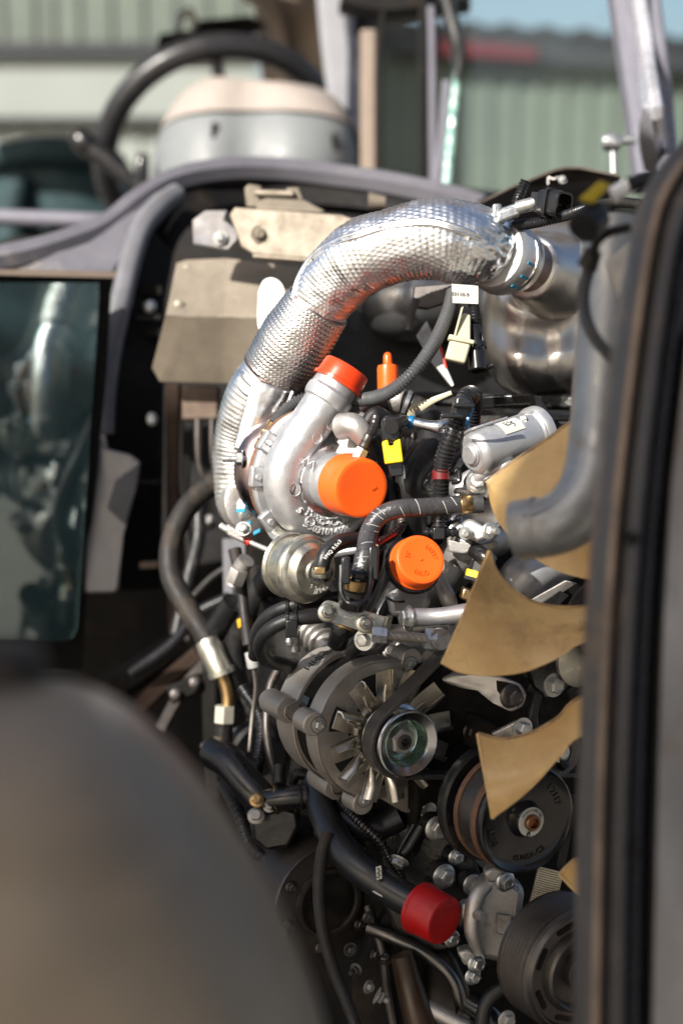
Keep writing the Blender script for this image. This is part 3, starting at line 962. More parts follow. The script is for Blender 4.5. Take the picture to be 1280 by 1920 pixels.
bolt(ub, P(486, 439, 1.782), (-FW + RX * .2), S(11, 1.78), 'washer', shield)
part('hinge_lug', B().slab(pts((458, 352, 1.86), (466, 344, 1.86), (490, 348, 1.86), (494, 372, 1.86), (480, 390, 1.86), (462, 388, 1.86)), FW * .012), shield, ub, 0.002)
part('hinge_lug', B().slab(pts((536, 352, 1.85), (560, 350, 1.85), (570, 376, 1.85), (540, 378, 1.85)), FW * .012), shield, ub, 0.002)
part('hinge_pin', B().tube(pts((480, 362, 1.855), (550, 364, 1.845)), S(7, 1.85), 12, 2), shield, ub)
part('latch_plate', B().slab(pts((478, 378, 1.84), (500, 370, 1.84), (570, 374, 1.83), (612, 396, 1.82), (600, 400, 1.82), (480, 392, 1.83)), FW * .008), shield, ub, 0.003)
part('standoff', B().tube(pts((690, 378, 1.88), (722, 380, 1.88)), [S(18, 1.88), S(12, 1.88)], 14, 2), shield, ub)

# white foil tab behind the flexible pipe
solo('gasket_tab', B().slab(catmull(pts((484, 548, 1.70), (494, 526, 1.70), (512, 521, 1.70), (530, 536, 1.69), (534, 570, 1.68), (528, 606, 1.67), (502, 636, 1.68), (484, 612, 1.70), (484, 552, 1.70)), 5)[:-1], FW * .003), white, 'white rounded tab standing behind the braided pipe', 'tab', tuple(P(505, 590, 1.7)), 0.0008)

# ------------------------------------------------------------------ canisters of the exhaust
can2 = thing('muffler', 'grey rounded muffler end in shade behind the foil pipe', 'muffler', tuple(P(790, 620, 1.80)))
axc = (L * 0.98 + FW * 0.12).normalized()
rC = S(86, 1.82)
part('shell', B().lathe(P(692, 556, 1.84), axc, [(0, 0), (.002, rC * .35), (.012, rC * .72), (.03, rC * .93), (.05, rC), (.30, rC), (.30, 0)], 56), M('grey muffler steel', (0.34, 0.34, 0.35), 0.9, 0.38, var=0.2, nscale=10), can2)
part('band', B().lathe(P(692, 556, 1.84) + axc * .075, axc, [(0, rC * .9), (0, rC + .003), (.012, rC + .003), (.012, rC * .9)], 56), darksteel, can2)
can1 = thing('exhaust_canister', 'satin steel exhaust canister with pressed dome right of the foil pipe', 'canister', tuple(P(1010, 590, 1.58)))
c1 = P(918, 575, 1.67)
ax1 = (RX * 0.90 + FW * 0.05 - UP * 0.02).normalized()
r1 = S(170, 1.67)
part('shell', B().lathe(c1, ax1, [(-.006, 0), (-.002, r1 * .45), (.008, r1 * .74), (.026, r1 * .92), (.048, r1 * .985), (.07, r1), (.20, r1), (.20, 0)], 80), steel, can1, angle=60)
# pressed front of the canister: boss ridge round the inlet, groove, and the round lobe below it


def gauss(x, y, cx, cy, sx, sy):
    return math.exp(-((x - cx) / sx) ** 2 - ((y - cy) / sy) ** 2)


def press(u, v):
    # polar sheet: u round, v from centre to rim
    th = R(360 * u)
    cx, cy = 1024, 588
    rx, ry = 120, 160
    c_, s_ = math.cos(th), math.sin(th)
    k = (abs(c_) ** 2.5 + abs(s_) ** 2.5) ** (-1 / 2.5)
    vv = v ** 0.8
    x = cx + c_ * k * rx * vv * (1.35 if c_ > 0 else 1.0) - 14 * s_ * vv * (1 if s_ > 0 else 0)
    y = cy + s_ * k * ry * vv
    h = 0.060 * (1 - v ** 3.2) ** 0.55
    ri = math.hypot(x - 1004, (y - 505) * 1.0)
    h += 0.007 * math.exp(-((ri - 84) / 24) ** 2) - 0.006 * math.exp(-((ri - 128) / 34) ** 2) * (1 if x < 1070 else math.exp(-((x - 1070) / 24) ** 2))
    h += 0.010 * gauss(x, y, 975, 672, 48, 60)
    h += 0.004 * gauss(x, y, 1050, 600, 20, 150) - 0.004 * gauss(x, y, 1018, 670, 26, 90)
    return P(x, y, 1.640 - h)


part('pressed_front', B().surf(press, 96, 44), steel, can1, angle=60)
inl = P(965, 487, 1.52)
inax = (P(1040, 520, 1.585) - P(935, 475, 1.50)).normalized()
part('inlet_boss', B().lathe(P(1002, 505, 1.553), inax, [(-.012, S(60)), (-.008, S(66)), (.004, S(71)), (.016, S(82)), (.028, S(90)), (.040, S(92)), (.05, 0)], 48), steel, can1, angle=60)
part('inlet_pipe', B().lathe(P(975, 492, 1.53), inax, [(-.02, S(50)), (-.02, S(57)), (.0, S(57)), (.004, S(53)), (.03, S(53)), (.03, S(40))], 48), heat, can1)
part('seam', B().lathe(c1 + ax1 * .075, ax1, [(0, r1 * .9), (0, r1 + .0018), (.006, r1 + .0018), (.006, r1 * .9)], 80), steel, can1)
# cover plate above the canister
cp = thing('cover_plate', 'thin brown steel cover plate above the exhaust canister', 'plate', tuple(P(1020, 360, 1.72)))
part('plate', B().slab(pts((868, 398, 1.80), (960, 353, 1.77), (1040, 322, 1.74), (1060, 317, 1.73), (1085, 317, 1.72), (1162, 333, 1.70), (1150, 404, 1.98), (1080, 412, 2.02), (900, 424, 2.06)), Z * .003), M('brown cover steel', (0.085, 0.068, 0.056), 0.5, 0.5, col2=(0.05, 0.042, 0.036), nscale=12), cp, 0.0006)
part('clip', B().tube(pts((1027, 346, 1.74), (1028, 333, 1.74), (1037, 336, 1.738), (1045, 332, 1.738)), S(2.2, 1.74), 8, 6), castd, cp)
bolt(cp, P(1054, 337, 1.735), (-FW + UP * .4), S(6, 1.73), 'washer', zincw)

# ------------------------------------------------------------------ foil wrapped exhaust pipe
ex = thing('exhaust_pipe', 'shiny embossed foil wrapped exhaust pipe arching over the turbocharger', 'exhaust pipe', tuple(P(600, 600, 1.54)))
NTH = 150


def dimple(pitch, amp, n, crump, c0=None, taper=None):
    def f(s, th, r):
        row = s / pitch
        k = th * n / (2 * math.pi) + (0.5 if int(math.floor(row)) % 2 else 0.0)
        bx = math.cos(2 * math.pi * k)
        by = math.cos(2 * math.pi * (row - 0.5))
        q = max(0.0, (0.5 + 0.5 * bx) * (0.5 - 0.5 * by)) ** 0.8 if False else (0.5 + 0.5 * bx) * (0.5 + 0.5 * math.cos(2 * math.pi * ((row % 1.0) - 0.5)))
        nz = noise.noise(V((s * 34, math.cos(th) * 1.2, math.sin(th) * 1.2))) + 0.5 * noise.noise(V((s * 95, math.cos(th) * 3, math.sin(th) * 3 + 5)))
        a = amp
        c = crump
        if taper:
            t = taper(s)
            a = amp * (1 - 0.85 * t)
            c = crump + t * 0.0007
            nz = nz + t * 0.8 * noise.noise(V((s * 150, math.cos(th) * 6, math.sin(th) * 6 + 9)))
        return a * (q - 0.3) + c * nz
    return f


lowpath = pts((482, 962, 1.585), (454, 944, 1.60), (447, 890, 1.60), (452, 820, 1.595), (472, 752, 1.58), (502, 702, 1.57), (524, 682, 1.562))
part('lower_pipe', B().tube(lowpath, [S(40), S(46, 1.6), S(48, 1.6), S(51, 1.6), S(52, 1.6), S(53, 1.58), S(52, 1.58)], NTH, 10, rf=dimple(0.0044, 0.0006, 48, 0.0010), step=0.0008), foil, ex, angle=180)
# loose smooth flap of foil on the inner side of the lower bend, with its crimped edge
part('foil_flap', B().surf(lambda u, v: P(472 + 76 * u - 34 * v - 26 * u * v - 6 * math.sin(3.1 * v) * u, 712 + 22 * u + 130 * v - 8 * u * v, 1.548 - 0.010 * math.sin(math.pi * (.25 + .75 * u)) + 0.006 * v + 0.0010 * noise.noise(V((u * 3, v * 5, 1)))), 24, 24, lambda u, v: FW * .0012), foil, ex, angle=180)
part('flap_edge', B().tube(pts((549, 734, 1.541), (536, 764, 1.542), (516, 796, 1.544), (500, 828, 1.546), (488, 856, 1.549)), S(3.6), 10, 8), foil, ex)
fx = part('braided_section', B().tube(pts((514, 697, 1.567), (552, 640, 1.553), (596, 574, 1.540)), [S(62, 1.56), S(68, 1.55), S(63, 1.54)], 240, 16,
          rf=lambda s, th, r: 0.00085 * math.cos(2 * math.pi * s / 0.0043) * (0.25 + 0.75 * math.cos(th * 50 + (math.pi if int(s / 0.0043) % 2 else 0))) + 0.0004 * noise.noise(V((s * 60, math.cos(th) * 2, math.sin(th) * 2))), step=0.0006), braid, ex, angle=180)
axf = (P(596, 574, 1.54) - P(514, 697, 1.567)).normalized()
part('braid_collar', B().lathe(P(594, 577, 1.5405), axf, [(0, S(50)), (0, S(64)), (.0025, S(66)), (.005, S(64)), (.005, S(50))], 64), heat, ex)
part('braid_collar', B().lathe(P(512, 700, 1.568) - axf * .002, axf, [(0, S(46)), (0, S(61, 1.57)), (.003, S(63, 1.57)), (.006, S(61, 1.57)), (.006, S(46))], 64), heat, ex)
for k, (o, r) in enumerate(((-.012, 58), (-.022, 57))):
    part('sleeve_ring', B().lathe(P(512, 700, 1.568) + axf * o, axf, [(-.004, S(r - 8, 1.57)), (-.003, S(r, 1.57)), (0, S(r + 2, 1.57)), (.003, S(r, 1.57)), (.004, S(r - 8, 1.57))], 64), foil, ex)
upc = [(594, 578, 1.540), (612, 548, 1.535), (645, 508, 1.525), (690, 477, 1.512), (745, 458, 1.502), (800, 450, 1.497), (850, 452, 1.498), (895, 462, 1.505), (928, 476, 1.515)]
upr = [58, 62, 69, 71, 70, 74, 78, 74, 54]
ub_ = B().tube(pts(*upc), [S(r, c[2]) for r, c in zip(upr, upc)], 190, 12, rf=dimple(0.0045, 0.00065, 48, 0.0019, taper=lambda s: min(1.0, max(0.0, (s - 0.150) / 0.035))), step=0.00075)
part('upper_pipe', ub_, foil, ex, angle=180)
# the crimped seam of the foil shell
sm = [(548, 562), (560, 520), (586, 480), (628, 452), (668, 438), (712, 424), (760, 416), (806, 414), (850, 424), (890, 440), (934, 466)]


def on_pipe(x, y, out=0.0042):
    best = None
    for i in range(len(upc) - 1):
        for k in range(12):
            t = k / 12
            cx = upc[i][0] * (1 - t) + upc[i + 1][0] * t
            cy = upc[i][1] * (1 - t) + upc[i + 1][1] * t
            d2 = (x - cx) ** 2 + (y - cy) ** 2
            if best is None or d2 < best[0]:
                best = (d2, upc[i][2] * (1 - t) + upc[i + 1][2] * t, upr[i] * (1 - t) + upr[i + 1] * t)
    h = math.sqrt(max(0.0, best[2] ** 2 - best[0]))
    return P(x, y, best[1] - S(h, best[1]) - out)


part('seam', B().tube([on_pipe(x, y) for x, y in sm], S(5.6), 10, 10), foil, ex, angle=180)
part('seam', B().tube([on_pipe(x, y + 7) for x, y in sm[2:]], S(3.6), 8, 10), foil, ex, angle=180)
for x, y in ((634, 451), (706, 427), (884, 440)):
    part('crimp', B().tube([on_pipe(x - 9, y + 5), on_pipe(x, y + 3, .003), on_pipe(x + 10, y - 1)], S(6), 10, 6), foil, ex)
# clamps at the canister end
cax = inax
PAINT_S = 1
part('flange_ring', B().lathe(P(931, 478, 1.512), cax, [(-.007, S(48)), (-.007, S(66)), (-.002, S(73)), (.013, S(75)), (.016, S(70)), (.016, S(50))], 64), cast, ex, 0.0)


def arc_band(o, ax, ref, a0, a1, r, q0, q1, th=.0006):
    ax, u, v = frame(ax, ref)
    return B().surf(lambda s, t: o + ax * (a0 + (a1 - a0) * t) + (u * math.cos(R(q0 + (q1 - q0) * s)) + v * math.sin(R(q0 + (q1 - q0) * s))) * r, 8, 2, lambda s, t: (u * math.cos(R(q0 + (q1 - q0) * s)) + v * math.sin(R(q0 + (q1 - q0) * s))) * th)

part('clamp_band', B().lathe(P(956, 486, 1.52), cax, [(-.004, S(50)), (-.003, S(66)), (0, S(68)), (.004, S(63)), (.006, S(68)), (.009, S(66)), (.01, S(50))], 64), steel, ex)
for q_ in (8, 30, 50):
    for s_ in (1,):
        part('paint_mark', arc_band(P(931, 478, 1.512), cax, -FW, -.001, .0125, S(74.3), q_ * PAINT_S, (q_ + 4) * PAINT_S), bluem, ex)
# clamp bolt on top of the ring
part('clamp_lug', B().box(P(952, 402, 1.485), RX * S(22) + UP * S(8), UP * S(11), FW * .008), zinc, ex, 0.002)
part('clamp_lug', B().box(P(930, 398, 1.49), RX * S(9), UP * S(14), FW * .009), zinc, ex, 0.002)
part('clamp_screw', B().tube(pts((920, 406, 1.487), (960, 392, 1.482), (1006, 380, 1.475)), S(9), 16, 3), zinc, ex)
part('screw_sleeve', B().lathe(P(968, 390, 1.481), (P(1006, 380, 1.475) - P(968, 390, 1.481)), [(0, S(8)), (0, S(13)), (.017, S(13)), (.018, S(12)), (.018, S(7)), (.010, S(7)), (.010, 0)], 24), zincw, ex)
# clamp at the turbine end
taxis = (P(520, 930, 1.55) - P(440, 950, 1.63)).normalized()
part('flange_ring', B().lathe(P(462, 945, 1.60), taxis, [(0, S(40)), (0, S(62)), (.006, S(66)), (.014, S(64)), (.018, S(50))], 56), castd, ex)
for x, y, r in ((452, 957, 5), (463, 982, 20), (482, 997, 40)):
    part('paint_mark', B().box(P(x, y, 1.553), (RX * math.cos(R(r)) + UP * math.sin(R(r)) * .6) * S(9), UP * S(4), FW * .003), bluem, ex, 0.0005)

# ------------------------------------------------------------------ turbocharger
T = A
tcn = P(610, 898, 1.50)
tb = thing('turbocharger', 'cast aluminium turbocharger with snail housing between the foil pipe and orange caps', 'turbocharger', tuple(tcn))
s1 = S(1, 1.5)


def tp(l, z, a=0.0):
    return tcn + L * (l * s1) + Z * (z * s1) + T * (a * s1)


vp, vr = [], []
for k in range(0, 29):
    f = k / 28
    ph = R(20 - 236 * f)
    rc = 90 - 2 * f
    vp.append(tp(math.cos(ph) * rc, math.sin(ph) * rc))
    vr.append((24 + 16 * f) * s1)
oe = R(20 - 236)
td = V((-math.sin(-oe - math.pi / 2 + math.pi / 2), 0, 0))
tl, tz = math.sin(oe), -math.cos(oe)          # clockwise tangent in the L, Z plane
if tz < 0:
    tl, tz = -tl, -tz
lp = (math.cos(oe) * 88, math.sin(oe) * 88)
for q, rr in ((30, 40), (70, 40), (115, 40), (150, 42)):
    vp.append(tp(lp[0] + tl * q, lp[1] + tz * q, q * 0.06))
    vr.append(rr * s1)
part('compressor_volute', B().tube(vp, vr, 40, 4, ref=T), cast, tb, angle=60)
o_end = vp[-1]
o_ax = (vp[-1] - vp[-2]).normalized()
part('outlet_collar', B().lathe(o_end - o_ax * .014, o_ax, [(-.006, 38 * s1), (-.004, 44 * s1), (0, 47 * s1), (.006, 47 * s1), (.009, 43 * s1), (.022, 43 * s1), (.022, 30 * s1)], 48), cast, tb)
part('inlet_cone', B().lathe(tcn, T, [(-30 * s1, 0), (-30 * s1, 112 * s1), (-24 * s1, 114 * s1), (-14 * s1, 110 * s1), (2 * s1, 92 * s1), (16 * s1, 78 * s1), (26 * s1, 66 * s1), (34 * s1, 60 * s1), (36 * s1, 54 * s1), (96 * s1, 52 * s1), (100 * s1, 49 * s1), (100 * s1, 42 * s1), (60 * s1, 40 * s1), (60 * s1, 0)], 72), cast, tb, angle=40)
part('inlet_ring', B().lathe(tcn + T * (24 * s1), T, [(0, 50 * s1), (0, 71 * s1), (7 * s1, 72 * s1), (12 * s1, 68 * s1), (12 * s1, 50 * s1)], 64), machined, tb)
part('backing_plate', B().lathe(tcn - T * (30 * s1), T, [(-14 * s1, 0), (-14 * s1, 130 * s1), (-10 * s1, 134 * s1), (0, 134 * s1), (4 * s1, 130 * s1), (4 * s1, 0)], 72), cast, tb)
for q in (146, 176, 216, 262):
    c = tcn - T * (28 * s1) + (L * math.cos(R(q)) + Z * math.sin(R(q))) * (130 * s1)
    part('clamp_pad', B().box(c, (L * -math.sin(R(q)) + Z * math.cos(R(q))) * (20 * s1), (L * math.cos(R(q)) + Z * math.sin(R(q))) * (13 * s1), T * (9 * s1)), cast, tb, 0.002)
    part('pad_stud', B().lathe(c + T * (8 * s1), T, [(0, 7 * s1), (5 * s1, 6.5 * s1), (6 * s1, 5 * s1), (6 * s1, 0)], 16), cast, tb)
part('heat_plate', B().lathe(tcn - T * (64 * s1), T, [(-10 * s1, 0), (-10 * s1, 118 * s1), (0, 130 * s1), (12 * s1, 126 * s1), (14 * s1, 60 * s1)], 64), rust, tb)
part('bearing_housing', B().lathe(tcn - T * (140 * s1), T, [(0, 0), (0, 70 * s1), (80 * s1, 62 * s1), (120 * s1, 60 * s1), (120 * s1, 0)], 48), darksteel, tb)
part('turbine_housing', B().tube([tcn - T * (150 * s1) + (L * math.cos(R(q)) + Z * math.sin(R(q))) * (72 * s1) for q in range(0, 361, 15)], 44 * s1, 24, 3, cap=(False, False)), heat, tb, angle=60)
part('turbine_outlet', B().tube([tcn - T * (150 * s1), tcn - T * (240 * s1)], 58 * s1, 40, 2), heat, tb)
part('turbine_stud', B().tube(pts((418, 860, 1.53), (470, 861, 1.53), (500, 862, 1.54)), S(7), 14, 2), zinc, tb)
bolt(tb, P(456, 861, 1.53), -RX, S(12), 'washer', zinc)
# small cast bosses, foundry marks and lettering in relief on the snail face


def face_on(l, z):
    """a spot on the front of the volute tube"""
    ph = math.atan2(z, l)
    f = min(1, max(0, (R(20) - (ph if ph < R(20) else ph - 2 * math.pi)) / R(236)))
    rc = 90 - 2 * f
    rt = 24 + 16 * f
    q = math.hypot(l, z) - rc
    return tp(l, z, math.sqrt(max(0, rt * rt - q * q)))


def tube_h(l, z):
    return (face_on(l, z) - tcn).dot(T) / s1


for l, z, r in ((-38, 84, 12), (-50, -72, 11), (72, 120, 13), (50, 150, 8), (86, -42, 9)):
    pz = face_on(l, z) if l < 40 and z < 100 else tp(l, z, 30)
    if l > 60 and z > 100:
        pz = vp[-3] + T * (36 * s1) + L * (22 * s1)
    if l == 50:
        continue
    part('boss', B().lathe(pz - T * .002, T, [(0, r * s1), (.003, r * s1), (.0036, r * .8 * s1), (.0028, r * .6 * s1), (.0028, 0)], 20), cast, tb)
dc = face_on(-84, -10)
dn = (T * 0.94 - L * 0.30).normalized()
part('date_dial', B().lathe(dc - dn * .001, dn, [(0, 13 * s1), (.0016, 13 * s1), (.0022, 12 * s1), (.0014, 11 * s1), (.0014, 0)], 28), cast, tb)
for q in range(0, 360, 30):
    dv = (Z * math.cos(R(q)) + L * math.sin(R(q)))
    part('dial_tick', B().box(dc + dn * .0006 + dv * (8.5 * s1), dv * (1.6 * s1), dv.cross(dn) * (.5 * s1), dn * .0004), soot, tb)
part('dial_arrow', B().box(dc + dn * .0007, (Z * .9 + L * .35) * (7 * s1), (L * .9 - Z * .35) * (.9 * s1), dn * .0005), soot, tb)
fl = face_on(-74, 34)
fd = (T * 0.92 - L * 0.35 + Z * 0.1).normalized()
fu = (Z * .8 + L * .6).normalized()
fu = (fu - fd * fu.dot(fd)).normalized()
fr_ = fd.cross(fu)
# foundry emblem: a small sun burst over a peak
for a_, l_ in ((-60, 9), (-30, 10), (0, 11), (30, 10), (60, 9)):
    dv = fu * math.cos(R(a_ + 70)) + fr_ * math.sin(R(a_ + 70))
    part('emblem_ray', B().box(fl + dv * (11 * s1) - fr_ * (4 * s1), dv * (l_ * .5 * s1), dv.cross(fd) * (1.0 * s1), fd * .0009), cast, tb)
for (x0, y0, x1, y1) in ((4, 4, 12, 22), (12, 22, 18, 10), (18, 10, 24, 24), (24, 24, 30, 6)):
    a_, b_ = fl + fu * (y0 * s1) - fr_ * ((x0 - 30) * -s1), fl + fu * (y1 * s1) - fr_ * ((x1 - 30) * -s1)
    part('emblem_peak', B().tube([a_, b_], 1.3 * s1, 6, 1), cast, tb)
text_mesh('5', face_on(-72, -50) + T * .0004, (L * .5 - Z * .86), (L * .86 + Z * .5), .0095, .0009, letterm, tb)
cx_ = tcn + T * (27 * s1)
text_mesh('1.NAG-4CA30', cx_, L, Z, .0078, .0013, letterm, tb, arc=(tcn, 79 * s1, 258, -1), spacing=1.0, conf=lambda x, y: tube_h(x / s1, y / s1) * s1)
text_mesh('53031014990', cx_, L, Z, .0092, .0016, letterm, tb, arc=(tcn, 96 * s1, 262, -1), spacing=1.0, conf=lambda x, y: tube_h(x / s1, y / s1) * s1)
# oil feed banjo above the inlet, stub casting
part('oil_inlet', B().tube(pts((640, 800, 1.47), (665, 800, 1.46), (690, 830, 1.46)), [S(26), S(24), S(18)], 20, 5), castd, tb)
part('side_casting', B().slab(pts((615, 800, 1.52), (650, 770, 1.51), (690, 775, 1.50), (700, 830, 1.49), (668, 862, 1.49), (620, 860, 1.50)), -FW * .02), castd, tb, 0.006)
part('banjo_fitting', B().tube(pts((670, 862, 1.45), (680, 842, 1.45)), S(13), 6, 1), zinc, tb)
part('banjo_hose', B().tube(pts((678, 846, 1.45), (690, 820, 1.45), (700, 800, 1.46), (705, 780, 1.465)), S(9), 12, 6, rf=ribs(.004, .0006)), darksteel, tb)
part('support_foot', B().slab(pts((515, 985, 1.52), (540, 1000, 1.51), (620, 1022, 1.50), (690, 1016, 1.49), (690, 1036, 1.49), (600, 1050, 1.50), (530, 1030, 1.51)), FW * .03), cast, tb, 0.004)


def cap(name, label, mat, base, ax, r, h, rim, group=None, cat='protective cap', lip=0.0, parts=None):
    """a moulded push-on cap: open skirt with a rolled lip, slightly dished face"""
    t = thing(name, label, cat, tuple(base), group)
    prof = [(0, r * .8), (0, r + lip), (rim, r + lip), (rim * 1.25, r * 1.01), (h * .5, r * 0.995), (h - .0022, r * .975), (h - .0006, r * .945), (h, r * .90), (h, r * .8), (h - .0006, r * .6), (h - .0006, 0)]
    part('shell', B().lathe(base, ax, prof, 72), mat, t)
    return t


c1_ = cap('protective_cap', 'red-orange cap on the upright outlet of the turbocharger', redor, o_end + o_ax * .002, (o_ax - L * .05).normalized(), 46 * s1, .0185, .003, lip=.002)
c2_ = cap('protective_cap', 'large bright orange cap on the round inlet of the turbocharger', orange, tcn + T * (80 * s1), T, 56 * s1, 62 * s1, .004, lip=.0006)
e2 = tcn + T * (142 * s1)
text_mesh('44', e2 - T * .0004 + L * (26 * s1) - Z * (2 * s1), (L * .9 + Z * .4), (Z * .9 - L * .4), .006, .0003, orange, c2_)
part('moulded_edge', B().lathe(tcn + T * (84 * s1), T, [(0, 50 * s1), (0, 57 * s1), (.001, 57.6 * s1), (.002, 57 * s1), (.002, 50 * s1)], 72), orange, c2_)

# wastegate actuator
wax = (T * 0.98 + L * 0.16).normalized()
wc = P(578, 1068, 1.44)
wg = thing('wastegate_actuator', 'round zinc plated actuator can with rod under the turbocharger', 'actuator', tuple(wc))
part('front_dome', B().lathe(wc, wax, [(-.004, S(62)), (.0, S(62)), (.002, S(58)), (.003, S(52)), (.009, S(48)), (.011, S(44)), (.0115, S(24)), (.014, S(22)), (.0145, 0)], 56), yzinc, wg)
part('crimp_ring', B().lathe(wc, wax, [(-.010, S(50)), (-.009, S(62)), (-.006, S(65)), (-.002, S(65)), (0.0005, S(62)), (0.0005, S(50))], 56), yzinc, wg)
part('can', B().lathe(wc, wax, [(-.034, 0), (-.034, S(48)), (-.030, S(56)), (-.010, S(57)), (-.010, 0)], 56), yzinc, wg)
part('back_ring', B().lathe(wc, wax, [(-.032, S(40)), (-.031, S(60)), (-.028, S(63)), (-.025, S(60)), (-.024, S(40))], 56), yzinc, wg)
for q in (210, 250, 300, 335):
    dv = (L * math.cos(R(q)) + Z * math.sin(R(q)))
    part('rib', B().tube([wc + wax * .0115 + dv * S(23), wc + wax * .0112 + dv * S(42)], S(2.2), 8, 2), yzinc, wg)
text_mesh('911-B', wc, L, Z, .0055, .0002, whiteink, wg, arc=(wc + wax * .0114, S(28), 268, -1))
text_mesh('53007145', wc, L, Z, .0062, .0002, whiteink, wg, arc=(wc + wax * .0113, S(38), 268, -1))
part('port', B().lathe(wc + wax * .013 + L * S(6), wax, [(0, S(17)), (.004, S(15)), (.005, S(10)), (.012, S(9)), (.012, 0)], 24), gloss, wg)
part('rod', B().tube(pts((522, 1038, 1.48), (490, 1026, 1.49), (450, 1008, 1.50)), S(5.5), 14, 2), castd, wg)
part('rod_mark', B().tube(pts((470, 1018, 1.495), (460, 1013, 1.498)), S(7), 14, 2), redm, wg)
part('rod_clevis', B().box(P(443, 1001, 1.50), RX * S(18) - UP * S(9), UP * S(11), FW * .007), castd, wg, 0.002)
part('rod_tip', B().tube(pts((432, 996, 1.5), (414, 986, 1.505)), S(7), 12, 2), castd, wg)
bolt(wg, P(456, 992, 1.49), -FW + UP * .4, S(10), 'washer', zincw)
part('bracket', B().tube(pts((508, 985, 1.50), (520, 1002, 1.49), (540, 1012, 1.48), (546, 1026, 1.475), (530, 1050, 1.475), (520, 1070, 1.475)), S(9), 12, 8, flat=(0.5, 1.6)), yzinc, wg)
# ------------------------------------------------------------------ hoses, wires and small fittings of the upper bay


def hose(name, label, cat, q, rpx, mat, n=18, ring=None, step=None, group=None, res=8, rl=None, angle=40):
    pa = pts(*q)
    r = [S(a, c[2]) for a, c in zip(rl or [rpx] * len(q), q)]
    t = thing(name, label, cat, tuple(pa[0]), group)
    part('tube', B().tube(pa, r, n, res, rf=ring, step=step), mat, t, angle=angle)
    return t


def collar(t, q0, q1, rpx, mat, name='clamp', n=24):
    a, b = P(*q0), P(*q1)
    ln = (b - a).length
    r = S(rpx, q0[2])
    part(name, B().lathe(a, b - a, [(0, r * .7), (0, r * .95), (ln * .12, r), (ln * .88, r), (ln, r * .95), (ln, r * .7)], n), mat, t)


# thick oil hose at left
h = hose('oil_hose', 'thick dusty black oil hose with steel ferrule curving down at left', 'hose', [(440, 890, 1.72), (402, 906, 1.74), (352, 950, 1.76), (322, 1015, 1.76), (322, 1080, 1.75), (352, 1140, 1.73), (388, 1196, 1.72), (400, 1222, 1.715)], 21, rubberd, 24, rf if False else None)
collar(h, (388, 1202, 1.71), (416, 1262, 1.70), 24, yzinc, 'ferrule')
collar(h, (414, 1256, 1.70), (418, 1266, 1.70), 27, yzinc, 'ferrule_lip')
part('steel_pipe', B().tube(pts((412, 1258, 1.70), (424, 1290, 1.70), (428, 1318, 1.70), (424, 1336, 1.70)), S(12, 1.7), 16, 6), brass, h)
part('hex_nut', B().lathe(P(422, 1322, 1.70), P(420, 1362, 1.70) - P(422, 1322, 1.70), [(0, S(14, 1.7)), (.001, S(20, 1.7)), (.018, S(20, 1.7)), (.020, S(14, 1.7))], 6), M('cream zinc nut', (0.50, 0.48, 0.40), 0.5, 0.5, var=0.25, nscale=60), h)
part('pipe_joint', B().tube(pts((420, 1360, 1.70), (420, 1420, 1.70)), S(17, 1.7), 16, 2), blackp, h)
# sensor cable with yellow band
h = hose('sensor_cable', 'dark sensor cable with a yellow band dropping left of the alternator', 'cable', [(440, 1030, 1.66), (452, 1090, 1.65), (458, 1150, 1.64), (466, 1210, 1.63)], 10, rubberd, 14, rl=[13, 11, 10, 11])
collar(h, (457, 1160, 1.642), (460, 1176, 1.64), 14, M('amber plastic', (0.75, 0.38, 0.01), 0, 0.4), 'band')
collar(h, (470, 1222, 1.63), (476, 1252, 1.63), 12, M('grey connector', (0.34, 0.34, 0.33), 0, 0.45), 'connector')
part('thin_wire', B().tube(pts((476, 1252, 1.63), (480, 1290, 1.63), (474, 1340, 1.63), (468, 1410, 1.62)), S(5, 1.63), 8, 8), darksteel, h)
h = hose('sensor_stub', 'cream dusty sensor stub under the actuator rod', 'sensor', [(462, 1050, 1.62), (446, 1075, 1.63), (438, 1100, 1.63)], 16, castd, 16)
collar(h, (450, 1066, 1.62), (440, 1092, 1.625), 19, castd, 'nut', 6)
hose('coolant_tube', 'short glossy black tube slanting behind the sensor cable', 'tube', [(440, 1130, 1.70), (405, 1180, 1.72), (380, 1200, 1.73)], 24, gloss, 20)
# pair of hoses with a double clip
q1 = [(640, 1120, 1.50), (590, 1128, 1.475), (545, 1136, 1.47), (505, 1154, 1.48), (482, 1186, 1.50), (478, 1230, 1.53)]
h = hose('vent_hose', 'upper black hose of the clipped pair curling under the actuator can', 'hose', q1, 13, rubber, 18, group='pair of clipped hoses under the actuator')
q2 = [(640, 1148, 1.47), (600, 1155, 1.455), (545, 1162, 1.45), (506, 1180, 1.455), (488, 1208, 1.47), (500, 1236, 1.49), (540, 1248, 1.51), (590, 1262, 1.55)]
h2 = hose('vent_hose', 'lower black hose of the clipped pair looping back behind the alternator', 'hose', q2, 14, rubber, 18, group='pair of clipped hoses under the actuator')
ck = thing('hose_clip', 'black double clip with threaded rod holding two hoses together', 'clip', tuple(P(546, 1150, 1.44)))
for (x, y, d, r) in ((547, 1136, 1.470, 17), (547, 1162, 1.450, 18)):
    for e in (-8, 8):
        part('ring', B().lathe(P(x + e, y - e * .15, d), RX + UP * .1, [(-.0016, S(r - 4)), (-.0012, S(r)), (.0012, S(r)), (.0016, S(r - 4))], 24), gloss, ck)
part('web', B().box(P(547, 1178, 1.442), RX * S(11), UP * S(16), FW * .006), gloss, ck, 0.001)
part('threaded_rod', B().tube(pts((553, 1184, 1.475), (554, 1222, 1.475)), S(9), 16, 2, rf=ribs(.0016, .0005), step=.0003), castd, ck)
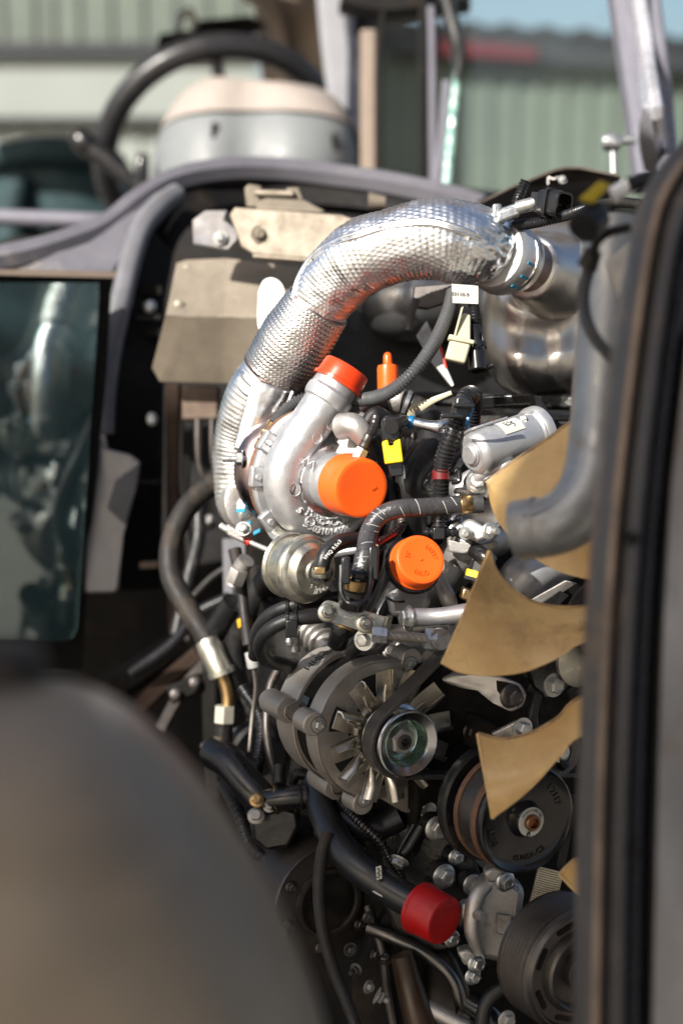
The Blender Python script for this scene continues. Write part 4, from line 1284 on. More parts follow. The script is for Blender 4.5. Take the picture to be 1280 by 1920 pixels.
part('ball_end', B().lathe(P(542, 1203, 1.46), -UP, [(-.004, 0), (-.003, .003), (0, .004), (.003, .003), (.004, 0)], 14), zincw, ck)
# bellows pipe under the bracket
h = hose('bellows_pipe', 'ribbed steel bellows pipe in shade above the alternator', 'pipe', [(560, 1165, 1.56), (590, 1192, 1.55), (630, 1228, 1.53), (665, 1262, 1.52)], 24, castd, 24, ring=lambda s, th, r: .0042 * max(0, math.cos(2 * math.pi * s / .0085)) if s < .035 else 0, step=.0006)

# the taped hose that crosses in front of the engine
tape = M('taped rubber hose', (0.030, 0.030, 0.032), 0.0, 0.30, col2=(0.055, 0.052, 0.055), nscale=60, bump=0.4, bscale=500, dirt=(0.16, 0.15, 0.14), damount=0.15, dscale=120)
q = [(905, 944, 1.425), (860, 946, 1.425), (800, 951, 1.42), (748, 954, 1.415), (712, 968, 1.415), (692, 996, 1.412), (684, 1034, 1.40), (676, 1070, 1.395), (662, 1106, 1.39)]
h = hose('fuel_return_hose', 'tape wrapped black hose bending from the tan fan blade down to the sensor', 'hose', q, 17.5, tape, 24)
collar(h, (862, 946, 1.424), (884, 945, 1.425), 18.5, brass, 'crimp')
collar(h, (884, 945, 1.425), (903, 944, 1.425), 16, castd, 'ferrule')
hp_ = pts(*q)
sp_ = catmull(hp_, 14)
for k in range(8, 96, 4):
    if k in (28, 44, 60, 76):
        continue
    c = sp_[k]
    t_ = (sp_[k + 1] - sp_[k - 1]).normalized()
    _, u_, v_ = frame(t_)
    ph0 = random.uniform(-1.4, 0.2)
    ph1 = ph0 + random.uniform(1.0, 1.9)
    seg = [c + (u_ * math.cos(ph0 + (ph1 - ph0) * i / 8) + v_ * math.sin(ph0 + (ph1 - ph0) * i / 8)) * (S(17.6, 1.41) + .0002) + t_ * (i / 8 * .004) for i in range(9)]
    part('tape_edge', B().tube(seg, .00022, 4, 1), whiteink if k % 3 else darksteel, h)
mid_ = P(679, 1052, 1.382)
text_mesh('DIN 73379-2A', P(668, 1048, 1.368), (UP * .98 + RX * .18).normalized(), (-RX * .98 + UP * .18).normalized(), .0042, .00012, whiteink, h, cyl=(P(680, 1052, 1.3975), (P(684, 1034, 1.40) - P(674, 1076, 1.394)), S(18, 1.40)))
text_mesh('FUEL 8.0 M15', P(680, 1052, 1.368), (UP * .98 + RX * .18).normalized(), (-RX * .98 + UP * .18).normalized(), .0042, .00012, whiteink, h, cyl=(P(680, 1052, 1.3975), (P(684, 1034, 1.40) - P(674, 1076, 1.394)), S(18, 1.40)))
# sensor cup that it plugs into
sc = thing('filter_housing', 'glossy black ribbed plug housing at the lower end of the taped hose', 'housing', tuple(P(662, 1120, 1.40)))
sax = (P(672, 1060, 1.39) - P(655, 1150, 1.40)).normalized()
part('cup', B().lathe(P(659, 1140, 1.405), sax, [(0, 0), (0, S(24)), (.006, S(28)), (.010, S(29)), (.012, S(26)), (.016, S(26)), (.018, S(30)), (.034, S(32)), (.036, S(26)), (.030, S(22)), (.030, 0)], 36), gloss, sc)
part('clip_frame', B().tube(pts((640, 1060, 1.385), (640, 1110, 1.378), (656, 1132, 1.372), (684, 1128, 1.372), (694, 1100, 1.38), (696, 1064, 1.385)), S(4), 8, 8), gloss, sc)
part('latch', B().box(P(648, 1070, 1.37), RX * S(8), UP * S(24), FW * .006), gloss, sc, 0.0015)
part('latch', B().box(P(700, 1056, 1.39), RX * S(9), UP * S(30), FW * .006), gloss, sc, 0.0015)
part('crimp', B().lathe(P(664, 1104, 1.388), sax, [(0, S(14)), (0, S(19)), (.008, S(19.5)), (.008, S(14))], 24), brass, sc)
part('lower_elbow', B().tube(pts((652, 1165, 1.43), (640, 1180, 1.43), (632, 1208, 1.44)), S(19), 18, 5), gloss, sc)
part('lower_clamp', B().lathe(P(646, 1170, 1.43), UP * .8 + RX * .3, [(-.004, S(18)), (-.003, S(22)), (.003, S(22)), (.004, S(18))], 24), brass, sc)
# hose at the wastegate port
h = hose('boost_hose', 'short black rubber hose arching onto the actuator can', 'hose', [(602, 1086, 1.415), (603, 1062, 1.41), (612, 1036, 1.412), (634, 1018, 1.42), (664, 1012, 1.435), (700, 1016, 1.45)], 15, rubber, 20)
collar(h, (602, 1080, 1.414), (602, 1066, 1.412), 18, yzinc, 'clamp')
part('clamp_screw', B().box(P(600, 1070, 1.395), RX * S(10), UP * S(7), FW * .004), brass, h, 0.001)
text_mesh('VMQ 9.5x3', P(622, 1030, 1.40), (RX * .62 + UP * .78), (-RX * .78 + UP * .62), .0045, .00012, whiteink, h, cyl=(P(624, 1034, 1.41), (RX * .66 + UP * .75), S(15.3, 1.41)))
# vertical black hose beside the orange inlet cap
h = hose('breather_hose', 'glossy black hose running down beside the large orange cap', 'hose', [(735, 800, 1.49), (718, 782, 1.48), (702, 776, 1.475), (688, 800, 1.475), (697, 840, 1.48), (720, 892, 1.48), (733, 940, 1.475), (737, 985, 1.475), (738, 1030, 1.48)], 14, rubber, 20)
h = hose('breather_hose', 'dark hose loop tied with red string behind the taped hose', 'hose', [(752, 962, 1.45), (752, 985, 1.445), (735, 1004, 1.44), (716, 1016, 1.44), (700, 1040, 1.445)], 9, darksteel, 14, ring=ribs(.003, .0004), step=.0008)
part('red_cord', B().tube(pts((742, 1000, 1.428), (722, 1012, 1.426), (708, 1018, 1.426), (706, 1000, 1.428)), S(3.5), 8, 6), M('dark red cord', (0.25, 0.012, 0.012), 0, 0.5), h)
h = hose('drain_hose', 'black hose descending behind the orange filler cap to the bracket', 'hose', [(736, 990, 1.50), (735, 1050, 1.49), (722, 1100, 1.48), (700, 1150, 1.48)], 17, rubber, 18)
h = hose('coolant_hose', 'fat black coolant hose with S bend right of the yellow connector', 'hose', [(748, 752, 1.52), (776, 762, 1.52), (800, 782, 1.51), (812, 812, 1.50), (808, 842, 1.49), (786, 866, 1.485), (770, 890, 1.48), (766, 920, 1.48), (770, 960, 1.49), (776, 1000, 1.51)], 27, rubber, 30, rl=[20, 22, 27, 30, 30, 28, 27, 27, 27, 27])
collar(h, (736, 747, 1.522), (756, 752, 1.52), 26, castd, 'clamp')
collar(h, (758, 754, 1.52), (766, 757, 1.52), 25, zinc, 'clamp')
part('elbow_pipe', B().tube(pts((738, 748, 1.53), (710, 752, 1.54), (690, 770, 1.55)), S(22, 1.54), 20, 6), heat, h)
zt = thing('cable_tie', 'cream cable tie with a long tail round the fat coolant hose', 'cable tie', tuple(P(782, 770, 1.48)))
part('band', B().tube(pts((772, 790, 1.483), (771, 772, 1.478), (782, 762, 1.476), (806, 758, 1.482)), S(8), 10, 6, flat=(.3, 1.0)), cream, zt)
part('tail', B().tube(pts((786, 764, 1.474), (812, 750, 1.47), (846, 736, 1.465)), [S(8), S(6), S(4)], 10, 5, flat=(.4, 1.0)), cream, zt)
part('head', B().box(P(806, 754, 1.475), RX * S(8) + UP * S(3), UP * S(6), FW * .003), cream, zt, 0.001)
# aluminium line with blue band
h = hose('aluminium_line', 'bent aluminium pipe with a blue band beside the yellow connector', 'pipe', [(748, 788, 1.45), (775, 792, 1.448), (804, 798, 1.446), (826, 800, 1.446), (850, 792, 1.45)], 11, machined, 20, rl=[11, 10, 10, 13, 12])
collar(h, (766, 791, 1.449), (776, 792, 1.448), 12.5, bluep, 'band')
# connector with yellow lock
yc = thing('electrical_connector', 'black connector with bright yellow locking tab beside the turbocharger', 'connector', tuple(P(734, 820, 1.44)))
part('housing', B().slab(pts((714, 788, 1.43), (722, 778, 1.43), (752, 780, 1.43), (754, 800, 1.43), (750, 828, 1.43), (716, 826, 1.43)), FW * .022), gloss, yc, 0.002)
part('nozzle', B().tube(pts((734, 800, 1.42), (756, 790, 1.44)), [S(14), S(11)], 18, 2), gloss, yc)
part('collar', B().slab(pts((716, 820, 1.432), (752, 814, 1.432), (752, 830, 1.432), (718, 834, 1.432)), FW * .018), conduit, yc, 0.001)
part('locking_tab', B().slab(pts((716, 828, 1.425), (727, 824, 1.425), (729, 836, 1.424), (738, 835, 1.424), (738, 828, 1.425), (750, 822, 1.425), (756, 866, 1.422), (722, 870, 1.422)), FW * .018), yellow, yc, 0.0012)
part('lower_body', B().slab(pts((726, 868, 1.43), (754, 864, 1.43), (756, 892, 1.43), (732, 894, 1.43)), FW * .018), gloss, yc, 0.001)
# glossy wiring loom
ring_c = lambda s, th, r: .0011 * (1 if (s / .0036) % 1 < .55 else -.5)
h = hose('wiring_loom', 'glossy ribbed black wiring conduit dropping past the aluminium motor', 'wiring', [(868, 752, 1.41), (858, 786, 1.41), (844, 822, 1.41), (831, 862, 1.415), (826, 900, 1.42), (825, 950, 1.43), (823, 990, 1.43)], 15, conduit, 20, ring=ring_c, step=.0006, rl=[14, 15, 15, 15, 14, 13, 13])
part('breakout', B().slab(pts((852, 742, 1.40), (872, 738, 1.40), (888, 750, 1.40), (882, 790, 1.40), (846, 786, 1.40)), FW * .02), conduit, h, 0.003)
part('clamp_tab', B().box(P(846, 780, 1.392), RX * S(20), UP * S(4), FW * .006), gloss, h, 0.001)
part('clamp_tab', B().box(P(868, 760, 1.392), RX * S(20), UP * S(4), FW * .006), gloss, h, 0.001)
part('loom_bend', B().tube(pts((862, 756, 1.41), (876, 738, 1.42), (890, 744, 1.44), (886, 790, 1.46), (884, 830, 1.47)), S(12), 14, 8, rf=ring_c, step=.0006), conduit, h)
part('red_tape', B().lathe(P(827, 890, 1.418), UP, [(-.004, S(11)), (-.004, S(17)), (.004, S(17)), (.004, S(11))], 20), M('dark red tape', (0.16, 0.01, 0.012), 0, 0.4), h)
part('blue_wire', B().tube(pts((884, 765, 1.405), (876, 790, 1.40), (880, 815, 1.41)), S(4), 8, 6), bluep, h)
part('clip_ear', B().tube(pts((846, 890, 1.42), (858, 880, 1.42), (860, 900, 1.42), (846, 905, 1.42)), S(5), 8, 6), gloss, h)
jn = thing('junction_connector', 'small black T shaped connector above the orange filler cap', 'connector', tuple(P(820, 995, 1.43)))
part('stem', B().tube(pts((823, 965, 1.43), (822, 992, 1.43)), S(12), 16, 2), gloss, jn)
part('bar', B().tube(pts((792, 998, 1.43), (856, 998, 1.43)), S(8), 16, 2), gloss, jn)
part('block', B().box(P(822, 1000, 1.424), RX * S(11), UP * S(11), FW * .006), gloss, jn, 0.001)
for x in (800, 810, 838, 848):
    part('barb', B().lathe(P(x, 998, 1.43), RX, [(-.0016, S(6)), (-.0010, S(10)), (.0010, S(10)), (.0016, S(6))], 18), conduit, jn)
part('lead', B().tube(pts((856, 1000, 1.43), (882, 1015, 1.43), (902, 1036, 1.42)), S(6), 10, 6), gloss, jn)
# grey corrugated cable from the hanging white plug down to the turbo sensor
rg = lambda s, th, r: .0008 * math.cos(2 * math.pi * s / .0030)
h = hose('sensor_lead', 'grey corrugated lead sweeping from under the foil pipe behind the red cap', 'cable', [(850, 545, 1.50), (838, 590, 1.48), (812, 646, 1.46), (776, 696, 1.45), (735, 732, 1.46), (690, 748, 1.48), (630, 745, 1.52), (575, 748, 1.53), (540, 766, 1.53), (515, 796, 1.525)], 12, greycond, 16, ring=rg, step=.0006)
part('sensor_body', B().tube(pts((515, 792, 1.522), (502, 816, 1.525), (488, 846, 1.53)), [S(13), S(12), S(15)], 18, 4), brass, h)
collar(h, (506, 808, 1.523), (502, 818, 1.524), 16, brass, 'nut', 6)
collar(h, (496, 828, 1.526), (489, 843, 1.53), 17, brass, 'nut', 6)
# hanging plugs under the foil pipe
h = thing('white_plug', 'cream plastic plug hanging below the foil pipe', 'connector', tuple(P(862, 640, 1.46)))
part('shell', B().slab(pts((846, 630, 1.455), (884, 640, 1.455), (872, 682, 1.45), (834, 672, 1.45)), FW * .016), cream, h, 0.002)
part('neck', B().slab(pts((868, 586, 1.462), (882, 590, 1.462), (882, 640, 1.456), (852, 632, 1.456)), FW * .012), cream, h, 0.0015)
part('rail', B().box(P(858, 606, 1.458), RX * S(2) + UP * S(1), UP * S(30) + RX * S(8), FW * .003), cream, h)
part('rim', B().slab(pts((842, 626, 1.452), (890, 638, 1.452), (888, 646, 1.452), (840, 636, 1.452)), FW * .018), cream, h, 0.001)
h = thing('black_plug', 'black cable plug hanging beside the cream plug below the foil pipe', 'connector', tuple(P(890, 650, 1.47)))
part('cable', B().tube(pts((886, 560, 1.49), (889, 590, 1.48), (890, 620, 1.475)), S(9), 14, 5, rf=rg, step=.0006), conduit, h)
part('shell', B().lathe(P(889, 612, 1.475), P(896, 700, 1.462) - P(889, 612, 1.475), [(0, 0), (0, S(12)), (.016, S(13)), (.017, S(20)), (.021, S(20)), (.022, S(17)), (.042, S(17)), (.043, S(13)), (.036, S(12)), (.036, 0)], 24), gloss, h)
for sx in (-1, 1):
    part('latch', B().slab(pts((890 + sx * 13, 620, 1.465), (890 + sx * 19, 650, 1.462), (891 + sx * 18, 668, 1.462), (891 + sx * 11, 668, 1.462)), FW * .006), gloss, h, 0.001)
part('pin', B().tube(pts((905, 694, 1.47), (924, 684, 1.47)), S(5), 8, 2), gloss, h)
tg = thing('cable_tag', 'pale grey tag with small print under the foil pipe clamp', 'tag', tuple(P(872, 550, 1.48)))
part('sheet', B().slab(pts((846, 532, 1.478), (896, 536, 1.478), (896, 570, 1.478), (848, 568, 1.478)), FW * .001), labelm, tg)
text_mesh('03110-9', P(862, 552, 1.4772), RX * .99 - UP * .08, UP * .99 + RX * .08, .0048, .0001, inkm, tg)
# dark linkage behind the arch
lk = thing('mounting_bracket', 'dark brown mounting bracket in shadow under the foil pipe', 'bracket', tuple(P(800, 570, 1.60)))
part('plate', B().slab(pts((775, 535, 1.62), (850, 530, 1.60), (860, 560, 1.60), (800, 580, 1.61), (770, 575, 1.62)), FW * .01), darksteel, lk, 0.002)
part('rod', B().tube(pts((780, 560, 1.6), (770, 590, 1.6), (766, 620, 1.6)), S(8, 1.6), 10, 4), darksteel, lk)
part('arm', B().slab(pts((800, 600, 1.62), (826, 660, 1.60), (852, 722, 1.58), (846, 726, 1.58), (806, 676, 1.60), (780, 630, 1.62)), FW * .005), castd, lk, 0.001)
part('red_edge', B().tube(pts((812, 618, 1.595), (828, 660, 1.59), (836, 690, 1.585)), S(3), 8, 5), redm, lk)
# black cross member
cb = thing('cross_member', 'glossy black cross member with zinc bolt behind the aluminium motor', 'bracket', tuple(P(940, 760, 1.60)))
part('beam', B().slab(pts((690, 733, 1.66), (1075, 738, 1.60), (1080, 768, 1.60), (690, 756, 1.66)), FW * .02), blackp, cb, 0.003)
part('arm', B().slab(pts((880, 742, 1.56), (990, 736, 1.54), (1010, 742, 1.54), (1030, 772, 1.53), (1085, 776, 1.53), (1085, 790, 1.53), (1018, 788, 1.53), (990, 760, 1.545), (880, 768, 1.56)), FW * .012), gloss, cb, 0.003)
part('web', B().slab(pts((900, 768, 1.57), (1100, 790, 1.55), (1100, 860, 1.55), (900, 900, 1.57)), FW * .02), blackp, cb)
bolt(cb, P(1072, 756, 1.54), UP - FW * .4, S(10), 'washer', zincw)
bolt(cb, P(886, 740, 1.56), UP - FW * .5, S(8), 'washer', zincw)
rear = thing('intake_duct', 'black air duct in deep shade behind the orange stem plug', 'duct', tuple(P(760, 690, 1.85)))
part('body', B().box(P(790, 740, 1.95), RX * .14, UP * .12, FW * .02), blackp, rear, 0.01)

# orange stem plug
op = thing('stem_plug', 'tall orange plug with a narrow pin on top behind the red cap', 'plug', tuple(P(726, 745, 1.56)))
pax = (UP - RX * .02).normalized()
part('shell', B().lathe(P(728, 752, 1.56), pax, [(0, 0), (0, S(20, 1.56)), (S(60, 1.56), S(20, 1.56)), (S(67, 1.56), S(18.5, 1.56)), (S(69, 1.56), S(10, 1.56)), (S(70, 1.56), S(8.5, 1.56)), (S(84, 1.56), S(8, 1.56)), (S(90, 1.56), S(5.5, 1.56)), (S(92, 1.56), 0)], 36), orange, op, angle=50)
solo('slot_plug', B().slab(pts((902, 796, 1.47), (922, 794, 1.47), (924, 786, 1.47), (954, 782, 1.47), (960, 802, 1.46), (934, 822, 1.46), (904, 822, 1.46)), FW * .03), M('amber orange plastic', (0.80, 0.20, 0.01), 0, 0.4), 'orange plastic clip peeping over the aluminium motor', 'clip', tuple(P(930, 800, 1.5)), 0.002)

# ------------------------------------------------------------------ actuator motor and castings on the right
mo = thing('throttle_motor', 'silver cylindrical throttle motor with a white data label', 'motor', tuple(P(940, 840, 1.42)))
ma = (P(1000, 812, 1.44) - P(882, 852, 1.40)).normalized()
m0 = P(884, 852, 1.405)
part('can', B().lathe(m0, ma, [(0, 0), (0, S(30)), (.0015, S(35)), (.004, S(40)), (.007, S(42)), (.066, S(43)), (.068, S(46)), (.071, S(46)), (.071, 0)], 56), cast, mo)
part('end_boss', B().lathe(m0 - ma * .004, ma, [(0, 0), (0, S(16)), (.001, S(18)), (.002, S(18)), (.0025, S(21)), (.006, S(22)), (.006, 0)], 40), cast, mo)
part('flange', B().lathe(m0 + ma * .070, ma, [(0, 0), (0, S(48)), (.002, S(50)), (.008, S(50)), (.009, 0)], 48), cast, mo)
part('lug', B().slab(pts((958, 784, 1.43), (990, 772, 1.43), (998, 776, 1.43), (1010, 836, 1.43), (984, 850, 1.43), (972, 812, 1.43)), ma * .008), cast, mo, 0.003)
bolt(mo, P(980, 786, 1.425), -ma, S(7), 'washer', zincw)
part('lug', B().slab(pts((968, 854, 1.40), (982, 846, 1.40), (998, 850, 1.40), (1000, 876, 1.40), (976, 882, 1.40), (964, 870, 1.40)), ma * .012), cast, mo, 0.004)
part('clamp_strap', B().tube(pts((872, 812, 1.39), (882, 806, 1.38), (900, 800, 1.378), (950, 784, 1.39)), S(3), 8, 5), cast, mo)
# label curved on the can
lc = m0 + ma * .026
_, lu, lvv = frame(ma, -FW + UP * .75)


def labf(u, v):
    th = R(-26 + 44 * v)
    return lc + ma * (.023 * u) + (lu * math.cos(th) + lvv * math.sin(th)) * (S(43.4) + .0004)


lb = part('label', B().surf(labf, 6, 10), labelm, mo, angle=60)
rnd = random.Random(3)
for i in range(9):
    for j in range(6):
        if rnd.random() < .5:
            u0, v0 = .26 + i * .055, .18 + j * .09
            q4 = [labf(u0, v0), labf(u0 + .045, v0), labf(u0 + .045, v0 + .07), labf(u0, v0 + .07)]
            nn = (q4[0] - (lc + ma * (.023 * u0))).normalized()
            if v0 < .5 or i > 5:
                part('print', B().slab([p + nn * .0002 for p in q4], nn * .0001), inkm, lb)
# casting below
ca = thing('thermostat_housing', 'cast aluminium housing with bolts under the throttle motor', 'housing', tuple(P(890, 940, 1.45)))
part('body', B().slab(pts((838, 908, 1.46), (880, 880, 1.45), (940, 866, 1.44), (990, 880, 1.44), (960, 960, 1.43), (920, 1010, 1.44), (880, 1010, 1.45), (860, 960, 1.46)), FW * .04), cast, ca, 0.006)
part('rim', B().tube(pts((884, 906, 1.425), (905, 888, 1.415), (935, 876, 1.41), (966, 874, 1.41)), S(12), 14, 6), cast, ca)
part('boss', B().lathe(P(896, 904, 1.424), -FW + UP * .15 + RX * .1, [(-.012, 0), (-.012, S(24)), (.0, S(22)), (.0, 0)], 28), cast, ca)
bolt(ca, P(896, 903, 1.423), -FW + UP * .15 - RX * .12, S(15), 'flange', zincw)
part('rib', B().slab(pts((856, 912, 1.43), (900, 918, 1.43), (905, 930, 1.43), (850, 925, 1.43)), FW * .02), cast, ca, 0.003)
part('lever', B().slab(pts((862, 985, 1.42), (880, 970, 1.42), (905, 985, 1.415), (925, 1008, 1.415), (895, 1018, 1.42), (876, 1010, 1.42)), FW * .02), cast, ca, 0.004)
bolt(ca, P(918, 996, 1.412), -FW + RX * .5, S(12), 'stud', zincw)
bolt(ca, P(872, 1000, 1.415), -FW, S(8), 'washer', zincw)
part('pipe_stub', B().tube(pts((880, 930, 1.44), (905, 920, 1.43), (925, 930, 1.42)), S(16), 18, 5), machined, ca)
part('outlet_neck', B().tube(pts((860, 975, 1.45), (850, 990, 1.44), (842, 1010, 1.44)), [S(22), S(20), S(20)], 20, 4), machined, ca)
part('hidden_nut', B().lathe(P(800, 918, 1.54), -FW + RX * .2, [(0, 0), (0, S(36)), (.012, S(36)), (.014, S(28)), (.014, 0)], 6), castd, ca)
# cast intake elbows in the gap left of the fan
ie = thing('intake_manifold', 'dusty cast intake elbows in the gap behind the tan fan blades', 'manifold', tuple(P(900, 1080, 1.55)))
part('runner', B().tube(pts((800, 1110, 1.60), (850, 1060, 1.55), (880, 1020, 1.53), (930, 1010, 1.56)), [S(40), S(46), S(42), S(36)], 28, 6), castd, ie)
part('runner', B().tube(pts((930, 1160, 1.60), (965, 1105, 1.53), (1000, 1070, 1.52), (1060, 1050, 1.54)), [S(40), S(48), S(46), S(40)], 28, 6), cast, ie)
part('flange', B().slab(pts((838, 1010, 1.50), (900, 1020, 1.49), (930, 1012, 1.49), (938, 1026, 1.49), (890, 1042, 1.49), (840, 1035, 1.50)), FW * .01), castd, ie, 0.002)
part('runner', B().tube(pts((790, 1120, 1.55), (826, 1092, 1.52), (846, 1060, 1.52)), [S(26), S(24), S(26)], 22, 5), castd, ie)
inj = thing('injector_plug', 'black injector plug with yellow clip beside the middle fan blade', 'connector', tuple(P(890, 1080, 1.42)))
part('head', B().tube(pts((888, 1030, 1.43), (910, 1046, 1.42), (922, 1056, 1.42)), [S(15), S(16), S(13)], 20, 4), gloss, inj)
part('body', B().slab(pts((888, 1046, 1.425), (914, 1060, 1.42), (900, 1100, 1.42), (874, 1088, 1.425)), FW * .02), gloss, inj, 0.002)
part('yellow_clip', B().slab(pts((876, 1066, 1.415), (898, 1072, 1.412), (894, 1090, 1.412), (872, 1084, 1.415)), FW * .012), yellow, inj, 0.001)
part('bars', B().slab(pts((872, 1078, 1.411), (894, 1084, 1.409), (892, 1090, 1.409), (870, 1084, 1.411)), FW * .006), gloss, inj)
part('base', B().slab(pts((868, 1100, 1.43), (890, 1108, 1.43), (880, 1130, 1.43), (862, 1122, 1.43)), FW * .02), brass, inj, 0.002)
solo('threaded_sensor', B().tube(pts((818, 1080, 1.47), (838, 1120, 1.45), (846, 1140, 1.45)), [S(14), S(16), S(13)], 18, 4), castd, 'small dull metal sensor right of the orange filler cap', 'sensor', tuple(P(838, 1120, 1.45)))

# ------------------------------------------------------------------ filler neck with orange cap and alloy arm
fax = (-FW * .90 + UP * .30 + RX * .30).normalized()
f0 = P(772, 1062, 1.43)
fn = thing('filler_neck', 'black filler neck collar bolted on an aluminium arm', 'filler neck', tuple(f0))
part('collar', B().lathe(f0, fax, [(-.018, 0), (-.018, S(30)), (-.010, S(38)), (-.004, S(50)), (0, S(54)), (.003, S(55)), (.006, S(53)), (.007, S(46)), (.007, 0)], 56), gloss, fn)
part('pedestal', B().slab(pts((724, 1112, 1.45), (760, 1100, 1.45), (812, 1116, 1.45), (800, 1150, 1.44), (730, 1160, 1.44)), FW * .04), cast, fn, 0.006)
part('wing', B().slab(pts((735, 1092, 1.45), (722, 1075, 1.45), (738, 1070, 1.46), (756, 1110, 1.45)), FW * .015), castd, fn, 0.003)
part('arm', B().tube(pts((764, 1158, 1.41), (820, 1156, 1.41), (880, 1150, 1.40)), [S(17), S(16), S(19)], 24, 5), cast, fn)
bolt(fn, P(768, 1160, 1.41), (-RX * .9 - FW * .35 + UP * .05), S(16), 'washer', zinc)
part('lower_arm', B().tube(pts((700, 1180, 1.44), (760, 1178, 1.43), (840, 1170, 1.42)), S(9), 14, 4), castd, fn)
part('cable_tie', B().tube(pts((724, 1120, 1.44), (740, 1128, 1.425), (758, 1128, 1.425)), S(2.5), 8, 6), gloss, fn)
c3_ = cap('protective_cap', 'orange cap with moulded marks on the black filler neck', orange, f0 + fax * .006, fax, S(48), .0165, .003, lip=.0008)
fr1 = (RX - fax * RX.dot(fax)).normalized()
fu1 = fax.cross(fr1)
fc = f0 + fax * .0225
for s_, a0 in (('66937', 40), ('DR.O', 270), ('55', 165)):
    text_mesh(s_, fc, fr1, fu1, .0058, .00035, orange, c3_, arc=(fc, S(27), a0, 1 if a0 != 270 else -1))
part('pip', B().lathe(fc - fax * .0006, fax, [(0, .0014), (.001, .0012), (.0012, 0)], 12), orange, c3_)

# ------------------------------------------------------------------ yellow zinc bracket with two nuts, and the adjuster rod
zb = thing('hose_bracket', 'yellow zinc plated bracket strip with two nuts above the alternator', 'bracket', tuple(P(665, 1158, 1.39)))
z0, z1 = P(600, 1140, 1.400), P(722, 1176, 1.404)
zx = (z1 - z0).normalized()
zn = (-FW + UP * .25 - RX * .15)
zn = (zn - zx * zn.dot(zx)).normalized()
zy = zn.cross(zx)
if zy.dot(UP) < 0:
    zy = -zy
ln = (z1 - z0).length
hh = S(19)
pol = []
for k in range(9):
    q_ = R(90 + 180 * k / 8)
    pol.append((hh * .7 + math.cos(q_) * hh * .7, math.sin(q_) * hh))
pol += [(ln, -hh), (ln, hh)]
part('strip', B().prism(pol, z0, zx, zy, -zn * .0035), yzinc, zb, 0.0008)
part('bent_end', B().surf(lambda u, v: z1 + zx * (.006 * math.sin(u * 2.2)) - zn * (.007 * (1 - math.cos(u * 2.2)) + .014 * u) + zy * (hh * (2 * v - 1) + .006 * u), 10, 3, lambda u, v: -zx * .003), yzinc, zb)
for x, y, d in ((613, 1149, 1.399), (684, 1170, 1.401)):
    bolt(zb, P(x, y, d), zn, S(12), 'stud', yzinc)
part('stamp', B().box(P(652, 1158, 1.4005), zx * .004, zy * .0006, zn * .0005), castd, zb)
ad = thing('adjuster_bolt', 'long zinc adjuster bolt threaded into a round eye above the alternator', 'bolt', tuple(P(760, 1194, 1.39)))
aa = (P(812, 1198, 1.39) - P(705, 1190, 1.39)).normalized()
part('hex_head', B().lathe(P(697, 1189, 1.38), aa, [(0, S(13)), (.001, S(16)), (.008, S(16)), (.009, S(14)), (.009, S(9))], 6), zinc, ad)
part('nut', B().lathe(P(716, 1191, 1.38), aa, [(0, S(9)), (0, S(15)), (.004, S(15)), (.004, S(9))], 6), zinc, ad)
part('thread', B().tube([P(705, 1190, 1.38), P(800, 1197, 1.385)], S(9), 20, 2, rf=lambda s, th, r: .0005 * math.cos(2 * math.pi * s / .0016 + th), step=.0003), castd, ad)
part('eye', B().lathe(P(816, 1200, 1.40), -FW + RX * .35 + UP * .15, [(-.010, 0), (-.010, S(20)), (.010, S(21)), (.012, S(19)), (.012, 0)], 32), zinc, ad)
part('eye_block', B().lathe(P(796, 1196, 1.395), aa, [(0, S(12)), (0, S(21)), (.010, S(21)), (.010, S(12))], 6), zinc, ad)
bolt(ad, P(683, 1200, 1.41), -FW - RX * .5, S(13), 'washer', zinc)
# ------------------------------------------------------------------ alternator
ac = P(712, 1368, 1.47)            # centre of the drive end frame
al = thing('alternator', 'grey finned alternator with steel cooling fan and belt pulley', 'alternator', tuple(ac))
ar = S(133, 1.47)


def ap(a, l=0.0, z=0.0):
    return ac + A * a + L * l + Z * z


def rim_poly(r, ears, er):
    out = []
    for i in range(120):
        q = 2 * math.pi * i / 120
        rr = r
        for e in ears:
            dq = (q - R(e) + math.pi) % (2 * math.pi) - math.pi
            rr = max(rr, r + er * math.exp(-(dq / 0.115) ** 4))
        out.append((math.cos(q) * rr, math.sin(q) * rr))
    return out


ears = (168, 62, -20, -105)
part('drive_end_frame', B().prism(rim_poly(ar, ears, .010), ap(0), L, Z, -A * .022), altm, al, 0.0015, angle=25)
part('face_rim', B().rows([[ap(.001, x * k, z * k) for x, z in rim_poly(ar, ears, .010)] for k in (1.004, 1.004, .975)], True, (False, False)), edgem, al) if False else None
rp_ = rim_poly(ar, ears, .010)
part('worn_edge', B().tube([ap(.0002, x * .997, z * .997) for x, z in rp_] + [ap(.0002, rp_[0][0] * .997, rp_[0][1] * .997)], .0009, 6, 1, cap=(False, False)), edgem, al)
part('worn_edge', B().tube([ap(-.046, x * .997, z * .997) for x, z in rp_] + [ap(-.046, rp_[0][0] * .997, rp_[0][1] * .997)], .0011, 6, 1, cap=(False, False)), edgem, al)
part('stator', B().lathe(ap(-.046), A, [(0, 0), (0, ar * .94), (.004, ar * .95), (.020, ar * .95), (.024, ar * .94), (.024, 0)], 72), soot, al)
part('stator_clip', B().box(ap(-.035, -ar * .88, ar * .36), A * .006, (Z * .9 + L * .4) * .006, (L * -.9 + Z * .4) * .002), gloss, al)
part('rear_frame', B().prism(rim_poly(ar, ears, .010), ap(-.046), L, Z, -A * .036), altm, al, 0.002, angle=25)
part('rear_cover', B().lathe(ap(-.082), A, [(-.022, 0), (-.022, ar * .70), (-.016, ar * .82), (0, ar * .93), (0, 0)], 64), altm, al)
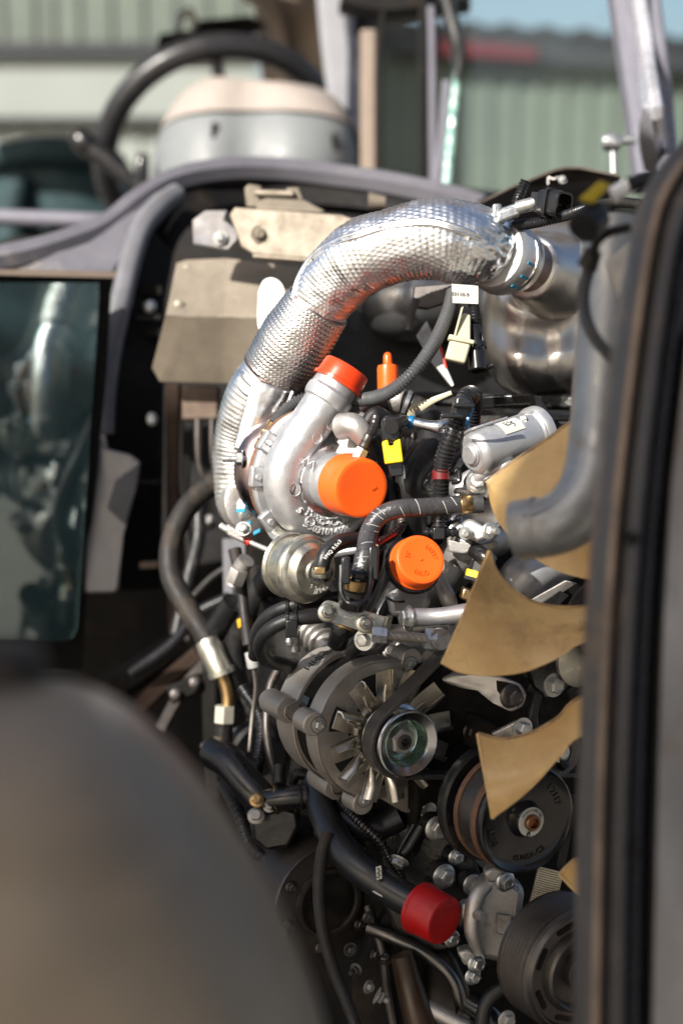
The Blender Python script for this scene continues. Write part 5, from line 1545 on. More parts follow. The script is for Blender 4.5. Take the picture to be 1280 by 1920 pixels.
for e in ears:
    q = R(e)
    rr = ar + .0045
    part('bolt_tube', B().lathe(ap(-.090, math.cos(q) * rr, math.sin(q) * rr), A, [(0, 0), (0, .010), (.004, .0115), (.042, .0115), (.043, 0)], 24), altm, al)
    part('bolt_tube', B().lathe(ap(-.020, math.cos(q) * rr, math.sin(q) * rr), A, [(0, 0), (0, .0105), (.0205, .0105), (.0215, .0095), (.0215, 0)], 24), altm, al)
    part('bolt_recess', B().lathe(ap(.0015, math.cos(q) * (rr - .004), math.sin(q) * (rr - .004)), A, [(0, 0), (.0003, .0075), (.0003, 0)], 24), soot, al)
    bolt(al, ap(.001, math.cos(q) * (rr - .004), math.sin(q) * (rr - .004)), A, .0046, 'washer', zincw)
# dark cooling windows in the drive end frame
for q0 in range(20, 380, 60):
    pol = []
    for k in range(7):
        q = R(q0 + 8 + 26 * k / 6)
        pol.append((math.cos(q) * ar * .82, math.sin(q) * ar * .82))
    for k in range(7):
        q = R(q0 + 34 - 26 * k / 6)
        pol.append((math.cos(q) * ar * .42, math.sin(q) * ar * .42))
    part('window', B().prism(pol, ap(.0012), L, Z, -A * .001), M('alternator window', (0.006, 0.006, 0.006), 0, 0.8) if 'alternator window' not in MATS else MATS['alternator window'], al)
# print on the rear frame barrel
text_mesh('14V 120A', ap(-.066, -ar * .48, ar * .88), A, (L * .88 + Z * .48), .006, .0001, inkm, al, cyl=(ap(-.066), A, ar))
text_mesh('A 115i IF', ap(-.056, -ar * .30, ar * .95), L * .95 + Z * .30, -A, .0065, .0001, inkm, al) if False else None
for k in range(14):
    q = R(98 + k * 2.6)
    part('print', B().box(ap(-.060, math.cos(q) * ar, math.sin(q) * ar), A * (.0045 if k % 3 else .002), (L * -math.sin(q) + Z * math.cos(q)) * .0009, (L * math.cos(q) + Z * math.sin(q)) * .0003), inkm, al)
# mounting ears
part('top_ear', B().slab([ap(0, .020, .052), ap(0, .040, .060), ap(0, .066, .082), ap(0, .078, .094), ap(0, .092, .090), ap(0, .096, .070), ap(0, .084, .052), ap(0, .060, .020)], -A * .018), altm, al, 0.002)
part('lower_ear', B().slab([ap(0, -.010, -.056), ap(0, .024, -.080), ap(0, .052, -.094), ap(0, .066, -.088), ap(0, .066, -.040), ap(0, .050, -.020)], -A * .016), altm, al, 0.002)
bolt(al, ap(.001, .044, -.079), A, .0105, 'flange', zinc)
part('ear_boss', B().lathe(ap(-.004, .084, .077), A, [(0, 0), (0, .017), (.010, .016), (.011, 0)], 32), altm, al)
bolt(al, ap(.007, .085, .076), A, .0085, 'flange', darksteel, scale_h=1.6)
# pressed steel fan
fc0 = .016
part('fan_disc', B().lathe(ap(fc0), A, [(0, 0), (0, .028), (.0016, .028), (.0016, 0)], 48), fanm, al)
NV = 12
for k in range(NV):
    q = R(360 / NV * k + 8 + random.uniform(-2, 2))
    er = L * math.cos(q) + Z * math.sin(q)
    et = L * -math.sin(q) + Z * math.cos(q)
    o = ap(fc0)
    rt = .0600
    wv = ((.020, -.0052, .0052, 0), (.034, -.0088, .0088, .0004), (.038, -.0090, .0078, .0008), (.047, -.0092, .0078, .0022), (rt, -.0092, .0070, .0040))

    def fv(u, w_, o=o, er=er, et=et):
        kk = u * 4
        i_ = min(int(kk), 3)
        t_ = kk - i_
        a_, b_ = wv[i_], wv[i_ + 1]
        r_, t0_, t1_, h_ = [a_[m] * (1 - t_) + b_[m] * t_ for m in range(4)]
        return o + er * r_ + et * (t0_ + (t1_ - t0_) * w_) + A * h_
    v = part('fan_vane', B().surf(fv, 16, 3, lambda u, w_: A * .0013), fanm, al, angle=40)

    def fb_(u, w_, o=o, er=er, et=et):
        # upright blade, rolled out of the arm's edge
        r_ = .031 + (rt + .0005 - .031) * u
        h_ = .0004 + .0042 * u + .0016
        hb = (.0015 + .0060 * min(1, u * 1.8))
        return o + er * (r_ - .003 * w_) + et * (-.0088 - .0022 * math.sin(w_ * math.pi * .5) + .0055 * w_ * w_) + A * (h_ + hb * w_)
    part('blade', B().surf(fb_, 10, 8, lambda u, w_, et=et: et * .0014), fanm, v, angle=60)
    part('rib', B().tube([o + er * .024 + A * .0016, o + er * .034 + et * .0005 + A * .0024, o + er * .046 - et * .002 + A * .0028], .0016, 8, 4), fanm, v)
    part('relief_hole', B().lathe(o + er * .0395 + et * .0085 + A * .0006, A, [(0, 0), (.0008, .0014), (.0008, 0)], 12), soot, v)
# pulley
p0 = .022
part('pulley', B().lathe(ap(p0), A, [(0, 0), (0, .0300), (.002, .0312), (.004, .0300), (.006, .0272), (.022, .0272), (.024, .0295), (.027, .0300), (.0285, .0293), (.0290, .0278), (.0265, .0225), (.0255, .0208), (.012, .0196), (.010, .017), (.010, 0)], 80), pulm, al)
part('pulley_bore', B().lathe(ap(p0 + .0101), A, [(0, 0), (.0002, .0168), (.0016, .0186), (.0150, .0205), (.0151, .0202), (.0018, .0182), (.0006, .0164), (.0006, 0)], 64), greenzn, al)
nut = part('pulley_nut', B().lathe(ap(p0 + .0105), A, [(0, .0125), (.002, .0128), (.009, .0122), (.0105, .0098), (.0105, .0065), (.006, .006), (.006, 0)], 6, ref=L * .8 + Z * .6), castd, al)
part('shaft_end', B().lathe(ap(p0 + .016), A, [(0, .0068), (.006, .0068), (.0066, .0055), (.0066, .0036), (.003, .0030), (.003, 0)], 28), darksteel, nut)
for q in range(0, 360, 60):
    part('spline_socket', B().lathe(ap(p0 + .0227, math.cos(R(q)) * .0030, math.sin(R(q)) * .0030), A, [(0, 0), (.0002, .0009), (.0002, 0)], 10), soot, nut)

# ------------------------------------------------------------------ drive belt over the alternator
beltm = M('ribbed belt back', (0.035, 0.033, 0.033), 0, 0.42, col2=(0.055, 0.05, 0.048), nscale=80, stretch=(1, 1, 3), bump=.15, bscale=700)
bl = thing('drive_belt', 'black drive belt wrapped round the alternator pulley', 'belt', tuple(ap(.034)))
bw0, bw1 = p0 + .0055, p0 + .0225
tq = R(128)
arc_pts = []
rb = .0292
for k in range(25):
    q = tq + (R(262) - tq) * k / 24
    arc_pts.append((math.cos(q) * rb, math.sin(q) * rb))
top_end = (arc_pts[0][0] + .100 * math.sin(tq) * 1.0, arc_pts[0][1] - .100 * math.cos(tq) * 1.0)
low_q = R(262)
low_end = (arc_pts[-1][0] + .20 * -math.sin(low_q), arc_pts[-1][1] + .20 * math.cos(low_q))
line = [(arc_pts[0][0] * (1 - t) + top_end[0] * t, arc_pts[0][1] * (1 - t) + top_end[1] * t) for t in (1.3, 1, .6, .3)] + arc_pts + [(arc_pts[-1][0] * (1 - t) + low_end[0] * t, arc_pts[-1][1] * (1 - t) + low_end[1] * t) for t in (.3, .6, 1)]
rows = []
for i, (x, z) in enumerate(line):
    x0, z0_ = line[max(i - 1, 0)]
    x1, z1_ = line[min(i + 1, len(line) - 1)]
    tx, tz_ = x1 - x0, z1_ - z0_
    l_ = math.hypot(tx, tz_)
    nx, nz = tz_ / l_, -tx / l_
    if i < 4:
        pass
    sg = -1
    rows.append([ap(bw0, x, z), ap(bw1, x, z), ap(bw1, x + sg * nx * .0042 * -1, z + sg * nz * .0042 * -1), ap(bw0, x + sg * nx * .0042 * -1, z + sg * nz * .0042 * -1)])
part('belt', B().rows(rows, True), beltm, bl, 0.0006)

# ------------------------------------------------------------------ tan nylon fan
fcn = P(1479, 1222, 1.33)
fan = thing('cooling_fan', 'tan nylon cooling fan with broad curved blades at right', 'fan', tuple(fcn))
part('hub', B().lathe(fcn - A * .03, A, [(0, 0), (0, .07), (.04, .075), (.05, .06), (.05, 0)], 40), nylon, fan)


nyledge = M('worn nylon edge', (0.42, 0.27, 0.115), 0, 0.55, col2=(0.13, 0.07, 0.035), nscale=90)


def blade(c00, c10, c01, c11, top, bot, tip, label, thick=.0032, twist=.015):
    """top / bot / tip: pixel polylines (x, y, d); top runs tip->root, bot tip->root, tip top->bottom"""
    tp_, bt_, ti_ = [catmull(pts(*q), 10) for q in (top, bot, tip)]

    def samp(c, t):
        k = t * (len(c) - 1)
        i = min(int(k), len(c) - 2)
        return c[i].lerp(c[i + 1], k - i)
    root0, root1 = tp_[-1], bt_[-1]

    def f(u, v):
        a = samp(tp_, u).lerp(samp(bt_, u), v)
        b = samp(ti_, v).lerp(root0.lerp(root1, v), u)
        c = (tp_[0].lerp(bt_[0], v)).lerp(root0.lerp(root1, v), u)
        return a + b - c - FW * (twist * math.sin(math.pi * v) * (1 - .4 * u)) * 0.8
    bl_ = part('blade', B().surf(f, 36, 26, lambda u, v: FW * thick), nylon, fan, 0.0008, angle=50)
    rim = [f(k / 30, 0) + FW * (thick * .5) for k in range(31)]
    part('worn_edge', B().tube(rim, thick * .62, 8, 1), nyledge, bl_)
    if (ti_[0] - ti_[-1]).length > .01:
        part('worn_edge', B().tube([f(0, k / 20) + FW * (thick * .5) for k in range(21)], thick * .55, 8, 1), nylon, bl_)
    return bl_


blade(0, 0, 0, 0, [(912, 906, 1.345), (960, 868, 1.34), (1030, 822, 1.33), (1080, 786, 1.325), (1200, 720, 1.32)],
      [(912, 906, 1.345), (925, 960, 1.325), (960, 1012, 1.305), (1020, 1058, 1.29), (1075, 1080, 1.28), (1130, 1086, 1.275), (1300, 1080, 1.27)],
      [(912, 906, 1.345), (912, 906.5, 1.345), (912, 907, 1.345)], '')
blade(0, 0, 0, 0, [(917, 1034, 1.325), (930, 1072, 1.32), (960, 1106, 1.315), (1005, 1132, 1.31), (1060, 1140, 1.305), (1120, 1138, 1.30), (1300, 1140, 1.30)],
      [(829, 1246, 1.285), (862, 1262, 1.28), (915, 1268, 1.275), (985, 1260, 1.27), (1050, 1232, 1.265), (1110, 1202, 1.26), (1300, 1190, 1.26)],
      [(917, 1034, 1.325), (888, 1100, 1.315), (858, 1175, 1.30), (829, 1246, 1.285)], '')
blade(0, 0, 0, 0, [(896, 1377, 1.315), (940, 1386, 1.31), (990, 1378, 1.305), (1045, 1348, 1.30), (1100, 1304, 1.295), (1300, 1260, 1.29)],
      [(924, 1535, 1.285), (965, 1505, 1.28), (1005, 1470, 1.275), (1050, 1420, 1.27), (1100, 1375, 1.265), (1300, 1300, 1.26)],
      [(896, 1377, 1.315), (904, 1430, 1.305), (914, 1485, 1.295), (924, 1535, 1.285)], '')
blade(0, 0, 0, 0, [(1050, 1640, 1.325), (1075, 1615, 1.32), (1110, 1590, 1.31), (1300, 1400, 1.29)],
      [(1105, 1700, 1.29), (1120, 1680, 1.285), (1140, 1650, 1.28), (1300, 1500, 1.27)],
      [(1050, 1640, 1.325), (1070, 1660, 1.31), (1090, 1680, 1.30), (1105, 1700, 1.29)], '')
fo = P(1082, 1170, 1.245)
text_mesh('wolfg', P(1078, 1172, 1.270), RX, UP, .011, .0012, nylon, fan)
# pulley and belt behind the blades at right
fp = thing('fan_pulley', 'ribbed black fan pulley half hidden behind the tan blades', 'pulley', tuple(P(1110, 1140, 1.40)))
prof = [(0, 0), (0, S(74))]
for k in range(7):
    prof += [(.003 + k * .004, S(74)), (.005 + k * .004, S(66))]
prof += [(.032, S(74)), (.034, S(72)), (.034, 0)]
part('sheave', B().lathe(P(1118, 1160, 1.43), A, prof, 64), pulm if False else darksteel, fp, angle=20)
part('flat_arm', B().slab(pts((985, 1130, 1.47), (1060, 1088, 1.45), (1082, 1094, 1.45), (1010, 1140, 1.47)), FW * .006), castd, fp, 0.001)
part('belt_run', B().slab(pts((1000, 1142, 1.46), (1050, 1108, 1.45), (1066, 1116, 1.45), (1040, 1142, 1.46)), FW * .012), rubber, fp)
part('disc', B().lathe(P(1085, 1235, 1.42), A, [(0, 0), (0, S(52)), (.004, S(52)), (.006, S(40)), (.006, 0)], 40), yzinc, fp)
lv2 = thing('slotted_lever', 'cast aluminium slotted arm with a dark bolt under the middle fan blade', 'arm', tuple(P(920, 1290, 1.42)))
part('arm', B().slab(pts((826, 1276, 1.43), (850, 1262, 1.43), (900, 1262, 1.43), (940, 1270, 1.42), (978, 1284, 1.415), (988, 1302, 1.415), (980, 1326, 1.415), (958, 1336, 1.415), (925, 1320, 1.42), (895, 1296, 1.43), (860, 1290, 1.43)), FW * .014), castd, lv2, 0.003)
part('slot', B().slab(pts((930, 1276, 1.414), (960, 1282, 1.411), (974, 1298, 1.411), (968, 1316, 1.411), (948, 1316, 1.412), (932, 1296, 1.413)), FW * .004), soot, lv2, 0.001)
bolt(lv2, P(956, 1305, 1.410), A, S(16), 'flange', darksteel, scale_h=1.3)
bk2 = thing('pump_bracket', 'black cast bracket with one bright bolt under the right fan blade', 'bracket', tuple(P(1040, 1270, 1.42)))
part('plate', B().slab(pts((985, 1255, 1.43), (1000, 1240, 1.43), (1110, 1216, 1.42), (1110, 1275, 1.42), (1070, 1290, 1.42), (1052, 1310, 1.42), (1020, 1310, 1.42), (1000, 1290, 1.43)), FW * .02), gloss, bk2, 0.004)
bolt(bk2, P(1037, 1284, 1.416), A, S(15), 'washer', zincw)
text_mesh('X35P', P(1035, 1250, 1.4165), RX, UP, .008, .0008, gloss, bk2)
ab = thing('adjuster_plate', 'bare steel adjuster plate with bolt above the lower fan blade', 'plate', tuple(P(960, 1370, 1.42)))
part('plate', B().slab(pts((920, 1376, 1.43), (968, 1352, 1.42), (992, 1356, 1.42), (996, 1376, 1.42), (940, 1392, 1.43)), FW * .01), castd, ab, 0.002)
bolt(ab, P(978, 1366, 1.418), A, S(14), 'washer', zinc)
bolt(ab, P(944, 1386, 1.425), A, S(8), 'washer', zincw)

# ------------------------------------------------------------------ water pump pulley with label
wpc = P(987, 1537, 1.385)
wp = thing('pump_pulley', 'black pump pulley with rusty rims and a round paper label', 'pulley', tuple(wpc))
pr = S(106, 1.385)
part('face', B().lathe(wpc, A, [(-.010, 0), (-.010, pr * .96), (-.002, pr), (0, pr * .985), (.001, pr * .95), (-.001, pr * .90), (-.003, pr * .80), (-.003, pr * .34), (.002, pr * .30), (.005, pr * .28), (.006, pr * .27), (.006, 0)], 88), gloss, wp)
part('rim', B().lathe(wpc, A, [(-.014, pr * .9), (-.014, pr * 1.00), (-.010, pr * 1.012), (-.006, pr * 1.0), (-.006, pr * .9)], 88), rust, wp)
part('belt_track', B().lathe(wpc, A, [(-.034, pr * .8), (-.034, pr * .975), (-.014, pr * .975), (-.014, pr * .8)], 88), darksteel, wp)
part('rim', B().lathe(wpc, A, [(-.040, pr * .8), (-.040, pr * 1.00), (-.037, pr * 1.012), (-.034, pr * 1.0), (-.034, pr * .8)], 88), rust, wp)
part('shield', B().lathe(wpc, A, [(-.062, 0), (-.062, pr * 1.05), (-.058, pr * 1.10), (-.050, pr * 1.10), (-.048, pr * 1.05), (-.048, 0)], 72), blackp, wp)
lab = part('label', B().lathe(wpc + A * .0062, A, [(0, pr * .11), (.0004, pr * .12), (.0004, pr * .262), (0, pr * .265)], 56), M('grey paper label', (0.55, 0.55, 0.52), 0, 0.55, var=0.1), wp)
part('hub_bore', B().lathe(wpc + A * .0060, A, [(0, pr * .15), (.004, pr * .15), (.005, pr * .13), (.005, pr * .10), (.001, pr * .09), (.001, 0)], 36), M('copper bore', (0.30, 0.15, 0.08), 0.9, 0.35), wp)
wl = wpc + A * .0068
text_mesh('P500154810K', wl, L, Z, .0042, .00012, inkm, lab, arc=(wl, pr * .215, 82, 1))
for dx, dz in ((-1, 0), (0, 0), (1, 0), (-1, -1), (1, -1), (0, -2), (-1, -2), (0, 1), (1, 1)):
    part('print', B().box(wl + L * (-.003 + dx * .0013) - Z * (pr * .20 - dz * .0013), L * .0006, Z * .0006, A * .0002), inkm, lab)
stampm = M('stamped dark steel', (0.05, 0.045, 0.04), 0.6, 0.35)
wf = wpc - A * .0022
text_mesh('LBN', wf, L, Z, .0085, .0005, stampm, wp, name='stamped_lettering', arc=(wf, pr * .72, 200, -1))
text_mesh('45105A-C2', wf, L, Z, .0070, .0005, stampm, wp, name='stamped_lettering', arc=(wf, pr * .72, 278, -1))
text_mesh('1 2117', wf, L, Z, .0080, .0005, stampm, wp, name='stamped_lettering', arc=(wf, pr * .72, 30, 1))
# lower belt run with cross ribs, crank pulley
lb_ = thing('ribbed_belt', 'belt with pale cross ribs running beside the crank pulley', 'belt', tuple(P(1015, 1690, 1.42)))
b0, b1 = P(1033, 1630, 1.415), P(998, 1772, 1.415)
bd = (b1 - b0).normalized()
bx = (RX * .95 - UP * .16)
bx = (bx - bd * bx.dot(bd)).normalized()
bn = bd.cross(bx)
if bn.dot(FW) < 0:
    bn = -bn
part('strap', B().box((b0 + b1) / 2 + bn * .004, bd * ((b1 - b0).length / 2), bx * S(24), bn * .002), rubberd, lb_)
nr = 34
for k in range(nr):
    c = b0.lerp(b1, (k + .5) / nr)
    part('rib', B().box(c + bn * .001, bd * ((b1 - b0).length / nr * .33), bx * S(23.5), bn * .0012), M('pale belt rib', (0.58, 0.52, 0.40), 0.1, 0.5, var=.3, nscale=200) if 'pale belt rib' not in MATS else MATS['pale belt rib'], lb_)
part('long_run', B().box(P(1062, 1560, 1.43), (P(1050, 1640, 1.43) - P(1078, 1500, 1.43)) / 2, RX * S(8), FW * .003), rubberd, lb_)
cpc = P(1098, 1828, 1.36)
cp2 = thing('crank_pulley', 'dark slotted crank pulley with grooved rim at the bottom right', 'pulley', tuple(cpc))
cr = S(118, 1.36)
prof = [(-.050, 0), (-.050, cr * 1.05)]
for k in range(7):
    prof += [(-.046 + k * .0045, cr * 1.05), (-.044 + k * .0045, cr * .99)]
prof += [(-.012, cr * 1.05), (-.010, cr * 1.0), (-.006, cr * .96), (-.006, cr * .93), (-.010, cr * .90), (-.010, cr * .70), (-.004, cr * .66), (-.002, cr * .62), (-.004, cr * .58), (-.010, cr * .54), (-.012, cr * .30), (-.004, cr * .28), (-.004, 0)]
part('sheave', B().lathe(cpc, A, prof, 96), darksteel, cp2, angle=24)
for q in (155, 205, 110, 250):
    dv = L * math.cos(R(q)) + Z * math.sin(R(q))
    tv = L * -math.sin(R(q)) + Z * math.cos(R(q))
    pol = [cpc - A * .0098 + dv * (cr * .80) + tv * (x * cr) + dv * (y * cr) for x, y in ((-.16, -.045), (-.19, 0), (-.16, .045), (.16, .045), (.19, 0), (.16, -.045))]
    part('slot', B().slab(pol, A * .0006), soot, cp2)
bolt(cp2, cpc - A * .004, A, cr * .14, 'washer', darksteel)

# ------------------------------------------------------------------ water pump casting, lower bolts, lower red cap and black tube
wpm = thing('water_pump', 'grey cast water pump body with boss and bolts beside the ribbed belt', 'pump', tuple(P(925, 1720, 1.45)))
part('cover', B().slab(pts((898, 1652, 1.44), (940, 1640, 1.44), (985, 1668, 1.44), (980, 1700, 1.44), (968, 1790, 1.44), (950, 1808, 1.44), (905, 1800, 1.44), (880, 1780, 1.44), (876, 1720, 1.44)), FW * .035), castd, wpm, 0.006)
part('volute_rib', B().tube(pts((915, 1658, 1.425), (896, 1678, 1.422), (886, 1710, 1.42), (886, 1750, 1.42), (900, 1786, 1.425)), [S(11), S(15), S(16), S(15), S(11)], 22, 6), castd, wpm)
part('pad', B().box(P(944, 1733, 1.4385), RX * S(14) - UP * S(2), UP * S(19), FW * .003), castd, wpm, 0.0012)
text_mesh('X', P(944, 1733, 1.4350), RX, UP, .010, .0006, castd, wpm)
part('lug', B().slab(pts((862, 1696, 1.425), (886, 1692, 1.425), (894, 1708, 1.425), (890, 1732, 1.425), (864, 1726, 1.425)), FW * .02), castd, wpm, 0.003)
part('dowel', B().tube(pts((888, 1712, 1.42), (906, 1719, 1.405)), [S(12), S(9)], 18, 2), castd, wpm)
part('lug', B().slab(pts((856, 1785, 1.43), (880, 1778, 1.43), (905, 1796, 1.43), (900, 1815, 1.43), (870, 1812, 1.43)), FW * .02), castd, wpm, 0.003)
part('lug', B().slab(pts((906, 1634, 1.44), (930, 1624, 1.44), (962, 1640, 1.44), (950, 1660, 1.44), (912, 1656, 1.44)), FW * .02), castd, wpm, 0.003)
for x, y, r, d in ((946, 1652, 14, 1.436), (892, 1806, 13, 1.424), (885, 1830, 12, 1.44)):
    bolt(wpm, P(x, y, d), A, S(r), 'flange', zinc)
# timing case bolts
tcv = thing('front_plate', 'oily black front plate carrying flange bolts below the alternator', 'plate', tuple(P(820, 1600, 1.47)))
part('plate', B().slab(pts((715, 1570, 1.50), (760, 1540, 1.50), (860, 1500, 1.49), (900, 1640, 1.48), (880, 1700, 1.48), (860, 1780, 1.49), (760, 1800, 1.50), (720, 1700, 1.50)), FW * .03), blackp, tcv, 0.004)
for x, y, r, d in ((817, 1553, 17, 1.472), (831, 1643, 17, 1.465), (884, 1658, 14, 1.46), (854, 1607, 12, 1.475), (846, 1760, 12, 1.47)):
    part('boss', B().lathe(P(x, y, d) - A * .010, A, [(0, 0), (0, S(r * 1.6)), (.0095, S(r * 1.5)), (.010, 0)], 28), blackp, tcv)
    bolt(tcv, P(x, y, d), A, S(r), 'flange', zincw if r > 13 else zinc)
text_mesh('31 M', P(792, 1590, 1.497), RX, UP, .011, .0015, gloss, tcv)
text_mesh('P4 B52', P(798, 1612, 1.497), RX, UP, .011, .0015, gloss, tcv)
part('rib', B().tube(pts((790, 1548, 1.47), (768, 1586, 1.47), (756, 1602, 1.47)), S(9), 14, 4), blackp, tcv)
part('rib', B().tube(pts((776, 1546, 1.475), (756, 1580, 1.475), (746, 1600, 1.475)), S(5), 12, 4), blackp, tcv)
bolt(tcv, P(750, 1612, 1.46), (-UP * .75 - RX * .45 - FW * .5), S(13), 'flange', zincw)
# tube to the lower red cap
q = [(592, 1470, 1.56), (606, 1520, 1.53), (632, 1578, 1.49), (668, 1622, 1.465), (722, 1662, 1.45), (776, 1694, 1.435), (800, 1706, 1.43)]
h = hose('water_tube', 'long black painted water tube running down to the lower red cap', 'tube', q, 30, bluepipe, 32, rl=[28, 29, 30, 31, 31, 31, 31])
tax = (P(800, 1706, 1.43) - P(760, 1685, 1.44)).normalized()
part('rolled_bead', B().lathe(P(772, 1692, 1.437), tax, [(-.004, S(28)), (0, S(33)), (.004, S(28))], 36), bluepipe, h)
dcl = P(709, 1634, 1.4335)
part('label', B().slab(pts((706, 1650, 1.4345), (704, 1626, 1.4345), (714, 1623, 1.4345), (716, 1647, 1.4345)), FW * .0008), labelm, h)
for k in range(5):
    part('print', B().box(P(710 + (k % 2) * 2 - 1, 1629 + k * 4, 1.4342), RX * S(2.6), UP * S(1.2), FW * .0002), inkm, h)
rax = (A * .86 + L * .25 - Z * .10).normalized()
c4_ = cap('protective_cap', 'dull red cap on the lower water tube at the bottom', redcap, P(786, 1702, 1.432), rax, S(47), .030, .003, lip=.0012)

# ------------------------------------------------------------------ lower left: thermostat elbow, drum, hoses and bolts
h = hose('coolant_elbow', 'glossy black elbow tube left of the alternator ending in a brass ringed joint', 'tube', [(400, 1410, 1.62), (430, 1430, 1.60), (470, 1478, 1.58), (500, 1512, 1.57)], 32, gloss, 28)
part('joint', B().tube(pts((500, 1504, 1.56), (540, 1496, 1.55), (600, 1490, 1.55)), [S(26), S(25), S(24)], 24, 4), gloss, h)
for x in (517, 552):
    part('brass_ring', B().lathe(P(x, 1500 - (x - 517) * .1, 1.556), RX + UP * .1, [(-.0014, S(22)), (-.001, S(29)), (.001, S(29)), (.0014, S(22))], 36), brass, h)
part('stub', B().tube(pts((525, 1470, 1.55), (524, 1436, 1.56)), S(12), 16, 2), blackp, h)
part('loop', B().tube(pts((545, 1470, 1.57), (556, 1452, 1.57), (580, 1456, 1.57), (590, 1478, 1.57)), S(12), 14, 6), blackp, h)
fb = thing('valve_housing', 'black housing with oily fittings under the brass ringed joint', 'housing', tuple(P(510, 1550, 1.56)))
part('body', B().slab(pts((470, 1516, 1.56), (500, 1504, 1.56), (556, 1520, 1.55), (562, 1550, 1.55), (540, 1590, 1.55), (500, 1596, 1.56), (472, 1576, 1.56)), FW * .05), blackp, fb, 0.004)
for x, y, r in ((482, 1500, 11), (505, 1512, 9), (480, 1530, 12)):
    bolt(fb, P(x, y, 1.55), -FW + UP * .5, S(r), 'flange', brass if r == 11 else castd)
part('neck', B().tube(pts((562, 1496, 1.545), (610, 1488, 1.545)), S(22), 20, 2, rf=ribs(.006, .001), step=.001), blackp, fb)
dm = thing('starter_drum', 'large round dusty black drum with a worn strap edge at bottom left', 'drum', tuple(P(620, 1690, 1.56)))
dc_ = P(612, 1690, 1.57)
part('shell', B().lathe(dc_, A, [(-.10, 0), (-.10, S(120)), (-.012, S(124)), (.0, S(118)), (.002, S(108)), (.003, 0)], 64), M('dusty black drum', (0.018, 0.015, 0.013), 0.1, 0.6, col2=(0.028, 0.022, 0.018), nscale=8, dirt=(0.04, 0.03, 0.022), damount=.3, dscale=20), dm)
st_ = [dc_ + A * .004 + (L * math.cos(R(k)) + Z * math.sin(R(k))) * S(121) for k in range(78, 206, 8)]
part('strap', B().tube(st_, S(4), 10, 2, flat=(1.3, .6)), darksteel, dm)
part('strap_end', B().lathe(st_[-1], A, [(-.006, S(12)), (.006, S(14)), (.008, S(10)), (.008, 0)], 18), castd, dm)
part('raised_ring', B().lathe(dc_ + A * .003, A, [(0, S(74)), (.004, S(72)), (.004, S(64)), (0, S(62))], 56), darksteel, dm)
for q in (100, 150, 200, 260, 320):
    bolt(dm, dc_ + A * .003 + (L * math.cos(R(q)) + Z * math.sin(R(q))) * S(96), A, S(9), 'flange', darksteel)
h = hose('rubber_cable', 'dusty black rubber cable hanging in front of the round drum', 'cable', [(614, 1560, 1.48), (602, 1610, 1.475), (598, 1680, 1.47), (606, 1750, 1.46), (626, 1820, 1.45), (650, 1880, 1.44), (680, 1960, 1.43)], 12, rubberd, 18)
h = hose('rubber_cable', 'thin black hose behind the alternator foot at the bottom', 'cable', [(650, 1540, 1.52), (690, 1552, 1.50), (720, 1545, 1.50), (750, 1530, 1.50)], 26, bluepipe, 22)
sk = thing('lower_flange', 'black lower flange with small oily bolts at the bottom of the bay', 'flange', tuple(P(720, 1800, 1.50)))
part('plate', B().slab(pts((690, 1760, 1.51), (740, 1690, 1.50), (800, 1740, 1.50), (790, 1960, 1.50), (660, 1960, 1.52), (660, 1840, 1.52)), FW * .03), soot, sk, 0.004)
for x, y, r, k_, ax_ in ((656, 1780, 11, 'washer', A), (668, 1818, 11, 'stud', A * .4 - L * .8), (706, 1866, 14, 'stud', A * .3 + L * .5 - Z * .3), (722, 1800, 11, 'washer', A * .3 - L * .3 + Z), (700, 1790, 10, 'flange', A + L * .5), (760, 1725, 9, 'washer', A)):
    bolt(sk, P(x, y, 1.475), ax_.normalized(), S(r * .85), k_, darksteel if r != 14 else castd)
part('lever', B().tube(pts((752, 1790, 1.47), (768, 1850, 1.47), (790, 1930, 1.46)), [S(22), S(26), S(30)], 16, 5), M('brown oily casting', (0.05, 0.028, 0.014), 0.3, 0.4, var=.5, nscale=14), sk)
part('stub', B().tube(pts((800, 1890, 1.47), (840, 1910, 1.46), (880, 1930, 1.45)), [S(18), S(16), S(16)], 18, 4), castd, sk)
part('stub', B().tube(pts((880, 1880, 1.46), (910, 1900, 1.45), (930, 1925, 1.45)), S(22), 18, 4), gloss, sk)
bolt(sk, P(948, 1912, 1.43), A, S(13), 'flange', castd)
bolt(sk, P(690, 1850, 1.48), A + L * .4, S(9), 'washer', castd)

# ------------------------------------------------------------------ foreground: elbow pipe, seal, connector, tank
el = thing('intercooler_pipe', 'bent galvanised air pipe in front of the top fan blade', 'pipe', tuple(P(1110, 800, 1.2)))
part('tube', B().tube(pts((1150, 420, 1.22), (1146, 560, 1.21), (1136, 700, 1.20), (1128, 820, 1.19), (1112, 910, 1.18), (1076, 962, 1.175), (1036, 985, 1.175), (1002, 990, 1.18)), [S(62, 1.2)] * 5 + [S(60, 1.18), S(57, 1.18), S(56, 1.18)], 48, 10), galv, el, angle=60)
eax = (P(1002, 990, 1.18) - P(1036, 985, 1.175)).normalized()
part('bead', B().lathe(P(1006, 989.4, 1.1795), eax, [(-.003, S(52, 1.18)), (-.002, S(57.5, 1.18)), (0, S(59, 1.18)), (.002, S(57.5, 1.18)), (.003, S(52, 1.18))], 56), galv, el)
part('open_lip', B().lathe(P(1000, 990.3, 1.18), eax, [(0, S(50, 1.18)), (0, S(56.5, 1.18)), (.012, S(57, 1.18)), (.014, S(55, 1.18)), (.014, S(50, 1.18))], 56), galv, el)

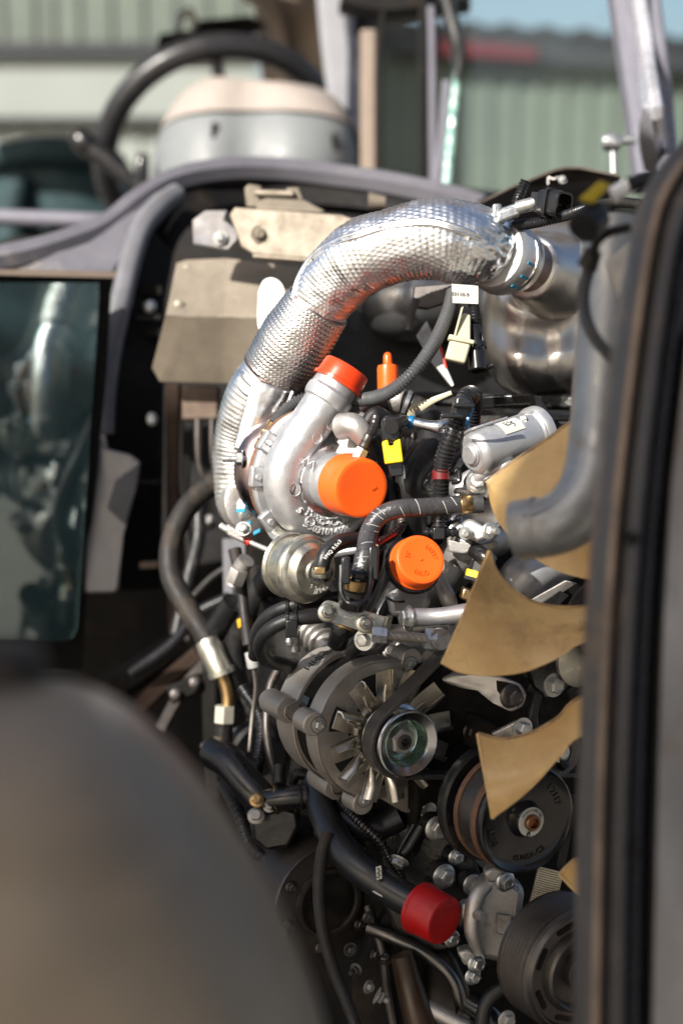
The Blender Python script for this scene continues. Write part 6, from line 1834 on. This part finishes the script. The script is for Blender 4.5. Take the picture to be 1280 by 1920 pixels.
b_ = B().tube(pts((1146, 560, 1.21), (1136, 700, 1.20), (1128, 820, 1.19), (1112, 910, 1.18), (1076, 962, 1.175), (1036, 985, 1.175), (1010, 989, 1.179)), S(60, 1.2), 8, 10)
part('weld_seam', B().tube([b_.path[k] + (-FW * .70 - RX * .60 + UP * .38).normalized() * (b_.radii[k] * 1.0) for k in range(0, len(b_.path), 2)], .0011, 6, 2), galv, el)
rs = thing('radiator_shroud', 'dark radiator shroud with a rubber edge seal along the right side', 'shroud', tuple(P(1180, 1100, 0.95)))
path = [(1330, 250, 0.99), (1282, 300, 0.985), (1240, 372, 0.98), (1216, 470, 0.975), (1196, 600, 0.97), (1178, 740, 0.965), (1160, 900, 0.96), (1146, 1060, 0.955), (1136, 1220, 0.95), (1128, 1400, 0.945), (1122, 1600, 0.94), (1116, 1960, 0.93)]
pw = pts(*path)


def band(x0, x1, d0, d1, mat, name, rnd=0.0):
    """one moulded ridge of the seal: x0..x1 pixels right of the path, d0..d1 metres behind its front"""
    k = .95 / FPX
    a0, a1 = x0 * k, x1 * k
    m = (a0 + a1) / 2
    h = (a1 - a0) / 2
    prof = [(m + math.cos(R(q)) * h, (d0 + d1) / 2 - math.sin(R(q)) * (d1 - d0) / 2) for q in range(0, 360, 30)]
    # sweep normal points to the right of travel (down the picture) -> flip so that positive is right
    tst = (pw[3] - pw[2]).normalized().cross(FW)
    if tst.dot(RX) < 0:
        prof = [(-a, b_) for a, b_ in prof]
    return part(name, B().sweep(pw, prof, 8), mat, rs, angle=50)


band(-30, 26, .004, .045, sealm, 'edge_lip')
band(-6, 10, .000, .012, tanline, 'dust_ridge')
band(16, 62, -.004, .05, sealm, 'bulb')
band(56, 92, .008, .05, M('blue black seal', (0.045, 0.047, 0.058), 0.1, 0.30, var=.3), 'bulb')
band(86, 120, .016, .06, blackin, 'groove_lip')
b = B()
path2 = [(1330, 420, 1.0), (1292, 470, 0.99), (1268, 600, 0.985), (1254, 800, 0.98), (1240, 1060, 0.97), (1228, 1300, 0.965), (1220, 1600, 0.955), (1212, 1960, 0.945)]
rws = []
for p_ in catmull(pts(*path2), 8):
    rws.append([p_ + FW * .012, p_ + RX * .004 + FW * .004, p_ + RX * .12 - FW * .01, p_ + RX * .12 + FW * .03, p_ + FW * .03])
part('side_panel', b.rows(rws), shroudm, rs, angle=50)
part('inner_channel', B().sweep(pts(*[(x - 26, y, d + .03) for x, y, d in path2]), [(-.012, 0), (.012, 0), (.012, .01), (-.012, .01)], 6), blackin, rs)
for x, y in ((1180, 1010), (1178, 1600)):
    part('clip_hole', B().lathe(P(x + 6, y, .94), -FW, [(-.01, .004), (0, .004), (.001, 0)], 14), soot, rs)

cn = thing('relay_plug', 'dark grey plug with yellow tab and white sleeve before the canister', 'connector', tuple(P(1110, 400, 1.10)))
pxa = (P(1140, 376, 1.10) - P(1094, 424, 1.08)).normalized()
part('cup', B().lathe(P(1092, 428, 1.08), pxa, [(0, 0), (0, S(30, 1.1)), (.003, S(32, 1.1)), (.016, S(32, 1.1)), (.018, S(26, 1.1)), (.024, S(18, 1.1)), (.024, 0)], 36), rubber, cn)
part('yellow_tab', B().slab(pts((1086, 372, 1.07), (1124, 338, 1.075), (1146, 346, 1.08), (1112, 382, 1.075)), FW * .006), M('dusty yellow tab', (0.62, 0.46, 0.03), 0, 0.5, var=.2), cn, 0.001)
part('sleeve', B().tube(pts((1148, 366, 1.1), (1182, 344, 1.1)), [S(16, 1.1), S(14, 1.1)], 18, 2), white, cn)
part('boot', B().tube(pts((1176, 348, 1.1), (1216, 334, 1.1), (1240, 326, 1.1)), [S(16, 1.1), S(12, 1.1), S(10, 1.1)], 16, 4), rubber, cn)
part('cable', B().tube(pts((1108, 480, 1.11), (1118, 454, 1.10), (1140, 436, 1.10), (1180, 426, 1.10)), S(9, 1.1), 14, 6), rubberd, cn)
part('sleeve_joint', B().tube(pts((1100, 500, 1.115), (1112, 470, 1.11)), [S(20, 1.1), S(16, 1.1)], 18, 3), rubberd, cn)
h = hose('corrugated_lead', 'grey corrugated lead curling down behind the rubber seal', 'cable', [(1108, 492, 1.12), (1094, 540, 1.12), (1096, 590, 1.12), (1112, 630, 1.12), (1140, 664, 1.12), (1175, 690, 1.12)], 12, greycond, 16, ring=lambda s, th, r: .0006 * math.cos(2 * math.pi * s / .0030), step=.0006)
part('bracket', B().slab(pts((1136, 490, 1.14), (1180, 450, 1.13), (1190, 500, 1.13), (1158, 560, 1.14), (1150, 540, 1.14)), FW * .006), castd, h, 0.001)
h = hose('conduit_stub', 'short black ribbed conduit end above the silver clamp', 'conduit', [(984, 340, 1.53), (976, 360, 1.53), (966, 384, 1.53)], 9, conduit, 16, ring=rg, step=.0005)
h = hose('conduit', 'black ribbed conduit lying from the silver clamp to the right', 'conduit', [(964, 424, 1.50), (1010, 416, 1.48), (1060, 404, 1.46), (1110, 388, 1.42), (1150, 380, 1.36), (1205, 384, 1.30)], 9, conduit, 16, ring=rg, step=.0006)
sk2 = thing('sensor_socket', 'open black rectangular connector socket above the canister', 'connector', tuple(P(1042, 382, 1.46)))
kx, ky = (P(1074, 372, 1.455) - P(1020, 368, 1.475)).normalized(), None
sn = (RX * .72 - FW * .66 - UP * .20).normalized()
sy_ = (UP - sn * UP.dot(sn)).normalized()
sx_ = sy_.cross(sn)
so = P(1054, 384, 1.46)
ro = [(math.copysign(abs(math.cos(R(q))) ** .45, math.cos(R(q))), math.copysign(abs(math.sin(R(q))) ** .45, math.sin(R(q)))) for q in range(0, 360, 12)]
rows = []
for a_, k_ in ((-.022, .85), (-.020, .95), (0, 1.0), (.002, .98), (.002, .80), (-.016, .76)):
    rows.append([so + sn * a_ + sx_ * (x * S(26) * k_) + sy_ * (y * S(25) * k_) for x, y in ro])
part('shell', B().rows(rows), gloss, sk2)
part('flange', B().rows([[so + sn * a_ + sx_ * (x * S(30) * k_) + sy_ * (y * S(29) * k_) for x, y in ro] for a_, k_ in ((-.013, .9), (-.013, 1), (-.009, 1), (-.009, .9))]), gloss, sk2)
part('back', B().box(so - sn * .024, sn * .006, sx_ * S(18), sy_ * S(18)), conduit, sk2, 0.001)
for i in (-1, 0, 1):
    part('pin', B().tube([so - sn * .015 + sx_ * (i * S(9)), so - sn * .005 + sx_ * (i * S(9))], S(2), 8, 1), brass, sk2)

# big blurred tank in the near left corner
tk = thing('fuel_tank', 'big taupe plastic tank with rounded shoulder filling the near left corner', 'tank', tuple(P(150, 1700, 0.62)))
sil = [(-220, 1330), (-120, 1292), (-20, 1274), (80, 1272), (170, 1290), (250, 1334), (320, 1398), (390, 1478), (450, 1566), (506, 1666), (556, 1780), (600, 1900), (640, 2060)]
spx = [c.xy for c in catmull([V((x, y, 0)) for x, y in sil], 8)]
cx0, cy0 = 40, 2150
rows = []
for k in range(0, 15):
    t_ = k / 14
    ang = t_ * math.pi / 2
    sc_ = math.cos(ang) ** 0.55 if k < 14 else 0.02
    dd = 0.66 - 0.13 * math.sin(ang) ** 0.8
    row = []
    for x, y in spx:
        row.append(P(cx0 + (x - cx0) * sc_, cy0 + (y - cy0) * sc_, dd))
    rows.append(row)
back = [[P(x, y, d_) for x, y in spx] for d_ in (0.80, 0.70)]
part('shell', B().rows(back + rows, False), tankm, tk, angle=80)
tkc = part('cap', B().lathe(P(0, 1296, 0.63), UP - FW * .15, [(-.004, 0), (-.004, S(84, .63)), (.004, S(90, .63)), (.010, S(90, .63)), (.016, S(84, .63)), (.018, S(72, .63)), (.018, 0)], 48), rubberd, tk)
# ------------------------------------------------------------------ the crowd of lines, looms and brackets in the gaps
oilsteel = M('oily steel line', (0.16, 0.15, 0.14), 0.9, 0.36, var=.3)
hose('oil_line', 'slim steel oil line bending down left of the alternator barrel', 'pipe', [(530, 1240, 1.64), (506, 1290, 1.64), (500, 1370, 1.63), (516, 1450, 1.62), (540, 1490, 1.62)], 8, darksteel, 14)
hose('oil_line', 'thin dark line crossing level behind the steel hose nut', 'pipe', [(380, 1400, 1.78), (440, 1372, 1.76), (500, 1352, 1.74), (560, 1360, 1.72)], 7, darksteel, 12)
hose('loom_branch', 'black ribbed loom dropping between hose nut and alternator', 'wiring', [(455, 1290, 1.68), (490, 1350, 1.66), (486, 1420, 1.64), (470, 1480, 1.62)], 10, conduit, 14, ring=ring_c, step=.0008)
hose('heater_hose', 'broad dull black hose behind the sensor cable', 'hose', [(520, 1060, 1.68), (470, 1130, 1.70), (440, 1210, 1.72), (448, 1290, 1.72), (500, 1350, 1.72)], 22, rubber, 20)
hose('loom_branch', 'glossy loom passing under the black elbow tube', 'wiring', [(420, 1470, 1.66), (450, 1530, 1.62), (470, 1590, 1.60), (520, 1620, 1.58)], 11, conduit, 14, ring=ring_c, step=.0008)
for k in range(3):
    x = 772 + 20 * k
    hose('injector_pipe', ('left', 'middle', 'right')[k] + ' of three bright bent steel lines under the throttle motor', 'pipe', [(x + 70, 850, 1.53), (x + 50, 868, 1.515), (x + 36, 900, 1.51), (x + 34, 940, 1.52), (x + 30, 980, 1.53)], 6, castd if k != 1 else oilsteel, 12, group='injector lines under the motor')
bk = thing('loom_bracket', 'bare alloy bracket between the fat hose and the wiring conduit', 'bracket', tuple(P(800, 900, 1.52)))
part('plate', B().slab(pts((778, 890, 1.52), (836, 880, 1.51), (846, 905, 1.51), (842, 950, 1.52), (800, 962, 1.52), (786, 940, 1.52)), FW * .012), castd, bk, 0.003)
bolt(bk, P(806, 914, 1.515), -FW + UP * .2, S(12), 'flange', zincw)
part('spring', B().tube(pts((700, 812, 1.53), (740, 830, 1.52), (800, 838, 1.52)), S(12), 14, 5, rf=lambda s, th, r: .0012 * math.cos(2 * math.pi * s / .0044), step=.0006), castd, bk)
eg = thing('gas_cooler', 'dusty brown metal cooler end behind the yellow connector', 'cooler', tuple(P(740, 860, 1.56)))
part('shell', B().slab(pts((690, 806, 1.56), (790, 800, 1.55), (800, 900, 1.55), (780, 960, 1.56), (700, 950, 1.57)), FW * .05), M('tan dusty casting', (0.30, 0.24, 0.18), .6, .5, var=.4, nscale=24), eg, 0.006)
part('rib', B().box(P(748, 842, 1.548), UP * S(30), RX * S(3), FW * .004), castd, eg, 0.001)
part('rib', B().box(P(772, 842, 1.546), UP * S(34), RX * S(3), FW * .004), castd, eg, 0.001)
bolt(eg, P(704, 900, 1.555), -FW, S(11), 'flange', zincw)
# under the filler neck
hose('bypass_hose', 'black hose slanting behind the zinc hose bracket', 'hose', [(742, 1100, 1.47), (720, 1140, 1.46), (690, 1190, 1.46), (650, 1222, 1.47)], 17, rubber, 18)
hose('bypass_hose', 'short dull hose tucked between actuator can and hose bracket', 'hose', [(560, 1110, 1.52), (610, 1120, 1.50), (650, 1160, 1.50), (700, 1200, 1.50)], 15, rubber, 18)
hm = thing('head_casting', 'dull alloy casting with studs behind the adjuster bolt', 'casting', tuple(P(760, 1225, 1.52)))
part('body', B().slab(pts((640, 1215, 1.54), (700, 1196, 1.53), (830, 1200, 1.51), (870, 1225, 1.50), (860, 1262, 1.51), (700, 1262, 1.53)), FW * .04), castd, hm, 0.006)
for x, y in ((730, 1222), (790, 1228), (846, 1226)):
    bolt(hm, P(x, y, 1.51), -FW + UP * .3, S(11), 'flange', darksteel)
part('pipe', B().tube(pts((640, 1236, 1.53), (720, 1244, 1.515), (800, 1250, 1.50)), S(10), 14, 5), darksteel, hm)
# right, behind the blades
id_ = thing('idler_pulley', 'small dark idler pulley in shade between the lower blades', 'pulley', tuple(P(1040, 1420, 1.46)))
part('wheel', B().lathe(P(1046, 1410, 1.46), A, [(-.02, 0), (-.02, S(46)), (-.017, S(50)), (.0, S(50)), (.003, S(46)), (.001, S(30)), (.004, S(16)), (.004, 0)], 48), darksteel, id_)
bolt(id_, P(1046, 1410, 1.46) + A * .004, A, S(12), 'washer', zinc)
hose('serpentine_run', 'black belt strand running down behind the lower fan blade', 'belt', [(1010, 1290, 1.46), (1000, 1360, 1.46), (1060, 1440, 1.46)], 10, rubber, 12)
tr = thing('belt_tensioner', 'black tensioner housing in shade right of the alternator pulley', 'tensioner', tuple(P(880, 1360, 1.50)))
part('drum', B().lathe(P(880, 1370, 1.51), A, [(-.02, 0), (-.02, S(56)), (0, S(58)), (.004, S(54)), (.004, S(40)), (.008, S(36)), (.008, 0)], 48), blackp, tr)
part('arm', B().slab(pts((870, 1330, 1.495), (930, 1360, 1.48), (950, 1400, 1.48), (920, 1420, 1.48), (866, 1400, 1.495)), FW * .015), soot, tr, 0.003)
bolt(tr, P(880, 1370, 1.50) + A * .002, A, S(13), 'flange', darksteel)
# bottom of the bay
hose('loom_branch', 'thin loom with clips following the water tube', 'wiring', [(640, 1500, 1.50), (668, 1536, 1.48), (706, 1570, 1.47), (726, 1600, 1.47), (756, 1650, 1.46)], 7, conduit, 12, ring=ring_c, step=.0008)
hose('return_pipe', 'dull steel pipe sweeping under the lower red cap', 'pipe', [(690, 1740, 1.50), (740, 1760, 1.49), (800, 1790, 1.485), (850, 1840, 1.48), (870, 1920, 1.48)], 12, oilsteel, 16)
hose('dipstick_tube', 'slim dark tube rising beside the round drum', 'tube', [(740, 1940, 1.50), (726, 1860, 1.50), (716, 1780, 1.50), (690, 1700, 1.52)], 9, darksteel, 14)
hose('return_hose', 'dark hose curling in the lowest corner left of the crank pulley', 'hose', [(900, 1940, 1.44), (912, 1880, 1.44), (950, 1850, 1.44), (990, 1870, 1.44)], 14, rubber, 16)
mb = thing('mount_casting', 'brown oily cast engine mount below the lower red cap', 'mount', tuple(P(800, 1830, 1.52)))
part('body', B().slab(pts((756, 1772, 1.52), (800, 1760, 1.51), (850, 1790, 1.50), (880, 1860, 1.50), (880, 1960, 1.50), (770, 1960, 1.52), (748, 1850, 1.52)), FW * .05), M('brown oily mount', (0.030, 0.018, 0.010), 0.2, 0.38, var=.5, nscale=16), mb, 0.008)
part('bore', B().lathe(P(790, 1806, 1.512), A, [(-.004, S(20)), (.004, S(22)), (.006, S(18)), (.002, S(14)), (.002, 0)], 28), darksteel, mb)
part('rib', B().tube(pts((760, 1790, 1.51), (764, 1850, 1.505), (790, 1940, 1.50)), S(8), 12, 5), darksteel, mb)
bk = thing('pipe_clip', 'small steel clip and bolt on the black water tube', 'clip', tuple(P(690, 1660, 1.44)))
part('band', B().tube(pts((694, 1664, 1.45), (702, 1672, 1.44), (724, 1684, 1.436), (732, 1690, 1.44)), S(3), 8, 5), castd, bk)
for x, y, d, r in ((640, 1540, 1.56, 9), (600, 1560, 1.58, 9), (676, 1590, 1.55, 8), (700, 1530, 1.53, 9), (740, 1570, 1.50, 8), (900, 1440, 1.5, 10), (868, 1470, 1.5, 9), (1000, 1290, 1.48, 10), (560, 1620, 1.58, 10), (690, 1720, 1.5, 9)):
    bolt(eng, P(x, y, d), A + Z * random.uniform(-.3, .3), S(r, d), 'flange', darksteel)
for k, (x, y, d, a_, b_) in enumerate(((650, 1560, 1.60, .030, .018), (690, 1500, 1.60, .024, .03), (560, 1660, 1.64, .03, .02), (870, 1450, 1.56, .028, .02), (1030, 1330, 1.55, .05, .03), (930, 1560, 1.52, .03, .05), (480, 1400, 1.72, .02, .04), (540, 1330, 1.72, .03, .03))):
    part('cast_boss', B().lathe(P(x, y, d), (A + Z * .2 * (k % 3 - 1)).normalized(), [(-.02, 0), (-.02, a_), (0, a_ * .94), (.006, b_ * .8), (.012, b_ * .75), (.012, 0)], 28), (blackp, soot, darksteel)[k % 3], eng)

# left gap between the cab trim and the pipe
hose('cab_hose', 'black hose rising behind the valve block pipes at left', 'hose', [(330, 1190, 1.92), (352, 1090, 1.93), (372, 1010, 1.94), (376, 940, 1.95), (410, 880, 1.95)], 13, rubber, 16)
hose('cab_hose', 'grey ribbed conduit crossing low behind the steel ferrule', 'conduit', [(250, 1260, 1.93), (320, 1210, 1.9), (372, 1150, 1.88), (430, 1120, 1.86)], 11, conduit, 14, ring=lambda s, th, r: .0008 * math.cos(2 * math.pi * s / .005), step=.001)
hose('cab_hose', 'slim dark pipe running up beside the brown post', 'pipe', [(352, 1200, 1.96), (356, 1060, 1.96), (350, 940, 1.96), (352, 860, 1.96)], 6, darksteel, 12)
bk = thing('wall_bracket', 'dark bracket with two dusty bolts on the bay wall left of the pipe', 'bracket', tuple(P(372, 960, 1.99)))
part('plate', B().slab(pts((340, 930, 1.99), (400, 922, 1.99), (404, 990, 1.99), (360, 1004, 1.99), (342, 990, 1.99)), FW * .01), darksteel, bk, 0.002)
for x, y in ((354, 944), (390, 976)):
    bolt(bk, P(x, y, 1.985), -FW + UP * .2, S(9, 1.98), 'flange', castd)
bk = thing('line_clamp', 'dusty two bolt line clamp low in the bay left of the hose nut', 'clamp', tuple(P(350, 1300, 1.86)))
part('plate', B().slab(pts((310, 1290, 1.86), (372, 1262, 1.86), (386, 1290, 1.86), (324, 1322, 1.86)), FW * .012), soot, bk, 0.002)
for x, y in ((330, 1302), (366, 1280)):
    bolt(bk, P(x, y, 1.855), -FW + UP * .2, S(8, 1.86), 'flange', darksteel)
